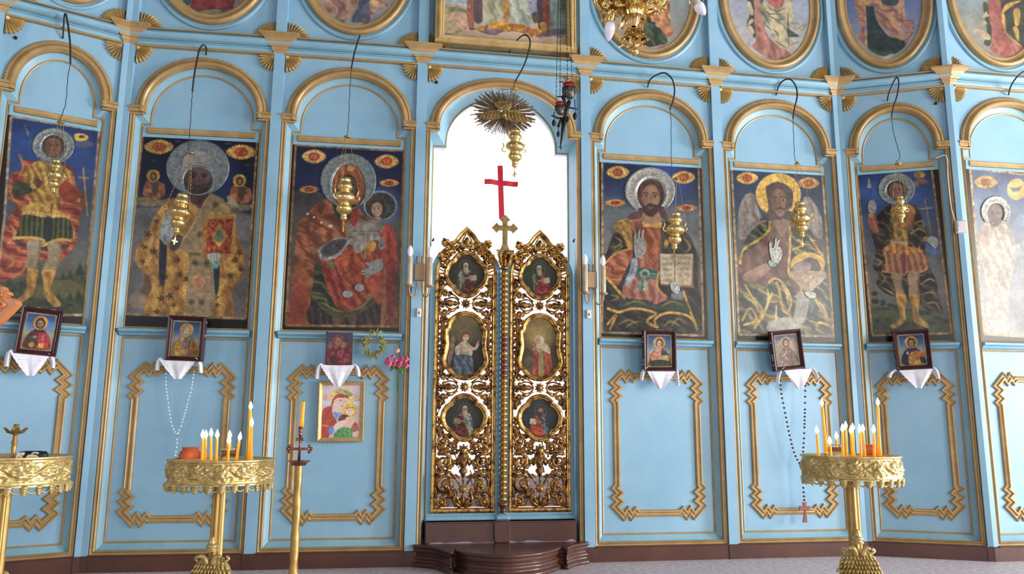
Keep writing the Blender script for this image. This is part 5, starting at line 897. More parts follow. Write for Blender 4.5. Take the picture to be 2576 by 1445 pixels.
def carve(rnd):
    g = MB()
    for s in (-1, 1):
        def sc(x, z, R, a0, tu, d=1, r=.0072):
            scroll(g, s*x, z, R, a0 if s > 0 else PI-a0, tu, d*s, r*1.45)
            for q in (.3, 1.7, 3.4, 5.0): b = a0+q; leaf(g, s*(x+R*math.cos(b)), z+R*math.sin(b), (b+1.0) if s > 0 else PI-b-1.0, R*.75+.012, .010+R*.12, .012)
        def lf(x, z, a, L, w, h=.014): leaf(g, s*x, z, a if s > 0 else PI-a, L*1.15, w*1.3, h)
        # strips beside the arch and first medallion
        for k in range(7): a = .25+.19*k; lf(.165*math.cos(a)+.005, 2.135+.19*math.sin(a)-.01, a+.5, .05, .014)
        for k in range(6): a = .1+.22*k; g.tube([(s*.175*math.cos(a), -.006, 2.13+.18*math.sin(a)), (s*.215*math.cos(a+.06), -.008, 2.13+.215*math.sin(a+.06))], .006, 5)
        sc(.19, 2.075, .02, 2, 1.1); sc(.188, 2.03, .022, -1, 1.1, -1); lf(.185, 2.11, -1.4, .05, .014); lf(.19, 2.0, -1.2, .07, .016)
        for z in (1.900, 1.267):                              # band with rosette and two leafy ovals
            g.tube([(s*(.105+.052*math.cos(a)), -.006, z+.044*math.sin(a)) for a in [2*PI*k/20 for k in range(20)]], .007, 6, closed=True)
            leaf(g, s*.062, z, 0 if s > 0 else PI, .12, .026, .02); leaf(g, s*.155, z, 0 if s > 0 else PI, .05, .020, .016)
            sc(.165, z+.072, .036, -.8, 1.2, 1); sc(.165, z-.070, .036, .8, 1.2, -1)
            g.tube([(s*.05, -.006, z+.03), (s*.09, -.01, z+.062), (s*.13, -.006, z+.075)], .007, 6); g.tube([(s*.05, -.006, z-.03), (s*.09, -.01, z-.06), (s*.13, -.006, z-.07)], .007, 6)
            lf(.12, z+.052, .9, .05, .014); lf(.12, z-.052, -.9, .05, .014); lf(.200, z, 1.5, .045, .012); lf(.200, z, -1.5, .045, .012)
            g.ball((s*.052, -.012, z), .011, 8, 5)
        for k in range(9):                                    # narrow strips beside the keyhole medallion
            z = 1.37+.046*k; x = .182 if k < 4 else .176; sc(x, z, .019, 1.5 if k % 2 else -1.5, .9, 1 if k % 2 else -1, .0055)
            lf(x+.012, z+.02, 2.2 if k % 2 else -2.2, .036, .010); g.ball((s*(x-.016), -.010, z+.022), .007, 6, 4); lf(x-.02, z+.005, .6, .04, .010)
        sc(.150, 1.765, .026, -1, 1.1, 1); lf(.165, 1.735, 1.2, .06, .016)
        # round the third medallion and the large lower field
        lf(.19, 1.10, 1.7, .07, .016); lf(.175, 1.165, .4, .045, .014); lf(.19, .985, -1.8, .08, .018); sc(.185, 1.005, .02, 1, 1, 1); lf(.168, .93, -2.4, .07, .016)
        sc(.152, .870, .044, 2.0, 1.35, -1, .008); lf(.185, .90, 1.9, .07, .018); lf(.12, .905, 2.6, .06, .016); sc(.078, .826, .034, .2, 1.25, 1, .0075); lf(.075, .855, 2.4, .05, .016); lf(.115, .812, -.5, .08, .020); lf(.19, .80, 2.3, .07, .02)
        sc(.146, .722, .056, 1.2, 1.45, 1, .0085); lf(.095, .765, -1.0, .07, .020); lf(.198, .75, -1.9, .08, .016); lf(.05, .775, .3, .07, .014); lf(.07, .70, -.6, .06, .014)
        g.tube(cat([(s*.03, -.008, .56), (s*.06, -.012, .61), (s*.11, -.012, .645), (s*.165, -.01, .64), (s*.198, -.006, .60)], 4, False), .008, 6)
        sc(.128, .556, .070, 1.9, 1.5, -1, .009); lf(.088, .60, .9, .07, .022); lf(.17, .635, .2, .05, .016); lf(.19, .655, 2.0, .06, .014); lf(.058, .52, -2.0+.5, .10, .018, .02); lf(.095, .475, 1.3, .09, .020, .02)
        g.tube(cat([(s*.04, -.008, .50), (s*.10, -.012, .485), (s*.16, -.012, .50), (s*.20, -.006, .54)], 4, False), .008, 6)
        sc(.162, .432, .038, 1.3, 1.35, 1, .0085); lf(.198, .46, 1.5, .08, .014); lf(.10, .41, .2, .06, .016); lf(.12, .455, 2.6, .05, .014); lf(.185, .395, .3, .03, .012)
        for k in range(24):                                   # small connecting twigs and beads
            x, z = rnd.choice([(.20, .40+.06*k), (rnd.uniform(.03, .19), rnd.uniform(.62, .84)), (rnd.uniform(.05, .19), rnd.uniform(.42, .64))])
            if z > 1.0 and abs(z-1.04) < .17 and x < .17: continue
            if z > 1.95: continue
            g.tube([(s*x, -.006, z), (s*(x+rnd.uniform(-.012, .008)), -.009, z+.02), (s*(x+rnd.uniform(-.015, .006)), -.006, z+.04)], .0048, 5); g.ball((s*x, -.009, z), .0065, 6, 4)
        g.tube([(s*.206, -.004, .39), (s*.206, -.004, 2.12)], .006, 5)
    leaf(g, 0, .785, -PI/2, .11, .046, .026); leaf(g, 0, .70, -PI/2, .10, .030, .024); leaf(g, -.02, .77, -PI/2-.35, .09, .022, .018); leaf(g, .02, .77, -PI/2+.35, .09, .022, .018); g.tube([(0, -.01, .62), (0, -.012, .56)], .008, 6)
    for a in (-.95, -.55, 0, .55, .95): leaf(g, math.sin(a)*.012, .392, PI/2-a, .105-.02*abs(a), .024, .024)
    for z in (.804, .526):
        for k in range(8): leaf(g, 0, z, 2*PI*k/8, .046, .014, .018, y=-.004)
    for z in (1.900, 1.267):
        for k in range(9): leaf(g, 0, z, 2*PI*k/9, .040, .013, .016)
    return g
def heads(g):
    for z in (.804, .526): g.ball((0, -.030, z), (.026, .022, .030), 12, 8); g.ball((0, -.052, z-.002), (.006, .008, .010), 6, 4); g.ball((-.01, -.047, z+.008), .005, 6, 4); g.ball((.01, -.047, z+.008), .005, 6, 4); g.tube([(-.010, -.048, z-.014), (0, -.051, z-.016), (.010, -.048, z-.014)], .003, 5)
    for z in (1.900, 1.267): g.ball((0, -.016, z), (.018, .016, .018), 12, 6); g.ball((0, -.030, z), .008, 8, 5)
    return g
def med_paint(kind, pth, leafobj, name, y=-.006):
    px = np.array([p[0] for p in pth]); pz = np.array([p[1] for p in pth]); cx, cz = (px.min()+px.max())/2, (pz.min()+pz.max())/2; s = (pz.max()-pz.min())/200
    c = Canvas(px.min(), px.max(), pz.min(), pz.max(), .0024, lambda x, z: (cx+(np.asarray(x)-100)*s, cz+(100-np.asarray(z))*s), '2c2a24')
    kind(c); c.age(.2, 3); c.mesh(name, 'dim', leafobj, y, 0, 0, inside=(px, pz))
def sitter(bgc, robe, mantle, hair, book, sx=1):
    def f(c):
        X = lambda x: 100+(x-100)*sx
        c.c[:] = rgb(bgc); c.glow(100, 90, 110, '4a4636', .5); c.lines([circ(X(96), 62, 30, 30, 30)+[(X(126), 62)]], 2, '8c7a48', sm=False, op=.7)
        P = [(X(80), 78), (X(112), 78), (X(132), 100), (X(138), 140), (X(150), 175), (X(60), 185), (X(58), 130), (X(66), 92)]; c.poly(P, robe, nz=.3); c.folds(P, '1c1a1a', 'b8ac90', 70, .3, .5)
        Q = [(X(112), 90), (X(136), 104), (X(146), 140), (X(158), 160), (X(120), 186), (X(76), 182), (X(92), 140)]; c.poly(Q, mantle, nz=.3); c.folds(Q, '2a1414', 'c86048', 70, 1., .4)
        c.ell(X(97), 64, 13, 17, '9c7a5c', soft=1); c.poly([(X(84), 56), (X(90), 44), (X(104), 44), (X(110), 58), (X(98), 52)], hair); c.poly([(X(87), 68), (X(97), 72), (X(108), 68), (X(106), 90), (X(96), 98), (X(88), 88)], hair)
        c.ell(X(93), 60, 2.4, 2, '1c1410', soft=0); c.ell(X(102), 60, 2.4, 2, '1c1410', soft=0); c.poly([(X(116), 106), (X(148), 102), (X(152), 128), (X(120), 132)], book, sm=False); c.line([(X(90), 120), (X(122), 116)], 9, '8c6a50'); c.line([(X(78), 140), (X(92), 132)], 8, '8c6a50')
    return f
def angel(c):
    c.vgrad([(0, '2c2a2c'), (.5, '3c3430'), (.8, '5c5236'), (1, '66593a')]); c.poly([(56, 70), (66, 78), (60, 130), (48, 170), (44, 130)], '6c5a4c', nz=.2); c.poly([(120, 110), (150, 90), (156, 190), (120, 190)], '2c2226', op=.8)
    c.poly([(76, 98), (96, 84), (112, 94), (124, 112), (120, 136), (92, 146), (72, 132), (66, 110)], 'a5957a', nz=.15); c.folds([(76, 98), (112, 94), (120, 136), (72, 132)], '7c6c58', 'c4b69c', 80, .5, .6); c.line([(112, 104), (132, 110), (142, 92)], 10, 'a89a82'); c.line([(141, 94), (143, 84)], 6, 'a8826a')
    P = [(70, 132), (120, 134), (126, 170), (124, 200), (60, 200), (64, 160)]; c.poly(P, '4c5460', nz=.2); c.folds(P, '2c323c', '7c8490', 80, .3, .7); c.ell(101, 72, 11, 14, 'a8826a'); c.poly([(88, 66), (94, 56), (108, 56), (112, 66), (100, 62), (92, 74), (90, 84)], '6c3c28'); c.lines([circ(100, 70, 22, 22, 26)+[(122, 70)]], 1.6, '8a7848', sm=False, op=.7)
    for x in (98, 106): c.ell(x, 70, 1.8, 1.4, '1c1410', soft=0)
def virgin(c):
    c.vgrad([(0, '3c3228'), (.5, '44362c'), (.8, '7c6840'), (1, '6c5a38')]); c.glow(98, 78, 50, 'b0924c', .7); c.poly([(50, 140), (76, 136), (84, 190), (52, 190)], '54543c', op=.8)
    P = [(82, 106), (120, 104), (136, 124), (138, 200), (76, 200), (78, 140)]; c.poly(P, '94442e', nz=.25); c.folds(P, '6c2c20', 'b8684c', 90, .15, .6); c.poly([(98, 120), (110, 118), (112, 196), (96, 196)], '8c7c54', nz=.2); c.poly([(88, 92), (112, 84), (132, 100), (134, 122), (110, 112), (92, 116)], 'a8987c', nz=.15); c.poly([(84, 76), (92, 62), (106, 62), (114, 78), (112, 98), (96, 98)], 'a59878', nz=.12); c.ell(95, 78, 9, 12, '9a765c'); c.ell(91, 76, 1.8, 1.4, '2c1c14', soft=0); c.ell(98, 77, 1.8, 1.4, '2c1c14', soft=0); c.line([(76, 112), (84, 102)], 7, '9a765c')
def royal_leaf(uc, side, label, paints):
    t = fthing(3, uc, -.085, .30, 'royal_door', label=label, cat='door', group='gilded openwork royal door leaves'); g0 = .30
    n = 30
    def pth(a, b, zb, c0=2.130): return [(-a, zb)]+arc(0, c0, a, b, PI, 0, n)+[(a, zb)]
    o = pth(.270, .258, .302); q = pth(.228, .224, .352); m = MB(); k = len(o)
    rows = [([(x, .030, z) for x, z in o]), ([(x, .0, z) for x, z in o]), ([(x, -.010, z) for x, z in q]), ([(x, .030, z) for x, z in q])]
    m.add([(x, y, z-g0) for r in rows for x, y, z in r], [(a*k+j, a*k+(j+1) % k, (a+1)*k+(j+1) % k, (a+1)*k+j) for a in range(3) for j in range(k)])
    m.bar(-.270, .270, -.016, .03, .0, .030, .006); m.bar(-.268, .268, -.010, .03, .030, .046, .006); m.build('blue_stile', 'blue2', t)
    m = MB(); m.sweep([(x, z-g0) for x, z in [(-.222, .376)]+arc(0, 2.130, .222, .220, PI, 0, n)+[(.222, .376)]][::-1], [(-.014, -.002), (-.014, .012), (-.008, .020), (.002, .018), (.006, .012), (.012, .014), (.014, -.004)], -.004, smooth=False)
    for z in (2.127, 1.043): m.bar(-.215, -.165, -.020, .0, z-.008-g0, z+.008-g0, .004); m.bar(.165, .215, -.020, .0, z-.008-g0, z+.008-g0, .004)
    m.build('gilt_frame', 'gilt', t); m = MB(); m.bar(-.236, .236, -.022, .01, .052, .090, .008); m.bar(-.238, .238, -.026, .01, .058, .066, .003); m.build('bottom_rail', 'giltd', t)
    g = carve(random.Random(8+side)); g.v = [(x, y, z-g0) for x, y, z in g.v]; g.build('carved_scrollwork', 'giltd', t)
    g = heads(MB()); g.v = [(x, y, z-g0) for x, y, z in g.v]; g.build('carved_heads', 'gilt', t)
    for kk, (P, nm) in enumerate(((lobed(0, 2.127, .157, .170), 'medallion'), (KEY, 'medallion'), (lobed(0, 1.041, .160, .162), 'medallion'))):
        m = MB(); m.sweep([(x, z-g0) for x, z in P], MEDP, -.010, smooth=True); mo = m.build(nm, 'gilt', t)
        cxx = sum(p[0] for p in P)/len(P); czz = sum(p[1] for p in P)/len(P)
        med_paint(paints[kk], [(cxx+(x-cxx)*.93, (czz+(z-czz)*.94)-g0) for x, z in P], mo, 'painted_saint', -.014)
    m = MB()                                                  # pointed crest with foliage
    m.sweep([(x, z-g0) for x, z in [(.150, 2.345), (.110, 2.362), (.078, 2.395), (.048, 2.440), (0, 2.486), (-.048, 2.440), (-.078, 2.395), (-.110, 2.362), (-.150, 2.345)]], [(-.012, -.01), (-.012, .016), (-.002, .026), (.010, .018), (.014, .022), (.024, .008), (.024, -.01)], -.012, closed=False)
    m.tube([(x, -.03, z-g0) for x, z in cat([(-.038, 2.335), (-.040, 2.375), (0, 2.440), (.040, 2.375), (.038, 2.335)], 4, False)], .007, 6)
    leaf(m, 0, 2.345-g0, PI/2, .075, .030, .028, -.012)
    for s in (-1, 1):
        for (x, z, R, a0, tu, d) in ((.100, 2.345, .034, .5, 1.3, 1), (.158, 2.285, .034, 1.8, 1.3, -1), (.150, 2.335, .026, 0, 1.2, 1), (.185, 2.235, .020, 0, 1.1, 1)): scroll(m, s*x, z-g0, R, a0 if s > 0 else PI-a0, tu, d*s, .009, -.012)
        for (x, z, a, L, w) in ((.125, 2.36, .6, .075, .022), (.165, 2.34, 1.0, .055, .018), (.178, 2.30, -.9, .07, .022), (.10, 2.31, -.3, .07, .022), (.140, 2.25, -1.2, .06, .02), (.06, 2.345, .4, .06, .018)): leaf(m, s*x, z-g0, a if s > 0 else PI-a, L, w, .022, -.012)
        for (x, z) in ((.10, 2.345), (.158, 2.285), (.150, 2.335), (.172, 2.368)): m.ball((s*x, -.034, z-g0), .013, 8, 5)
    m.tube([(-.06, -.014, 2.335-g0), (.06, -.014, 2.335-g0)], .008, 6)
    m.build('crest', 'gilt', t)
    return t
royal_leaf(.378, 0, 'left royal door leaf of gilded openwork with angel in the middle medallion', [sitter('26241e', '5a5c58', '4a2a28', '9c968a', '8c8474'), angel, sitter('262826', '7c8484', '54281e', 'a89a7c', '7c6c58', -1)])
royal_leaf(.952, 1, 'right royal door leaf of gilded openwork with praying woman in the middle medallion', [sitter('26302a', '3c4630', '8a2a2c', 'a09a8c', 'a8987c'), virgin, sitter('20262a', '384a5c', 'a8442c', '4c3424', 'a8a490', -1)])
pt_ = fthing(3, .672, -.070, .30, 'door_post', label='central beaded gilt post with plain gold cross between the royal door leaves', cat='door post')
m = MB(); m.bar(-.020, .020, .0, .04, .0, 1.87, .004); m.bar(-.050, .050, -.02, .012, 0, .034, .01); m.bar(-.036, .036, -.016, .012, .034, .052, .01); m.build('blue_strip', 'blue2', pt_)
def beadm(mt_name):
    b = MB(); b.lathe([(.012, -.0195), (.020, -.0185), (.020, -.0145), (.024, -.013), (.029, -.006), (.029, .006), (.024, .013), (.020, .0145), (.020, .0185), (.012, .0195)], 14); return b
b0 = beadm('').build('bead', 'gilt', pt_); b0.location = (0, -.018, .150); b1 = None
for k in range(1, 42):
    z = .150+k*.0412
    if k in range(22, 30) and k != 26:
        if b1 is None: b1 = beadm('').build('bead', 'copper', pt_, label='reddish worn bead'); b1.location = (0, -.018, z); continue
        c_ = b1.copy()
    else: c_ = b0.copy()
    COL.objects.link(c_); c_.parent = pt_; c_.location = (0, -.018, z)
m = MB(); m.lathe([(.026, .052), (.030, .060), (.022, .066), (.020, .080), (.030, .104), (.040, .128), (.036, .128), (.018, .104)], 6, (0, -.026, 0))
m.build('tulip_base', 'copper', pt_)
m = MB(); m.lathe([(.024, 1.868), (.034, 1.880), (.034, 1.888), (.026, 1.894), (.030, 1.93), (.044, 1.975), (.056, 1.990), (.030, 2.0)], 12)
for s in (-1, 0, 1):
    leaf(m, s*.026, 1.895, PI/2-s*.22, .075, .018, .02, -.030); leaf(m, s*.030, 1.94, PI/2-s*.4, .06, .016, .024, -.040); scroll(m, s*.045, 1.985, .018, 0, 1.1, s or 1, .008, -.045)
m.bar(-.068, .068, -.052, .012, 2.006, 2.022, .005); m.build('capital', 'gilt', pt_)
def cross_poly(cx, cz, w=.020, arm_=.078, up=.108, dn=.17, fl=.042):
    def A(L, wd, f): return [(wd, L-.062), (wd+.006, L-.050), (f, L-.042), (0, L)]
    R = [(w, w), (arm_*1.34-.062, w), (arm_*1.34-.050, w+.008), (arm_*1.34-.042, fl), (arm_*1.34, 0)]
    T_ = [(0, up), (fl, up-.042), (w+.008, up-.050), (w, up-.062), (w, w)]; R2 = [(arm_*1.34-.062, w), (arm_*1.34-.050, w+.006), (arm_*1.34-.042, fl), (arm_*1.34, 0), (arm_*1.34-.042, -fl), (arm_*1.34-.050, -w-.006), (arm_*1.34-.062, -w), (w, -w)]
    B_ = [(w, -dn+.05), (w+.010, -dn+.022), (.040, -dn), ]
    half = T_+R2+B_; return [(cx+x, cz+z) for x, z in half]+[(cx-x, cz+z) for x, z in reversed(half[1:])]
m = MB(); m.prism(cross_poly(0, 2.200, dn=.178), -.028, -.006, .003); m.build('cross', 'sun', pt_)
# ------------------------------------------------------------------ sunburst with dove in the arch
su = at(3, 1160+640/6.02, 200+505/6.02, -.06); sb = fthing(3, su[0], -.06, su[1], 'sunburst', label='brown gilt sunburst with a spread-winged dove hanging in the central arch', cat='ornament')
rnd = random.Random(5); NR = 46
for k in range(NR):
    a = 2*PI*k/NR+rnd.uniform(-.02, .02); ex, ez = .268, .195; top = math.sin(a)
    L = 1/math.sqrt((math.cos(a)/ex)**2+(math.sin(a)/ez)**2)*rnd.uniform(.88, 1.02); d = Vector((math.cos(a), math.sin(a))); p = Vector((-d.y, d.x)); m = MB()
    for o, ll in ((-.0062, L*rnd.uniform(.82, 1)), (0, L), (.0062, L*rnd.uniform(.80, .98))):
        q = [d*.05+p*(o*.5-.0022), d*ll+p*(o*1.35-.0028), d*ll+p*(o*1.35+.0028), d*.05+p*(o*.5+.0022)]; m.prism([(v.x, v.y) for v in q], -.006-.003*(o == 0), .002, 0)
    m.build('ray', 'ray', sb)
def sbz(x, y): a = at(3, 1160+x/6.02, 200+y/6.02, -.06); return (a[0]-su[0], a[1]-su[1])
m = MB()
for s, W_ in ((-1, [(600, 500), (520, 480), (430, 485), (340, 515), (290, 555), (225, 590), (300, 615), (400, 625), (520, 620), (610, 600)]), (1, [(650, 500), (760, 475), (860, 480), (920, 540), (1000, 590), (1055, 640), (960, 660), (840, 665), (740, 650), (650, 600)])):
    P = [sbz(*q) for q in W_]; m.prism(P, -.030, -.008, .006)
    for k in range(7):
        a0, b0_ = W_[1+k % 4], W_[-2-k % 4]; q0 = sbz(600+s*(40+k*50), 500+k*8); q1 = sbz(600+s*(60+k*55), 600+k*6); m.tube([(q0[0], -.032, q0[1]), (q1[0], -.034, q1[1])], .004, 5)
P = [sbz(*q) for q in ((570, 480), (510, 420), (485, 360), (560, 340), (640, 335), (720, 345), (775, 380), (750, 440), (700, 490))]; m.prism(P, -.026, -.006, .005)
for k in range(6): q0 = sbz(610+k*8, 470); q1 = sbz(520+k*48, 350+abs(k-2.5)*6); m.tube([(q0[0], -.026, q0[1]), (q1[0], -.028, q1[1])], .0035, 5)
q = sbz(640, 560); m.ball((q[0], -.030, q[1]), (.026, .022, .036), 12, 8); q = sbz(660, 620); m.ball((q[0], -.044, q[1]), (.012, .014, .014), 10, 6); q = sbz(668, 645); m.ball((q[0], -.052, q[1]), (.004, .006, .008), 6, 4)
m.build('dove', 'sun', sb)
# ------------------------------------------------------------------ small framed icons on little ledges, each with a white cloth
def mini(c, halo='b8843a', robe='8a3a34', side='4a3430', skin='8a6c54', hair='3c2c28', mood=None, beard=None, sky='3c5c8c'):
    c.vgrad([(0, '5c5444'), (.45, '8a8c80'), (.7, sky), (1, '2c3a5c')])
    c.line([(4, 4), (96, 4), (96, 126), (4, 126), (4, 4)], 5, '9a8458', sm=False)
    P = [(30, 62), (50, 54), (70, 62), (86, 84), (90, 122), (10, 122), (14, 84)]; c.poly(P, robe, nz=.3); c.folds(P, '241c20', 'b0805c', 320, .4, .5)
    c.poly([(14, 84), (32, 66), (46, 80), (44, 122), (10, 122)], side, nz=.3, op=.85); c.ell(50, 34, 24, 24, halo, nz=.2); c.ell(50, 36, 15, 19, hair); c.ell(50, 38, 10, 14, skin); c.line([(44, 32), (56, 32)], 5, 'b09c84', op=.8); c.ell(46, 36, 1.6, 1.3, '1c1410', soft=0); c.ell(54, 36, 1.6, 1.3, '1c1410', soft=0)
    if beard: c.poly([(40, 42), (50, 46), (60, 42), (58, 56), (50, 62), (42, 56)], beard)
    c.line([(46, 50), (54, 50)], 2, '6c3c34', sm=False)
    if mood: mood(c)
def mA(c): c.poly([(52, 66), (76, 70), (88, 120), (66, 120), (52, 96)], 'a8343c', nz=.2); c.poly([(20, 86), (48, 78), (46, 98), (26, 102)], '44403c'); c.ell(34, 112, 9, 9, 'a8843c'); c.poly([(54, 104), (72, 104), (72, 120), (54, 120)], 'b8984c', sm=False); c.ell(40, 84, 6, 5, '9a7860'); c.line([(64, 76), (66, 92)], 4, '9c8c84'); c.line([(34, 62), (50, 66), (66, 62)], 8, '3a302c')
def mB(c): c.poly([(16, 80), (34, 68), (40, 122), (12, 122)], 'a8803c', nz=.3); c.poly([(66, 70), (88, 84), (88, 122), (70, 122)], '93602c', nz=.3); c.lines([[(36, 60), (48, 92)], [(64, 60), (50, 92)]], 7, '9c9484', op=.8); c.ell(50, 84, 20, 16, '6c5c54', op=.6); c.poly([(38, 104), (62, 104), (60, 122), (40, 122)], 'a8905c', sm=False, op=.7)
def mC(c):
    c.vgrad([(0, '4c3436'), (.5, '6c3c40'), (.8, '4a3c4c'), (1, '3c4060')]); c.ell(46, 34, 24, 28, '6c4038', nz=.3); c.poly([(26, 50), (60, 42), (84, 60), (90, 122), (10, 122), (14, 74)], '7c3c40', nz=.4); c.ell(46, 36, 12, 16, '8c6450'); c.ell(66, 48, 14, 14, '8c5c44', nz=.2); c.ell(66, 49, 8, 9, '9c7458'); c.ell(43, 35, 1.6, 1.4, '201818', soft=0); c.ell(50, 35, 1.6, 1.4, '201818', soft=0); c.ell(16, 50, 8, 14, '7c8490', op=.5, soft=3); c.ell(30, 106, 14, 14, '34382c', op=.7, soft=3)
def mD(c): c.poly([(14, 88), (34, 66), (40, 100), (20, 108)], 'c07850', nz=.2); c.poly([(34, 62), (62, 62), (60, 104), (36, 106)], 'b87c68', nz=.2); c.poly([(58, 62), (86, 78), (84, 90), (60, 88)], '3c4444', nz=.2); c.poly([(60, 84), (86, 82), (86, 106), (60, 108)], 'b89c5c', sm=False); c.poly([(10, 108), (50, 100), (90, 108), (90, 124), (10, 124)], '33382c', nz=.3); c.poly([(40, 44), (60, 44), (58, 56), (42, 56)], 'a88468')
def mE(c): c.ell(24, 48, 12, 26, 'a8886c', op=.7, soft=3); c.ell(80, 48, 12, 24, 'a8806c', op=.6, soft=3); c.poly([(40, 66), (60, 66), (58, 118), (36, 118)], '7c6054', nz=.2); c.line([(24, 88), (44, 78), (46, 66)], 6, 'b89878'); c.line([(40, 92), (48, 106)], 5, 'b09c84'); c.c[:] = c.c*.8+rgb('8a7c74')*.2
def mF(c): c.poly([(40, 80), (66, 72), (88, 78), (80, 122), (34, 122)], 'a8783c', nz=.3); c.poly([(60, 70), (84, 76), (90, 92), (66, 88)], 'b0602c', nz=.3); c.ell(32, 78, 5, 8, 'a88c78'); c.poly([(74, 96), (88, 96), (90, 118), (76, 118)], '26302c', sm=False); c.ell(82, 92, 8, 5, 'b03c24')
def cloth_mesh(t, w, pts, y0=-.075, seed=1):
    # draped cloth: front triangle plus two corner tails falling beside the ledge, real sag and hem scallops
    r = random.Random(seed); m = MB(); cols, rows = 26, 16
    (lx, lz), (rx, rz), (tx, tz) = pts['l'], pts['r'], pts['t']; vs = []
    for j in range(rows+1):
        q = j/rows
        for k in range(cols+1):
            p = k/cols; qq = q**1.25; xl = lx+(tx-.016-lx)*qq; xr = rx+(tx+.016-rx)*qq
            x = (xl-.006)*(1-p)+(xr+.006)*p; zt = lz*(1-p)+rz*p-.004*math.sin(PI*p); z = zt+(tz-zt)*q**1.05
            if q > 0 and (k in (0, 1, cols, cols-1)): z += .004*math.sin(j*2.3)
            y = y0-.010*math.sin(p*PI*3+seed)*q-.006*math.sin(p*PI*7+seed*2)*q*(1-q)-.008*math.sin(PI*q*.5)
            vs.append((x, y, z))
    c = cols+1; m.add(vs, [(j*c+k, j*c+k+1, (j+1)*c+k+1, (j+1)*c+k) for j in range(rows) for k in range(cols)], True)
    for a, b, tail, sg in ((lx, lz, pts['tl'], -1), (rx, rz, pts['tr'], 1)):
        vs = []; n = 10
        for j in range(n+1):
            q = j/n; cx_ = a+(tail[0]-a)*math.sin(q*PI/2)**.8; cz_ = b+(tail[1]-b)*(q**1.5); hw_ = .024*(1-q*.30)
            for k in range(7):
                p = k/6; vs.append((cx_+(p-.5)*2*hw_*(1-.3*abs(sg)*.5), y0+.004+.020*p*0+.012*math.cos(p*PI*2)+.02*q, cz_+.010*math.sin(p*PI)*(1-q)-.006*abs(p-.5)))
        m.add(vs, [(j*7+k, j*7+k+1, (j+1)*7+k+1, (j+1)*7+k) for j in range(n) for k in range(6)], True)
    m.add([(lx-.006, y0, lz), (rx+.006, y0, rz), (rx, -.004, rz), (lx, -.004, lz)], [(0, 1, 2, 3)])
    for k in range(6):                                        # drawn-thread holes of the cutwork
        p = .22+.11*k; m.tube([(lx+(rx-lx)*p, y0-.012, (lz+rz)/2-.045), (lx+(rx-lx)*(p+.045), y0-.012, (lz+rz)/2-.046)], .0012, 4)
    return m
CL = {}
def small_icon(i, uc, zc, w, h, roll, label, kw, cl, clab, board=False, v0=-.013, gate=.012):
    t = fthing(i, uc, v0+.035, zc-h/2, 'small_icon', label=label, cat='icon', group='small icons on cloth-covered ledges'); t.rotation_euler = (.06, roll, FA[i].th)
    if not board:
        fr = .034; pr = [(-.017, -.03), (-.017, .012), (-.013, .020), (-.004, .018), (.0, .010), (.005, .012), (.011, .004), (.014, -.002), (.014, -.03)]
        m = MB(); m.sweep([(-w/2+.017, .017), (w/2-.017, .017), (w/2-.017, h-.017), (-w/2+.017, h-.017)], pr, -.004); m.build('frame', 'wood', t)
        rnd = random.Random(i*7); m = MB()
        for k in range(9):
            s_ = rnd.choice((-1, 1)); z = rnd.uniform(.02, h-.03); m.box(s_*w/2-.0035, s_*w/2+.0035, -.014, .004, z, z+rnd.uniform(.004, .016))
        for k in range(4): x = rnd.uniform(-w/2, w/2-.03); m.box(x, x+rnd.uniform(.008, .025), -.012, .0, h-.002, h+.003)
        m.build('chipped_edge', 'worn', t)
        a, b, y = w-.062, h-.062, -.003
        m = MB(); m.box(-w/2+.01, w/2-.01, .002, .024, .01, h-.01); m.build('back_board', 'black', t); z0 = .031
    else:
        m = MB(); m.box(-w/2, w/2, -.010, .012, 0, h); m.box(-w/2-.002, -w/2+.010, -.014, -.008, h-.012, h+.006); m.build('panel', 'wood', t); a, b, y, z0 = w-.004, h-.004, -.0112, .002
    c = Canvas(-a/2, a/2, z0, z0+b, .0022, lambda x, z: ((np.asarray(x)-50)*a/100, z0+b-np.asarray(z)*b/130)); (kw if callable(kw) else (lambda c: mini(c, **kw)))(c); c.age(.2, i); c.mesh('painted_picture', 'dim', t, y)
    # ledge + cloth
    Z0 = cl['z0']; F = FA[i]
    def lp(p): return (p[0]-cl['uc'], p[1]-Z0)
    lt = fthing(i, cl['uc'], VI, Z0, 'icon_ledge', label=clab.replace('white cloth draped over', 'small brown wooden ledge hidden by the cloth at'), cat='ledge')
    m = MB(); m.box(-w/2+.012, w/2-.012, -.100, 0, lp((0, cl['top']))[1]-.016, lp((0, cl['top']))[1]-.004); m.build('board', 'wood', lt)
    ct = fthing(i, cl['uc'], VI, Z0, 'lace_cloth', label=clab, cat='cloth', group='white cloths under the small icons')
    cloth_mesh(ct, w, {k: lp(v) for k, v in cl['p'].items()}, -.108, i+1).build('fabric', 'linen', ct)
def CLO(i, l, r, t_, tl, tr):
    P = {k: at(i, x, y, .03) for k, (x, y) in zip(('l', 'r', 't', 'tl', 'tr'), (l, r, t_, tl, tr))}
    return dict(p=P, uc=(P['l'][0]+P['r'][0])/2, z0=P['t'][1], top=max(P['l'][1], P['r'][1]))
NM = 'small framed icon '
small_icon(0, .436, 1.592, .245, .315, .06, NM+'of red-robed saint under the far left icon', dict(robe='8a2f38', mood=mA, sky='4470b0'), CLO(0, (28, 884), (122, 894), (76, 946), (16, 922), (133, 926)), 'white cloth draped over the far left ledge')
small_icon(1, .570, 1.580, .258, .318, .03, NM+"of gold-robed white-bearded saint under the bishop icon", dict(robe='7c6040', side='9c7434', skin='a0907c', hair='8a7454', beard='9c9080', mood=mB), CLO(1, (404, 904), (493, 904), (449, 954), (392, 932), (502, 938)), 'white cloth draped over the ledge above the white rosary')
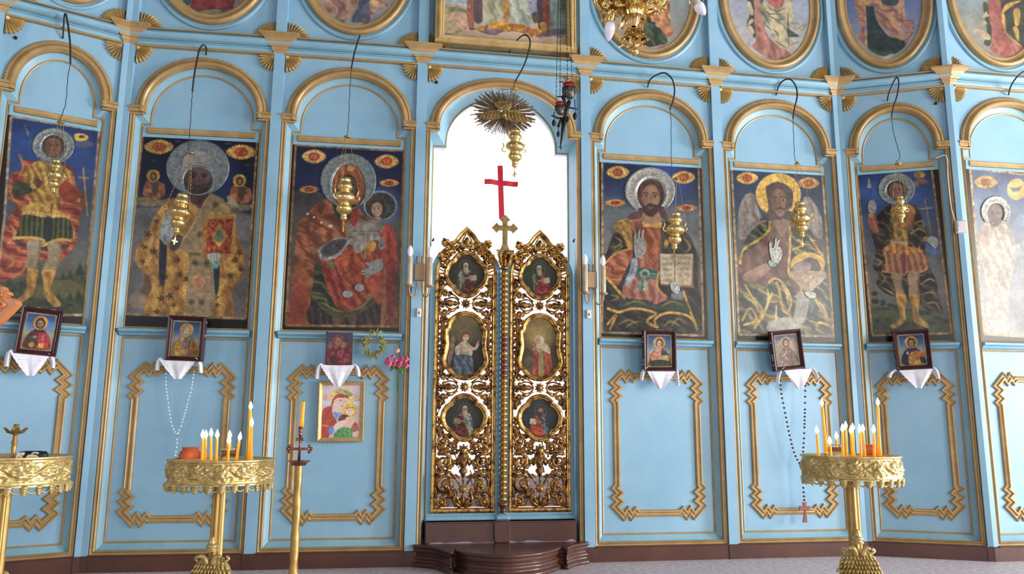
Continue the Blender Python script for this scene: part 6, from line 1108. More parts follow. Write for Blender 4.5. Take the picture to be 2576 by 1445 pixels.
small_icon(2, .545, 1.524, .188, .240, 0, 'unframed small dark reddish panel icon of mother and child left of the wreath', mC, CLO(2, (808, 918), (890, 919), (851, 973), (796, 953), (901, 947)), 'white cloth draped over the ledge just above the colourful print', True)
small_icon(4, .561, 1.560, .264, .318, -.012, NM+'of book-holding man under the silver-haloed book icon', dict(robe='8a4a44', skin='a08468', hair='4c3830', beard='5c463c', mood=mD), CLO(4, (1627, 928), (1698, 930), (1661, 979), (1617, 957), (1708, 970)), 'white cloth draped over the ledge just right of the doors')
small_icon(5, .514, 1.588, .262, .318, -.115, NM+'hanging crooked, of winged grey-brown prophet', dict(robe='6c5c54', side='7c6c64', skin='9c846c', hair='4c3c34', mood=mE, sky='7c7c84', halo='b08c5c'), CLO(5, (1972, 928), (2040, 928), (2009, 978), (1961, 965), (2060, 954)), 'white cloth draped over the ledge above the dark rosary')
small_icon(6, .428, 1.594, .262, .315, -.045, NM+'of blue-robed saint in gold halo on the turned right bay', dict(robe='2c2c48', side='26263c', mood=mF, sky='3c6090'), CLO(6, (2262, 930), (2345, 926), (2310, 977), (2239, 950), (2362, 953)), 'white cloth draped over the ledge on the turned right bay')
# printed picture in a gilt frame
t = fthing(2, .576, VI+.035, .864, 'framed_print', label='colourful print of crowned mother and child in an ornate thin gilt frame', cat='picture'); w, h = .328, .430; t.rotation_euler = (0, -.012, FA[2].th)
m = MB(); m.sweep([(-w/2+.014, .014), (w/2-.014, .014), (w/2-.014, h-.014), (-w/2+.014, h-.014)], [(-.014, -.03), (-.014, .008), (-.008, .016), (0, .012), (.006, .008), (.014, .004), (.016, -.004), (.016, -.03)], -.004)
for k in range(30):
    z = .01+k*(h-.02)/29
    for s_ in (-1, 1): m.ball((s_*(w/2-.006), -.020, z), (.007, .006, .004), 6, 4)
for k in range(22):
    x = -w/2+.012+k*(w-.024)/21
    for z in (.006, h-.006): m.ball((x, -.020, z), (.004, .006, .007), 6, 4)
m.build('frame', 'goldb', t); m = MB(); m.box(-w/2+.01, w/2-.01, .003, .025, .01, h-.01); m.build('back_board', 'wood', t)
a, b, z0 = w-.052, h-.052, .026; c = Canvas(-a/2, a/2, z0, z0+b, .0020, lambda x, z: ((np.asarray(x)-360)*a/450, z0+b-(np.asarray(z)-695)*b/625)); c.vgrad([(0, 'c8b0b8'), (1, 'd6c6d0')])
for x, y in ((170, 840), (545, 850)): c.poly([(x-30, y-30), (x, y-50), (x+30, y-10), (x+35, y+50), (x-20, y+60)], 'd0a0a0', nz=.2); c.ell(x, y-30, 22, 22, 'dcb888'); c.ell(x+5, y+60, 60, 26, 'dcd8ea', op=.8, soft=3)
c.ell(365, 850, 140, 126, 'e0c878', nz=.15); c.poly([(290, 765), (350, 735), (480, 790), (470, 830), (330, 800)], 'a8a070', nz=.3); c.ell(405, 775, 14, 12, '6a84b8'); c.ell(445, 805, 10, 9, '6a84b8')
P = [(300, 810), (340, 800), (430, 820), (435, 850), (310, 850), (270, 900), (255, 980), (270, 1060), (310, 1120), (320, 1160), (250, 1200), (220, 1320), (140, 1320), (145, 1000), (240, 940), (255, 870)]; c.poly(P, 'b8463c', nz=.2); c.folds(P, '8c2c34', 'd87c5c', 260, .6, .5); c.line([(145, 1170), (220, 1180)], 14, 'd8a050'); c.line([(310, 850), (420, 850)], 10, 'dca868')
c.poly([(280, 870), (330, 850), (430, 860), (425, 930), (390, 975), (350, 985), (370, 1020), (270, 1025), (262, 950)], 'e4c4b4', nz=.05); c.ell(350, 880, 9, 5, '4a3434', soft=0); c.ell(405, 895, 8, 5, '4a3434', soft=0); c.line([(330, 872), (366, 874)], 4, '7c5040'); c.line([(378, 870), (384, 915), (372, 922)], 4, 'b88878'); c.line([(354, 942), (384, 944)], 7, 'b8484c'); c.poly([(265, 1020), (370, 1030), (340, 1090), (300, 1110)], '8c9cc4', nz=.2)
c.ell(465, 995, 88, 82, 'dcb84c', nz=.15); c.poly([(380, 1040), (330, 1120), (420, 1150), (470, 1080)], '7c3c40', nz=.2); c.ell(465, 1000, 46, 56, 'ecd0bc'); c.poly([(418, 985), (430, 955), (500, 955), (515, 985), (470, 970)], 'c8843c'); c.ell(447, 1000, 6, 4, '4a3434', soft=0); c.ell(480, 1000, 6, 4, '4a3434', soft=0); c.line([(458, 1032), (474, 1032)], 5, 'c05c5c')
c.poly([(420, 1080), (500, 1070), (545, 1110), (550, 1180), (500, 1220), (420, 1200), (400, 1150)], 'e4bca0', nz=.05); c.poly([(520, 1140), (560, 1170), (560, 1250), (480, 1220)], 'b85c50', nz=.2); c.poly([(280, 1180), (330, 1130), (400, 1110), (425, 1140), (380, 1180), (290, 1230)], 'e8ccb8', nz=.05); c.poly([(225, 1190), (280, 1190), (280, 1250), (240, 1280)], '6c84c8', nz=.2)
P = [(320, 1230), (400, 1195), (480, 1210), (550, 1260), (540, 1310), (290, 1315)]; c.poly(P, '5c9858', nz=.25); c.folds(P, '3c7440', '8cbc78', 200, 1.2, .5); c.poly([(500, 1260), (570, 1240), (575, 1300), (510, 1310)], 'e4c4a8'); c.mesh('printed_sheet', 'print_', t, -.002)
# wreath and pink flowers
u_, z_ = at(2, 941, 866, -.02); t = fthing(2, u_, -.02, z_, 'wreath', label='small yellow-green leaf wreath hanging beneath the red-robed mother icon', cat='wreath'); rnd = random.Random(9)
m = MB(); ring_ = [(.067*math.cos(a), 0, .083*math.sin(a)) for a in [2*PI*k/30 for k in range(30)]]; m.tube(ring_, .009, 6, closed=True); m.build('twig_ring', 'leafd', t); m = MB()
for k in range(230):
    a = rnd.uniform(0, 2*PI); r_ = rnd.gauss(1, .09); leaf(m, .067*r_*math.cos(a), .083*r_*math.sin(a), rnd.uniform(0, 2*PI), rnd.uniform(.016, .030), .0058, .004, rnd.uniform(-.014, .012), 3, 0)
m.build('leaves', 'leafd', t, kind='stuff')
u_, z_ = at(2, 1001, 915, .03); t = fthing(2, u_, .03, z_, 'flower_bunch', label='bunch of pink artificial carnations tied to the pilaster moulding left of doors', cat='flowers')
for k, (x, y, r_) in enumerate(((-52, -60, 11), (-28, -78, 9), (-14, -52, 9), (18, -55, 15), (42, -60, 13), (-48, -30, 13), (-22, -26, 11), (8, -22, 12), (44, -18, 12), (-5, -115, 10), (-62, -38, 9))):
    m = MB(); R_ = r_*.0022*.80
    for j in range(14): a = j*2.4; q = Vector((math.cos(a)*R_*.5, -.012*(j % 3)-.008, math.sin(a)*R_*.5)); m.ball(q, (R_*.55, R_*.22, R_*.5), 7, 4, Matrix.Rotation(a, 3, 'Y') @ Matrix.Rotation(.6, 3, 'X'))
    o = m.build('blossom', 'pinkl' if k == 9 else 'pink', t); o.location = (x*.00135, -.012*(k % 3), -y*.00115-.040)
m = MB()
for k in range(14): leaf(m, rnd.uniform(-.03, .03), -.03, rnd.uniform(PI, 2*PI) if k % 2 else rnd.uniform(0, PI), rnd.uniform(.03, .055), .011, .004, rnd.uniform(-.02, .0), 4, 0)
m.build('foliage', 'leaf', t, kind='stuff'); m = MB()
for k in range(3): m.tube([(rnd.uniform(-.03, .03), -.005, -.01), (0, 0, -.06), (.004+.004*k, .0, -.205+.02*k)], .0028, 5)
m.build('stems', 'leaf', t)
# ------------------------------------------------------------------ wall candle lamps and their switches
def sconce(i, px, py, lab, yaw=0.):
    u_, z_ = at(i, px, py, .02); F = FA[i] if i < 3 else FA[3]
    t = empty('wall_lamp', F.pt(u_ if i != 3 else u_, .0, z_-.10), F.th+yaw, label=lab, cat='wall lamp')
    m = MB(); m.bar(-.038, .038, -.045, -.0, .095, .222, .003); m.build('mounting_plate', 'bronze', t); m = MB()
    for s_ in (-1, 1): m.tube([(s_*.018, -.022, .215), (s_*.018, -.022, .282)], .0072, 8)
    m.build('posts', 'bronze', t)
    for s_ in (-1, 1):
        m = MB(); m.tube(cat([(s_*.018, -.025, .10), (s_*.022, -.03, .02), (s_*.036, -.045, -.028), (s_*.056, -.065, -.032), (s_*.072, -.078, .0), (s_*.074, -.08, .045)], 5, False), .0055, 8); m.lathe([(.008, .034), (.030, .040), (.034, .047), (.034, .052), (.010, .053)], 20, (s_*.074, -.08, 0)); m.build('arm', 'bronze', t)
        m = MB(); m.lathe([(.020, .052), (.0205, .06), (.0205, .262), (.017, .264)], 20, (s_*.074, -.08, 0)); m.build('candle_tube', 'beige', t)
        m = MB(); m.lathe([(.012, .262), (.013, .270), (.020, .286), (.0215, .300), (.018, .325), (.009, .343), (.002, .350)], 16, (s_*.074, -.08, 0)); m.build('bulb', 'bulb', t)
    return t
sconce(2, 1055, 705, 'two-armed wall lamp with candle tubes left of the royal doors')
sconce(3, 1487, 724, 'two-armed wall lamp with candle tubes right of the royal doors', .12)
for i, px, py, lab in ((2, 1054, 787, 'small white switch with black slot under the left wall lamp'), (3, 1481, 791, 'small white switch with black slot under the right wall lamp')):
    u_, z_ = at(i, px, py, .01); t = fthing(i, u_, .0, z_-.033, 'light_switch', label=lab, cat='switch')
    m = MB(); m.bar(-.017, .017, -.020, 0, 0, .066, .005); m.build('housing', 'white', t); m = MB(); m.bar(-.0035, .0035, -.023, -.018, .020, .040, .001); m.build('slot', 'black', t)
u_, z_ = at(7, 2419, 571, .01); t = fthing(7, u_, .0, z_-.048, 'sensor_box', label='small white square sensor box on the right corner pilaster', cat='sensor'); t.rotation_euler = (0, 0, FA[7].th-.35)
m = MB(); m.bar(-.038, .038, -.035, .012, 0, .096, .008); m.build('housing', 'white', t); m = MB(); m.bar(-.030, .030, -.038, -.030, .044, .088, .003); m.build('cover', 'white', t)
t = fthing(6, FA[6].W-.075, .0, 2.55, 'cable', label='thin white cable running down the corner pilaster to the sensor box', cat='cable')
m = MB(); q = [at(6, x, y, .0) for x, y in ((2352, 400), (2380, 394), (2384, 450), (2392, 520), (2402, 556))]; m.tube(cat([(a-FA[6].W+.075, -.006, b-2.55) for a, b in q], 5, False), .0035, 6); m.build('sheath', 'white', t)
for i, x, y in ((0, 39, 96), (2, 1098, 208), (6, 2354, 261)):
    u_, z_ = at(i, x, y, -.03); m = MB(); m.lathe([(.012, -.001), (.012, .010), (.006, .014)], 12, axis=(0, -1, 0)); o = m.build('bolt', 'iron', BAY[i]); o.location = (u_, .028, z_)
for i, x, y in ((3, 1089, 606), (3, 1442, 608)):
    u_, z_ = at(i, x, y, -.03); m = MB(); m.ball((0, -.01, 0), (.010, .014, .010), 8, 6); m.ball((.004, -.018, .012), .007, 8, 5); o = m.build('cable_clamp', 'iron', BAY[i]); o.location = (u_, .028, z_)
# ------------------------------------------------------------------ hanging oil lamps with chains, each on its own wire hook
def chain(m, a, b, r=.0030, step=.014):
    a, b = Vector(a), Vector(b); n = max(2, int((b-a).length/step)); d = (b-a).normalized(); q = Vector((0, 0, 1)).rotation_difference(d).to_matrix()
    for k in range(n): m.ball(a+(b-a)*((k+.5)/n), (r*(1.0 if k % 2 else .45), r*(.45 if k % 2 else 1.0), step*.62), 5, 3, q)
PROF = [(.024, .004), (.034, 0), (.040, -.006), (.043, -.022), (.037, -.029), (.042, -.034), (.052, -.050), (.057, -.064), (.054, -.080), (.043, -.088), (.037, -.094), (.039, -.100), (.060, -.114), (.076, -.132), (.080, -.148), (.077, -.166), (.062, -.182), (.045, -.189), (.041, -.196), (.044, -.202), (.055, -.215), (.058, -.230), (.053, -.248), (.039, -.262), (.030, -.269), (.020, -.280), (.026, -.293), (.025, -.305), (.015, -.315), (.006, -.322)]
def oil_lamp(i, v, top, cap, s, lab, spin=0., tilt=0., slim=False):
    zt = at(i, *top, v); zc = at(i, *cap, v); t = fthing(i, zt[0], v, zt[1], 'oil_lamp', label=lab, cat='hanging lamp'); t.rotation_euler = (0, tilt, FA[i].th+spin)
    P = [(r*s*(.80 if slim else 1), z*s) for r, z in PROF]; b = MB(); b.lathe(P, 28); b.build('body', 'brass', t); c = MB(); H = math.dist(zt, zc)
    c.lathe([(.004, H+.012), (.020, H), (.026, H-.006), (.004, H-.008)], 14); c.build('cap', 'brassd', t)
    for k in range(3):
        a = 2*PI*k/3+.5; dx, dy = math.cos(a), math.sin(a); R = .080*s*(.8 if slim else 1)
        h = MB(); h.tube(cat([(dx*R*.94, dy*R*.94, -.172*s), (dx*(R+.020), dy*(R+.020), -.168*s), (dx*(R+.030), dy*(R+.030), -.145*s), (dx*(R+.014), dy*(R+.014), -.132*s), (dx*(R+.016), dy*(R+.016), -.112*s), (dx*(R+.022), dy*(R+.022), -.100*s)], 4, False), .0048*s, 6); h.build('handle', 'brass', t)
        ch = MB(); chain(ch, (dx*(R+.020), dy*(R+.020), -.104*s), (dx*.016, dy*.016, H-.006)); ch.build('chain', 'brassd', t)
    f = MB(); f.tube([(0, 0, -.318*s), (0, 0, -.345*s)], .003, 5); f.prism([(x*s, z*s) for x, z in ((-.006, -.400), (.006, -.400), (.007, -.378), (.022, -.380), (.022, -.366), (.007, -.367), (.006, -.345), (-.006, -.345), (-.007, -.367), (-.022, -.366), (-.022, -.380), (-.007, -.378))], -.003, .003, .001)
    if not slim: f.build('cross_pendant', 'brass', t)
    return zc
def wire_hook(i, v, pts, wirepts, lab, cap):
    t = fthing(i, at(i, *pts[0], 0)[0], 0, at(i, *pts[0], 0)[1], 'wire_hook', label=lab, cat='hook'); u0, z0 = at(i, *pts[0], 0); n = len(pts); P = []
    for k, (x, y) in enumerate(pts): vv = -.02+(v+.02)*min(1, k/(n-1)*1.25); u_, z_ = at(i, x, y, vv); P.append((u_-u0, -vv, z_-z0))
    m = MB(); m.tube(cat(P, 4, False), .0062, 6); m.build('rod', 'wire', t); e = P[-1]; Q = [e]
    for x, y in wirepts: u_, z_ = at(i, x, y, v); Q.append((u_-u0, -v, z_-z0))
    Q.append((cap[0]-u0, -v, cap[1]+.012-z0)); Q = cat(Q, 6, False); W_ = MB(); W2 = []
    for k, q in enumerate(Q): W2.append((q[0]+.0022*math.sin(k*2.1), q[1]+.0022*math.cos(k*2.1), q[2]))
    W_.tube(W2, .0026, 5); W_.build('twisted_wire', 'wire', t)
V = .22
LMP = [(0, (143, 402), (150, 306), .74, 'slim brass oil lamp hanging before the far left red-cloaked saint', [(158, 97), (160, 66), (162, 40), (166, 36), (171, 62), (174, 86), (177, 120), (177, 160)], [(172, 185), (170, 200), (165, 260)], True),
       (1, (461, 489), (472, 381), .93, "brass oil lamp hanging before the bearded bishop's hand", [(518, 138), (519, 120), (511, 113), (502, 124), (498, 140), (492, 170), (488, 195), (484, 230)], [(482, 260), (477, 335)], False),
       (2, (869, 449), (874, 343), 1.0, "brass oil lamp hanging before the red-robed mother's face", [(905, 90), (900, 105), (893, 128), (888, 150), (884, 172)], [(880, 230), (877, 300)], False),
       (3, (1295, 327), (1293, 222), .95, 'brass oil lamp hanging under the sunburst before the red cross', [(1280, 138), (1290, 115), (1308, 94), (1322, 88), (1333, 100), (1331, 125), (1318, 165), (1296, 205)], [(1294, 212)], False),
       (4, (1699, 535), (1690, 449), .93, 'brass oil lamp hanging before the silver-haloed man with a book', [(1629, 220), (1636, 200), (1655, 187), (1674, 184), (1691, 200), (1697, 228), (1692, 258), (1685, 275)], [(1688, 300), (1689, 400)], False),
       (5, (2012, 509), (2003, 410), .92, 'brass oil lamp hanging before the winged prophet in gold halo', [(1952, 240), (1960, 215), (1974, 201), (1990, 201), (2003, 220), (2005, 245), (1998, 275), (1995, 298)], [(1996, 330), (1999, 395)], False),
       (6, (2264, 494), (2254, 410), .70, 'small brass oil lamp hanging on the turned right bay', [(2232, 254), (2236, 235), (2247, 208), (2256, 195), (2261, 208), (2257, 240), (2248, 268), (2243, 294)], [(2247, 330), (2255, 360), (2264, 395)], True)]
HL = ['bent wire hook over the far left arch', "bent wire hook over the bishop icon's arch", 'straight bent wire hook over the red-robed mother icon', 'wide wire hook above the sunburst arch', 'wide wire hook over the arch right of the doors', 'wide wire hook over the winged prophet icon', 'narrow wire hook on the turned right bay']
for k, (i, tp, cp, s, lab, hk, wp, slim) in enumerate(LMP):
    zc = oil_lamp(i, V, tp, cp, s, lab, spin=k*.7, tilt=(.10 if i == 1 else (-.06 if i in (4, 6) else .0)), slim=slim); wire_hook(i, V, hk, wp, HL[k], zc)
wire_hook(7, .15, [(2537, 239), (2541, 222), (2549, 206), (2560, 192), (2574, 180)], [(2590, 200)], 'wire hook at the right edge over the last arch', (at(7, 2600, 300, .15)))
# ------------------------------------------------------------------ black iron lamp with red glasses on long chains
bl = at(3, 1425, 280, .5); t = fthing(3, bl[0], .5, bl[1], 'iron_lamp', label='black wrought iron lamp with two red glass cups hanging right of the arch', cat='hanging lamp')
def bz(x, y): a = at(3, 1380+x/7.22, 180+y/7.22, .5); return (a[0]-bl[0], a[1]-bl[1])
m = MB()
def rod(p, q, r=.006):
    a, b = bz(*p), bz(*q); m = MB(); m.tube([(a[0], 0, a[1]), (b[0], 0, b[1])], r, 6); m.build('iron_rod', 'iron', t)
rod((375, 540), (290, 860), .016); a, b = bz(290, 860), bz(218, 1330); m.tube([(a[0], 0, a[1]), (b[0], 0, b[1])], [.020, .005], 8); rod((250, 440), (330, 640), .012); rod((370, 655), (530, 688), .006); rod((50, 800), (220, 855), .006); rod((150, 455), (300, 470), .005); rod((190, 185), (260, 190), .004); rod((218, 1330), (218, 1420), .004); rod((185, 1375), (252, 1372), .004); rod((240, 840), (170, 1010), .012); rod((130, 850), (190, 860), .004)
rod((470, 500), (490, 760), .003); rod((100, 740), (100, 900), .003); rod((175, 1020), (180, 1090), .003); m.build('iron_spike', 'iron', t)
for x, y, w_, h_ in ((480, 815, 38, 70), (97, 940, 36, 62), (345, 870, 34, 60), (175, 1140, 30, 55)):
    p = MB(); q = bz(x, y); leaf(p, q[0], q[1]+h_*.0004, -PI/2, h_*.0008, w_*.00042, .010); p.ball((q[0], .002, q[1]), (w_*.0004, .008, h_*.0004), 8, 6); p.build('leaf_pendant', 'iron', t)
for (x, y, rr, hh) in ((375, 340, .047, .125), (212, 660, .034, .10)):
    q = bz(x, y); b = MB(); b.lathe([(rr*.35, -hh*.55), (rr*.8, -hh*.42), (rr, -hh*.12), (rr*1.02, hh*.2), (rr*.98, hh*.2), (rr*.94, -hh*.1), (rr*.7, -hh*.38)], 18, (q[0], .01, q[1]))
    for k in range(10): a = 2*PI*k/10; b.tube([(q[0]+rr*1.05*math.cos(a), .01+rr*1.05*math.sin(a), q[1]-hh*.2), (q[0]+rr*1.06*math.cos(a), .01+rr*1.06*math.sin(a), q[1]+hh*.22)], .0022, 4)
    b.build('filigree_holder', 'holder', t); g = MB(); g.lathe([(rr*.8, -.01), (rr*.9, hh*.25), (rr*1.05, hh*.42), (rr*.9, hh*.45), (rr*.6, hh*.2)], 18, (q[0], .01, q[1])); g.build('red_glass', 'redglass', t); g = MB(); g.ball((q[0], .01, q[1]+hh*.25), (rr*.45, rr*.45, hh*.16), 10, 6); g.build('glow', 'glow', t)
for (x, y), (x2, y2) in (((135, 560), (1404, 0)), ((205, 470), (1411, 0)), ((340, 170), (1425, 0)), ((430, 190), (1432, 0))):
    q = bz(x, y); r = at(3, x2, y2, .5); d = ((r[0]-bl[0])-q[0], (r[1]-bl[1])-q[1]); f = (5.2-bl[1])/d[1] if d[1] else 1; ch = MB(); chain(ch, (q[0], 0, q[1]), (q[0]+d[0]*min(f, 1.35), 0, q[1]+d[1]*min(f, 1.35)), .0040, .016); ch.build('chain', 'iron', t)
# ------------------------------------------------------------------ brass candle stands
def relief_band(R, z0, z1, nt=340, nz=30):
    th = np.linspace(0, 2*PI, nt, endpoint=False); z = np.linspace(0, 1, nz); T, Z = np.meshgrid(th, z); N = 13
    ph = T*N/2; zc = .52+.20*np.sin(ph); stem = np.exp(-((Z-zc)/.07)**2)*.0075
    k = np.floor((ph-PI/2)/PI+.5); pc = k*PI+PI/2; up = np.where(np.mod(k, 2) == 0, .40, .64); dx = (ph-pc)/(PI/2)*.62; dz = (Z-up); r = np.hypot(dx, dz*1.2)*3.1; a = np.arctan2(dz, dx)
    ros = np.clip(1-r*(.85-.25*np.cos(a*6)), 0, 1)**.6*.012; ring = np.exp(-((r-1.05)/.14)**2)*.006
    lv = (np.sin(T*N*3+np.sin(Z*14)*1.4)*np.sin(Z*17+np.cos(T*N*2)))*.0035
    edge = np.where((Z > .90) | (Z < .10), .010, 0)+np.where((Z > .84) & (Z < .87), .006, 0)+np.where((Z < .17) & (Z > .13), .006, 0)
    H = np.maximum(np.maximum(stem, np.maximum(ros, ring))+np.where((Z > .17) & (Z < .84), lv, 0), edge); RR = R+H*1.7-.004
    v = np.stack([RR*np.cos(T), RR*np.sin(T), z0+(z1-z0)*Z], -1).reshape(-1, 3); m = MB()
    m.add(v, [(j*nt+i, j*nt+(i+1) % nt, (j+1)*nt+(i+1) % nt, (j+1)*nt+i) for j in range(nz-1) for i in range(nt)], True); return m
def make_stand():
    t = empty('candle_stand', (0, 0, 0)); R = .268; m = relief_band(R, .685, .815); m.lathe([(R-.006, .69), (R-.006, .815), (R+.008, .817), (R+.010, .812)], 80)
    m.build('embossed_rim', 'cast', t); m = MB()              # pierced fringe of leaves and swags under the rim
    NP = 26
    for k in range(NP):
        a = 2*PI*k/NP; c_, s_ = math.cos(a), math.sin(a)
        for w, h_, zz in ((.020, .012, .683), (.017, .010, .671), (.012, .008, .661), (.007, .007, .653)): m.ball((c_*(R+.006), s_*(R+.006), zz), (w*abs(s_)+.006, w*abs(c_)+.006, h_), 8, 5)
        P = []
        for q in range(9): b = a+2*PI/NP*q/8; P.append(((R+.004)*math.cos(b), (R+.004)*math.sin(b), .682-.026*math.sin(PI*q/8)))
        m.tube(P, .0042, 5)
    m.build('pierced_fringe', 'cast', t); m = MB(); m.lathe([(.001, .790), (R-.008, .793), (R-.004, .800)], 60); m.lathe([(.05, .70), (R-.01, .700), (R-.01, .704), (.05, .706)], 40); m.build('sand_tray', 'sand', t)
    m = MB(); vs = []; n = 48                                 # fluted column
    for z, r in ((.02, .060), (.06, .050), (.10, .036), (.30, .035), (.66, .033), (.70, .05)):
        for k in range(n): a = 2*PI*k/n; rr = r*(1+.07*math.cos(a*8)); vs.append((rr*math.cos(a), rr*math.sin(a), z))
    m.add(vs, [(j*n+k, j*n+(k+1) % n, (j+1)*n+(k+1) % n, (j+1)*n+k) for j in range(5) for k in range(n)]); m.build('fluted_column', 'brassd', t)
    m = MB(); m.lathe([(.24, 0), (.25, .008), (.24, .022), (.20, .034), (.15, .040), (.10, .062), (.06, .075), (.05, .09)], 48); m.build('round_base', 'brassd', t)
    e = MB(); rnd = random.Random(12)                         # double-headed eagle wrapped round the column
    e.ball((0, -.030, .195), (.105, .045, .100), 24, 14)
    def fy(x, z): r2 = min(.96, (x/.105)**2+((z-.195)/.100)**2); return -.030-.045*math.sqrt(1-r2)
    for s in (-1, 1):
        e.tube(cat([(s*.016, -.074, .262), (s*.026, -.080, .292), (s*.040, -.080, .304), (s*.056, -.078, .300)], 4, False), [.015]*4+[.013]*4+[.012]*3+[.010, .008], 8); e.ball((s*.048, -.080, .302), (.015, .012, .011), 8, 6); e.tube([(s*.058, -.080, .300), (s*.080, -.078, .290)], [.007, .002], 5)
        e.tube(cat([(s*.07, -.05, .270), (s*.090, -.045, .285), (s*.075, -.05, .300)], 4, False), .008, 6); e.tube(cat([(s*.03, -.065, .11), (s*.05, -.07, .085), (s*.07, -.06, .07)], 4, False), .009, 6)
        for j in range(8):                                    # wings: overlapping rows of feathers
            for q in range(5):
                x = s*(.032+q*.017+.006*(j % 2)); z = .285-j*.023-.002*q
                if (x/.105)**2+((z-.195)/.100)**2 < 1.02: leaf(e, x, z, -PI/2+s*(.45+.10*q), .036, .0115, .016, fy(x, z)+.004, 3, 0)
    for j in range(7):
        for q in range(4): x = (q-1.5)*.017+(j % 2)*.008; z = .262-j*.024; leaf(e, x, z, -PI/2, .032, .011, .016, fy(x, z)+.002, 3, 0)
    for q in range(5): leaf(e, (q-2)*.014, .10, -PI/2+(q-2)*.25, .06, .010, .012, -.05, 4, 0)
    e.build('eagle', 'cast', t); c = MB()
    c.lathe([(.030, .325), (.034, .332), (.026, .336), (.024, .345), (.034, .352), (.028, .360), (.016, .372), (.020, .380), (.010, .388), (.012, .396), (.004, .404)], 14, (0, -.058, 0)); c.build('crown', 'cast', t)
    return t
def place_stand(o, x, y, d, lab):
    q = at_depth(x, y, d); o.location = (float(q[0]), float(q[1]), 0); o.scale = (1, 1, float(q[2])/.815); o.rotation_euler = (0, 0, -.15 if x < 1000 else -.35)
    tag(o, lab, 'candle stand', 'round brass candle stands'); return q
s1 = make_stand(); q1 = place_stand(s1, 558, 1155, 4.3, 'round brass candle stand with nine lit candles left of the doors')
s2 = copy_obj(s1); q2 = place_stand(s2, 2138, 1146, 4.64, 'round brass candle stand with the most lit candles, right of the doors')
s3 = copy_obj(s1); q3 = place_stand(s3, 20, 1148, 3.78, 'brass stand without candles cut off by the left edge')
# ------------------------------------------------------------------ candles
def candle(base, top, lab, grp, r=.0068, lit=True, flare=0.):
    b = Vector(base); d = Vector(top)-b; L = d.length; t = empty('candle', b, 0, lab, 'candle', grp); t.rotation_euler = Vector((0, 0, 1)).rotation_difference(d).to_euler()
    m = MB(); m.lathe([(r*(1.2+flare), 0), (r*(1.05+flare*.5), L*.25), (r, L*.5), (r*.98, L*.96), (r*.7, L), (r*.2, L-.001)], 12); m.build('wax', 'wax', t)
    m = MB(); m.tube([(0, 0, L-.002), (0, 0, L+.006)], .0012, 5); m.build('wick', 'iron', t)
    if lit: m = MB(); m.lathe([(.002, L+.001), (.0078, L+.007), (.0108, L+.015), (.0095, L+.026), (.005, L+.037), (.0006, L+.048)], 12); m.build('flame', 'flame', t)
    return t
ORD = ['leftmost', 'second', 'third', 'fourth', 'fifth', 'sixth', 'seventh', 'eighth', 'ninth', 'tenth', 'eleventh', 'twelfth', 'thirteenth']
def tray_candles(T, d0, zt, items, side):
    x0, y0, sc = T
    items = sorted(items, key=lambda q: q[0])
    for k, (xb, xt, yt, dd, h) in enumerate(items):
        zz = zt; px = x0+xb/sc; p = at_depth(px, y0+(900)/sc, d0+dd); base = (float(p[0]), float(p[1]), zz)
        tp = at_depth(x0+xt/sc, y0+yt/sc, d0+dd); nm = ORD[k] if k == 0 else ORD[k]+' from left'
        lab = {'tall': 'tall ', 'tiny': 'very short ', '': ''}[h]+'lit orange candle, '+nm+' on the '+side+' candle stand'
        candle(base, tuple(map(float, tp)), lab, 'lit candles on the '+side+' stand', .0072 if h != 'tall' else .0082, True, .5 if h == 'tall' else .1)
LT = (420, 990, 5.78); zt1 = float(q1[2])-.018; zt2 = float(q2[2])-.018
tray_candles(LT, 4.3, zt1, [(518, 520, 655, -.12, ''), (562, 566, 655, .03, ''), (645, 643, 632, -.02, ''), (722, 730, 655, -.14, ''), (890, 900, 738, -.16, 'tiny'), (925, 915, 660, .12, ''), (1010, 1053, 688, -.05, ''), (1200, 1217, 240, .05, 'tall'), (1222, 1232, 480, -.06, 'tall')], 'left')
tray_candles(LT[:1] and (2010, 990, 5.78), 4.64, zt2, [(287, 262, 585, -.05, ''), (405, 338, 188, .06, 'tall'), (465, 452, 745, -.16, 'tiny'), (560, 547, 665, .14, ''), (635, 632, 565, -.14, ''), (694, 680, 520, .0, ''), (775, 757, 590, -.12, ''), (797, 783, 545, .05, ''), (898, 885, 570, -.14, ''), (957, 933, 560, .0, ''), (1093, 1088, 575, -.12, ''), (1172, 1147, 180, .0, 'tall')], 'right')
def pot(x, y, d, s, zt, lab):
    p = at_depth(x, y, d); t = empty('clay_pot', (float(p[0]), float(p[1]), zt), 0, lab, 'pot'); m = MB()
    m.lathe([(.03*s, 0), (.046*s, .004), (.060*s, .022), (.064*s, .036), (.056*s, .054), (.044*s, .064), (.042*s, .068), (.049*s, .072), (.050*s, .077), (.044*s, .078), (.038*s, .070), (.05*s, .04), (.03*s, .01), (.001, .008)], 32); m.build('body', 'terra', t); return t
pot(420+335/5.78, 1150, 4.36, .95, zt1, 'terracotta pot on the left candle stand beside the candles'); pot(2010+1065/5.78, 1140, 4.74, .82, zt2, 'terracotta pot behind the candles on the right candle stand')
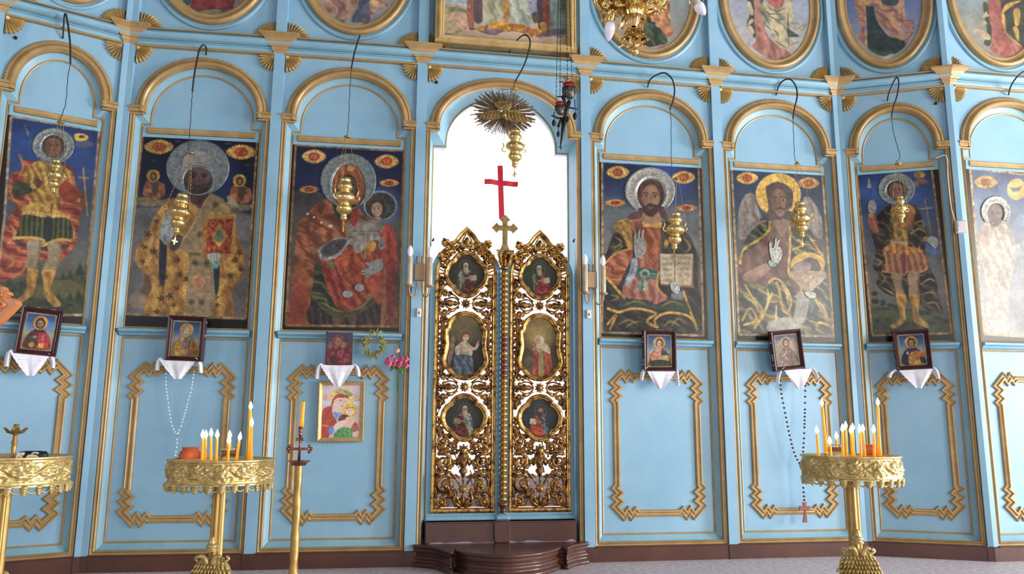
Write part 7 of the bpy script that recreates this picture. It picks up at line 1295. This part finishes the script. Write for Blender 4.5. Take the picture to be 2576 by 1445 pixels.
def oil_glass(x, y, d, zt, lab):
    p = at_depth(x, y, d); t = empty('oil_glass', (float(p[0]), float(p[1]), zt), 0, lab, 'glass'); m = MB()
    m.lathe([(.001, .001), (.038, .001), (.041, .006), (.044, .075), (.0455, .078), (.043, .078), (.0425, .074), (.0395, .008), (.036, .005), (.001, .005)], 32); m.build('tumbler', 'glass', t)
    m = MB(); m.lathe([(.001, .040), (.0405, .040), (.0415, .064), (.001, .064)], 32); m.build('oil', 'oil', t); m = MB()
    m.lathe([(.001, .0055), (.0388, .0055), (.0402, .0395), (.001, .0395)], 32); m.build('water', 'glass', t)
    m = MB(); m.tube([(0, 0, .064), (0, 0, .074)], .002, 5); m.build('floating_wick', 'white', t); return t
oil_glass(420+900/5.78, 1148, 4.34, zt1, 'glass of oil and water behind the short candle, left stand'); oil_glass(2010+530/5.78, 1138, 4.70, zt2, 'glass of oil and water among candles on the right stand')
q = at_depth(2010+420/5.78, 1140, 4.60); t = empty('tea_light_glass', (float(q[0]), float(q[1]), zt2), 0, 'low clear glass beside the oil glass on the right stand', 'glass'); m = MB(); m.lathe([(.001, .001), (.020, .001), (.024, .034), (.022, .034), (.018, .004), (.001, .004)], 20); m.build('tumbler', 'glass', t)
# things on the left-edge stand
q = at_depth(33, 1143, 3.72); zt3 = float(q3[2])-.018; t = empty('candle_holder', (float(q[0]), float(q[1]), zt3), 0, 'small tarnished brass candle holder with petal drip tray on the left stand', 'candle holder')
m = MB(); m.lathe([(.020, 0), (.022, .004), (.012, .012), (.009, .030), (.012, .06), (.010, .075), (.014, .082), (.008, .115), (.012, .122), (.020, .128)], 18); m.build('stem', 'brassd', t); m = MB()
for k in range(6): a = 2*PI*k/6; o = Matrix.Rotation(a, 3, 'Z'); vs = [tuple(o @ Vector(v)) for v in ((0, -.012, .122), (0, .012, .122), (.030, -.020, .130), (.030, .020, .130), (.050, -.010, .150), (.050, .010, .150), (.056, 0, .158))]; m.add(vs, [(0, 2, 3, 1), (2, 4, 5, 3), (4, 6, 5)], True)
m.build('petal_dish', 'brassd', t); m = MB(); m.lathe([(.011, .122), (.012, .13), (.0125, .172), (.010, .172), (.009, .14)], 14); m.build('socket', 'brass', t)
q = at_depth(84, 1140, 3.70); t = empty('patterned_pouch', (float(q[0]), float(q[1]), zt3), .1, 'small rolled black pouch with white and orange print on the left stand', 'pouch')
m = MB(); vs = []; n = 20
for x, rr in ((-.062, .5), (-.058, .85), (-.03, 1), (.03, 1), (.055, .9), (.062, .5)):
    for k in range(n): a = 2*PI*k/n; vs.append((x, .026*rr*math.cos(a), .024+.023*rr*math.sin(a)))
m.add(vs, [(j*n+k, j*n+(k+1) % n, (j+1)*n+(k+1) % n, (j+1)*n+k) for j in range(5) for k in range(n)]+[tuple(range(n-1, -1, -1)), tuple(5*n+k for k in range(n))], True); m.build('roll', 'black', t)
def patch(P, mt, nm):
    m = MB(); r_ = .0266; m.add([(x, -.0268*math.cos(min(1.2, max(-1.2, (z-.024)/.026))), .024+.0240*math.sin(min(1.2, max(-1.2, (z-.024)/.026)))) for x, z in cat(P, 3)], [tuple(range(len(P)*3))]); m.build(nm, mt, t)
CRM = mat('cream_print', 'e6cdb0', .7); ORG = mat('orange_print', 'c8683c', .7)
patch([(-.062, .010), (-.040, .004), (-.034, .024), (-.042, .044), (-.060, .036)], CRM, 'cream_patch'); patch([(-.018, .012), (.022, .012), (.032, .022), (.010, .032), (-.016, .028)], CRM, 'cream_patch'); patch([(-.044, .032), (-.034, .026), (-.028, .038), (-.036, .046)], 'white', 'white_patch'); patch([(-.002, .034), (.012, .038), (.030, .034), (.026, .044), (.006, .046)], 'white', 'white_patch'); patch([(-.04, .000), (.03, -.002), (.05, .008), (.03, .012), (-.03, .006)], ORG, 'orange_patch')
# tall processional candlestick
qc = at_depth(752, 1162, 4.2); t = empty('tall_candlestick', (float(qc[0]), float(qc[1]), 0), 0, 'tall thin brass candlestick with small cross and unlit orange candle', 'candlestick'); zp = float(qc[2])
m = MB(); n = 20; vs = []; nzz = 90
for j in range(nzz+1):
    z = .03+(zp-.03)*j/nzz; tw = z*34; am = .10 if (.12 < z < .30 or .40 < z < .52 or .58 < z < .70) else .02
    for k in range(n): a = 2*PI*k/n; rr = (.0245-.004*j/nzz)*(1+am*math.cos(2*a-tw)); vs.append((rr*math.cos(a), rr*math.sin(a), z))
m.add(vs, [(j*n+k, j*n+(k+1) % n, (j+1)*n+(k+1) % n, (j+1)*n+k) for j in range(nzz) for k in range(n)], True); m.build('twisted_pole', 'brassd', t)
m = MB(); m.lathe([(.18, 0), (.18, .012), (.10, .03), (.04, .045), (.022, .06)], 36); m.build('base', 'brassd', t); m = MB(); m.lathe([(.018, zp-.022), (.036, zp-.020), (.044, zp-.006), (.060, zp+.002), (.060, zp+.005), (.03, zp+.002), (.01, zp+.001)], 30); m.build('drip_plate', 'copper', t); m = MB()
z = zp; m.tube([(0, 0, z), (.002, 0, z+.155)], .0075, 8); m.bar(-.050, .050, -.004, .004, z+.060, z+.074, .001)
for s_ in (-1, 1):
    for dx, dz in ((.062, 0), (.052, .014), (.052, -.014)): m.ball((s_*dx, 0, z+.067+dz), (.010, .005, .010), 8, 5)
for dx, dz in ((0, .125), (-.014, .118), (.014, .118)): m.ball((dx, 0, z+dz), (.010, .006, .008), 8, 5)
m.build('cross', 'copper', t); m = MB(); m.lathe([(.006, z+.135), (.014, z+.142), (.008, z+.150), (.0115, z+.156), (.012, z+.186), (.009, z+.186)], 14); m.build('socket', 'copper', t)
b_ = (float(qc[0])+.004, float(qc[1]), zp+.186); tp = at_depth(757, 1010, 4.2); candle(b_, (b_[0]+.004, b_[1], float(tp[2])), 'unlit orange candle in the tall thin candlestick', None, .0105, False)
# ------------------------------------------------------------------ prayer beads
def strand(i, v, P, step): # even points along a polyline of photo pixels
    Q = cat([at(i, x, y, v) for x, y in P], 8, False); out = [Q[0]]; acc = 0
    for a, b in zip(Q[:-1], Q[1:]):
        d = math.dist(a, b); acc += d
        if acc >= step: out.append(b); acc = 0
    return Q, out
def rosary(i, v, strands, step, r, mb_, ms, lab, name, extra):
    u0, z0 = at(i, *strands[0][-1], v); t = fthing(i, u0, v, z0, name, label=lab, cat='rosary'); ln = MB(); proto = None
    for P in strands:
        Q, B = strand(i, v, P, step); ln.tube([(a-u0, 0, b-z0) for a, b in Q], .0014, 5)
        for a, b in B:
            if proto is None: m = MB(); m.ball((0, 0, 0), (r, r, r*.8), 10, 6); proto = m.build('bead', mb_, t); o = proto
            else: o = proto.copy(); COL.objects.link(o); o.parent = t
            o.location = (a-u0, -.001, b-z0)
    ln.build('cord', ms, t); extra(t, u0, z0); return t
def ex1(t, u0, z0): a = at(1, 445, 1094, -.02); m = MB(); m.ball((a[0]-u0, 0, a[1]-z0), (.008, .004, .009), 10, 6); m.build('medal', 'beadr', t)
rosary(1, -.02, [[(418, 930), (417, 965), (421, 1000), (425, 1030), (431, 1066), (438, 1084), (445, 1094)], [(488, 935), (485, 955), (480, 985), (473, 1010), (465, 1040), (456, 1070), (447, 1092)], [(445, 1106), (445, 1120), (441, 1146)]], .021, .0070, 'bead', 'string', 'clear white bead rosary hanging under the bishop ledge', 'white_rosary', ex1)
def ex2(t, u0, z0):
    Z = lambda x, y: tuple(np.subtract(at(5, 1876+x/2.89, 945+y/2.89, 0.0), (u0, z0))); m = MB(); a = Z(400, 655); m.ball((a[0], 0, a[1]), (.013, .005, .018), 10, 6); m.build('medal', 'beadr', t)
    P = [Z(*p) for p in ((412, 922), (440, 922), (436, 950), (465, 950), (462, 985), (437, 978), (446, 1070), (414, 1070), (424, 978), (388, 985), (386, 950), (416, 950))]; m = MB(); m.prism(P[::-1], -.008, .002, .0015); m.build('wooden_cross', 'beadr', t)
Z_ = lambda x, y: (1876+x/2.89, 945+y/2.89)
rosary(5, 0.0, [[Z_(*p) for p in ((250, 40), (262, 150), (290, 290), (315, 420), (345, 540), (368, 600), (395, 645))], [Z_(*p) for p in ((434, 50), (431, 200), (426, 400), (418, 540), (412, 640))], [Z_(*p) for p in ((413, 670), (415, 760), (421, 850), (426, 918))]], .026, .0098, 'beadw', 'string', 'large dark wooden rosary with wooden cross hanging under a crooked small icon', 'dark_rosary', ex2)
# ------------------------------------------------------------------ carved wooden stand end at the left edge
d_ = 3.0; c0 = at_depth(0, 790, d_); rr_ = CR; t = empty('carved_stand', (float(c0[0])-.09, float(c0[1]), 0), -YAW, 'orange varnished carved wooden scroll end poking in at the left edge', 'carved wood')
def cz(x, y): return ((x/5.556)*d_/FPX+.09, float(c0[2])+((790-700-y/5.556))*d_/FPX)
P = [cz(*p) for p in ((-380, 120), (-200, 40), (0, 112), (45, 128), (75, 175), (125, 200), (138, 235), (95, 262), (180, 283), (240, 308), (272, 352), (250, 405), (120, 560), (0, 680), (-200, 760), (-400, 800))]
m = MB(); m.prism(cat(P, 3), -.012, .022, .006); m.build('scroll_board', 'orange', t); m = MB()
for w_ in ([(0, 300), (60, 345), (110, 390), (40, 420), (0, 380)], [(-100, 180), (0, 240), (70, 250)], [(-60, 480), (0, 460), (60, 440)]): m.tube([(a, -.016, b) for a, b in cat([cz(*p) for p in w_], 4, False)], .008, 6)
m.build('carved_ribs', 'orange', t); m = MB(); m.box(-.30, -.20, -.02, .04, 0, cz(0, 500)[1]); m.box(-.45, -.08, -.14, .16, 0, .04); x1, z1 = cz(-120, 700); m.box(-.30, x1, -.01, .03, z1-.02, z1+.05); m.build('post', 'orange', t)
# ------------------------------------------------------------------ gilt chandelier
D = 2.6; cc = at_depth(1594, 46, D); t = empty('chandelier', tuple(map(float, cc)), 0, 'ornate polished gold chandelier with candle bulbs hanging at the top', 'chandelier'); U = D/FPX
m = MB(); n = 60; vs = []; pr = [(.008, -.030), (.014, -.022), (.022, -.010), (.030, .012), (.034, .030), (.030, .038), (.036, .046)]
for r, z in pr:
    for k in range(n): a = 2*PI*k/n; rr = r*(1+.055*math.cos(a*14)); vs.append((rr*math.cos(a), rr*math.sin(a), z))
m.add(vs, [(j*n+k, j*n+(k+1) % n, (j+1)*n+(k+1) % n, (j+1)*n+k) for j in range(len(pr)-1) for k in range(n)], True); m.build('gadrooned_bowl', 'brass', t)
def aca(m, base, out, h0, L, w, droop, seed=0):                 # acanthus leaf curling in 3-d; base point, outward direction
    r = random.Random(seed); b = Vector(base); o = Vector(out).normalized(); s = Vector((-o.y, o.x, 0)); vs = []; n = 8
    if s.length < .1: s = Vector((1, 0, 0))
    for k in range(n+1):
        q = k/n; c = b+o*L*q+Vector((0, 0, h0*math.sin(q*PI)-droop*q*q)); ww = w*math.sin(PI*min(1, q*.85+.12))*(1+.35*math.sin(q*PI*6+seed))
        for f, up_ in ((-1, -.1), (-.5, .25), (0, 0.05), (.5, .25), (1, -.1)): vs.append(c+s*ww*f+Vector((0, 0, w*up_*.8)))
    m.add(vs, [(j*5+k, j*5+k+1, (j+1)*5+k+1, (j+1)*5+k) for j in range(n) for k in range(4)], True)
m = MB(); m.lathe([(.004, -.034), (.008, -.038), (.009, -.046), (.006, -.052), (.008, -.060), (.006, -.072), (.009, -.080), (.006, -.088), (.006, -.100), (.011, -.108), (.014, -.118), (.012, -.128), (.004, -.134)], 16); m.build('stem_finial', 'brass', t)
for ring_, (z0_, L, w, dr, h_, nn) in enumerate(((-.060, .034, .016, -.004, .010, 5), (-.096, .050, .024, -.006, .016, 6))):
    for k in range(nn): a = 2*PI*k/nn+.4*ring_; m = MB(); aca(m, (.004*math.cos(a), .004*math.sin(a), z0_), (math.cos(a), math.sin(a), 0), h_, L, w, dr, k+ring_*7); m.ball((math.cos(a)*L*.9, math.sin(a)*L*.9, z0_-dr*.8+.004), .005, 8, 5); m.build('acanthus_leaf', 'brass', t)
NARM = 6
for k in range(NARM):
    a = PI+.25+2*PI*k/NARM; dx, dy = math.cos(a), math.sin(a)
    def P3(r, z): return (dx*r*.66, dy*r*.66, z*.8+.038)
    m = MB(); m.tube(cat([P3(.02, .03), P3(.05, .005), P3(.085, .0), P3(.115, .02), P3(.125, .055), P3(.10, .075), P3(.085, .055)], 5, False), .009, 8)
    m.tube(cat([P3(.04, .05), P3(.07, .075), P3(.10, .10), P3(.15, .11), P3(.19, .075), P3(.185, .03)], 5, False), .008, 8)
    for j, (r, z, L, w) in enumerate(((.04, .02, .045, .018), (.065, .015, .05, .020), (.09, .02, .04, .018), (.055, .045, .05, .018), (.105, .045, .04, .016), (.085, .055, .05, .018), (.14, .095, .05, .018), (.16, .08, .04, .016))):
        for s_ in (-1, 1): o = Vector((dx-s_*dy*.8, dy+s_*dx*.8, 0)); aca(m, P3(r, z), o, .012, L*.8, w*.8, .014*(j % 3), j+k)
    for j in range(10): rq = .035+.015*j; m.ball(P3(rq, .012+.02*math.sin(j*1.7)), .0055, 8, 5)
    m.build('scroll_arm', 'brass', t)
def bulb(base, tip, sock):
    b = Vector(base); d = Vector(tip)-b; L = d.length; q = d.normalized(); m = MB(); m.lathe([(.006, 0), (.0150, L*.10), (.0180, L*.32), (.0165, L*.55), (.011, L*.80), (.005, L*.95), (.0008, L)], 18, tuple(b), axis=tuple(q)); m.build('bulb', 'bulb', t)
    s = MB(); s.lathe([(.012, -.045), (.013, -.03), (.0145, 0), (.012, .006)], 16, tuple(b), axis=tuple(q)); s.build('socket', sock, t)
def loc(x, y, dd=0): v = at_depth(x, y, D+dd)-cc; return tuple(map(float, v))
bulb(loc(1536, 54), loc(1530, 104), 'brass'); bulb(loc(1752, 8), loc(1774, 38), 'beige')
m = MB(); b = loc(1536, 50); hub = (0, 0, .03)               # front-left arm cluster ending in the hanging bulb, seen large in the photo
m.tube(cat([hub, loc(1570, 10), loc(1545, -6), loc(1515, -10), loc(1498, 4), loc(1512, 22), loc(1528, 36), b], 6, False), .010, 8)
rnd = random.Random(2)
for j, (x, y, s_) in enumerate(((1500, 2, 1.1), (1510, 16, 1.0), (1522, 30, .9), (1530, 42, .9), (1540, 50, .8), (1545, 30, 1.0), (1530, 14, 1.1), (1550, 12, 1.1), (1560, 28, .8), (1566, 16, 1.0), (1490, -6, 1.2), (1520, 0, 1.0), (1544, 0, 1.1))):
    p = loc(x, y, rnd.uniform(-.02, .02)); a = rnd.uniform(0, 2*PI); aca(m, p, (math.cos(a), math.sin(a), 0), .014, .030*s_, .013*s_, .016, j); m.ball(p, (.010*s_, .010*s_, .009*s_), 10, 6); m.ball(tuple(np.add(p, (rnd.uniform(-.01, .01), -.012, rnd.uniform(-.012, .006)))), .005, 8, 5)
for j, (x, y, r_) in enumerate(((1524, 12, 11), (1538, 34, 9), (1556, 8, 9))):
    P = []; c_ = np.array(loc(x, y, -.03))
    for k in range(26): q = k/25; R_ = r_*U*(1-.75*q); an = q*2*PI*1.6+j; P.append(tuple(c_+CR*R_*math.cos(an)+CU*R_*math.sin(an)))
    m.tube(P, .0035, 6)
m.build('scroll_arm', 'brass', t); m = MB()
m.tube(cat([hub, loc(1640, 12), loc(1664, 4), loc(1690, -14), loc(1725, -20), loc(1748, 0)], 6, False), .009, 8)
for j, (x, y, s_) in enumerate(((1622, 8, 1), (1634, 18, 1), (1646, 22, .9), (1656, 12, 1), (1668, 6, 1), (1680, -2, 1), (1640, 2, 1.1), (1660, -4, 1.1), (1620, 22, .8), (1744, -6, .8))):
    p = loc(x, y, rnd.uniform(-.02, .02)); a = rnd.uniform(0, 2*PI); aca(m, p, (math.cos(a), math.sin(a), 0), .012, .028*s_, .012*s_, .014, j+30); m.ball(p, (.009*s_, .009*s_, .008*s_), 10, 6); m.ball(tuple(np.add(p, (rnd.uniform(-.01, .01), -.012, rnd.uniform(-.01, .006)))), .0045, 8, 5)
for j, (x, y, r_) in enumerate(((1634, 12, 9), (1660, 6, 9))):
    P = []; c_ = np.array(loc(x, y, -.03))
    for k in range(26): q = k/25; R_ = r_*U*(1-.75*q); an = -q*2*PI*1.6+j; P.append(tuple(c_+CR*R_*math.cos(an)+CU*R_*math.sin(an)))
    m.tube(P, .0033, 6)
m.build('scroll_arm', 'brass', t)
m = MB()
for a in (2.6, 4.4, 5.3, 6.1, .6, 3.5): aca(m, (.020*math.cos(a), .020*math.sin(a), -.008), (math.cos(a), math.sin(a), 0), .012, .030, .016, .022, int(a*3))
m.build('bowl_leaves', 'brass', t); m = MB(); m.lathe([(.036, .045), (.05, .07), (.03, .11), (.02, .16), (.04, .20), (.015, .25), (.012, .32)], 24); m.build('upper_body', 'brass', t)
m = MB(); chain(m, (0, 0, .32), (0, 0, 2.9), .008, .04); m.build('chain', 'brassd', t)
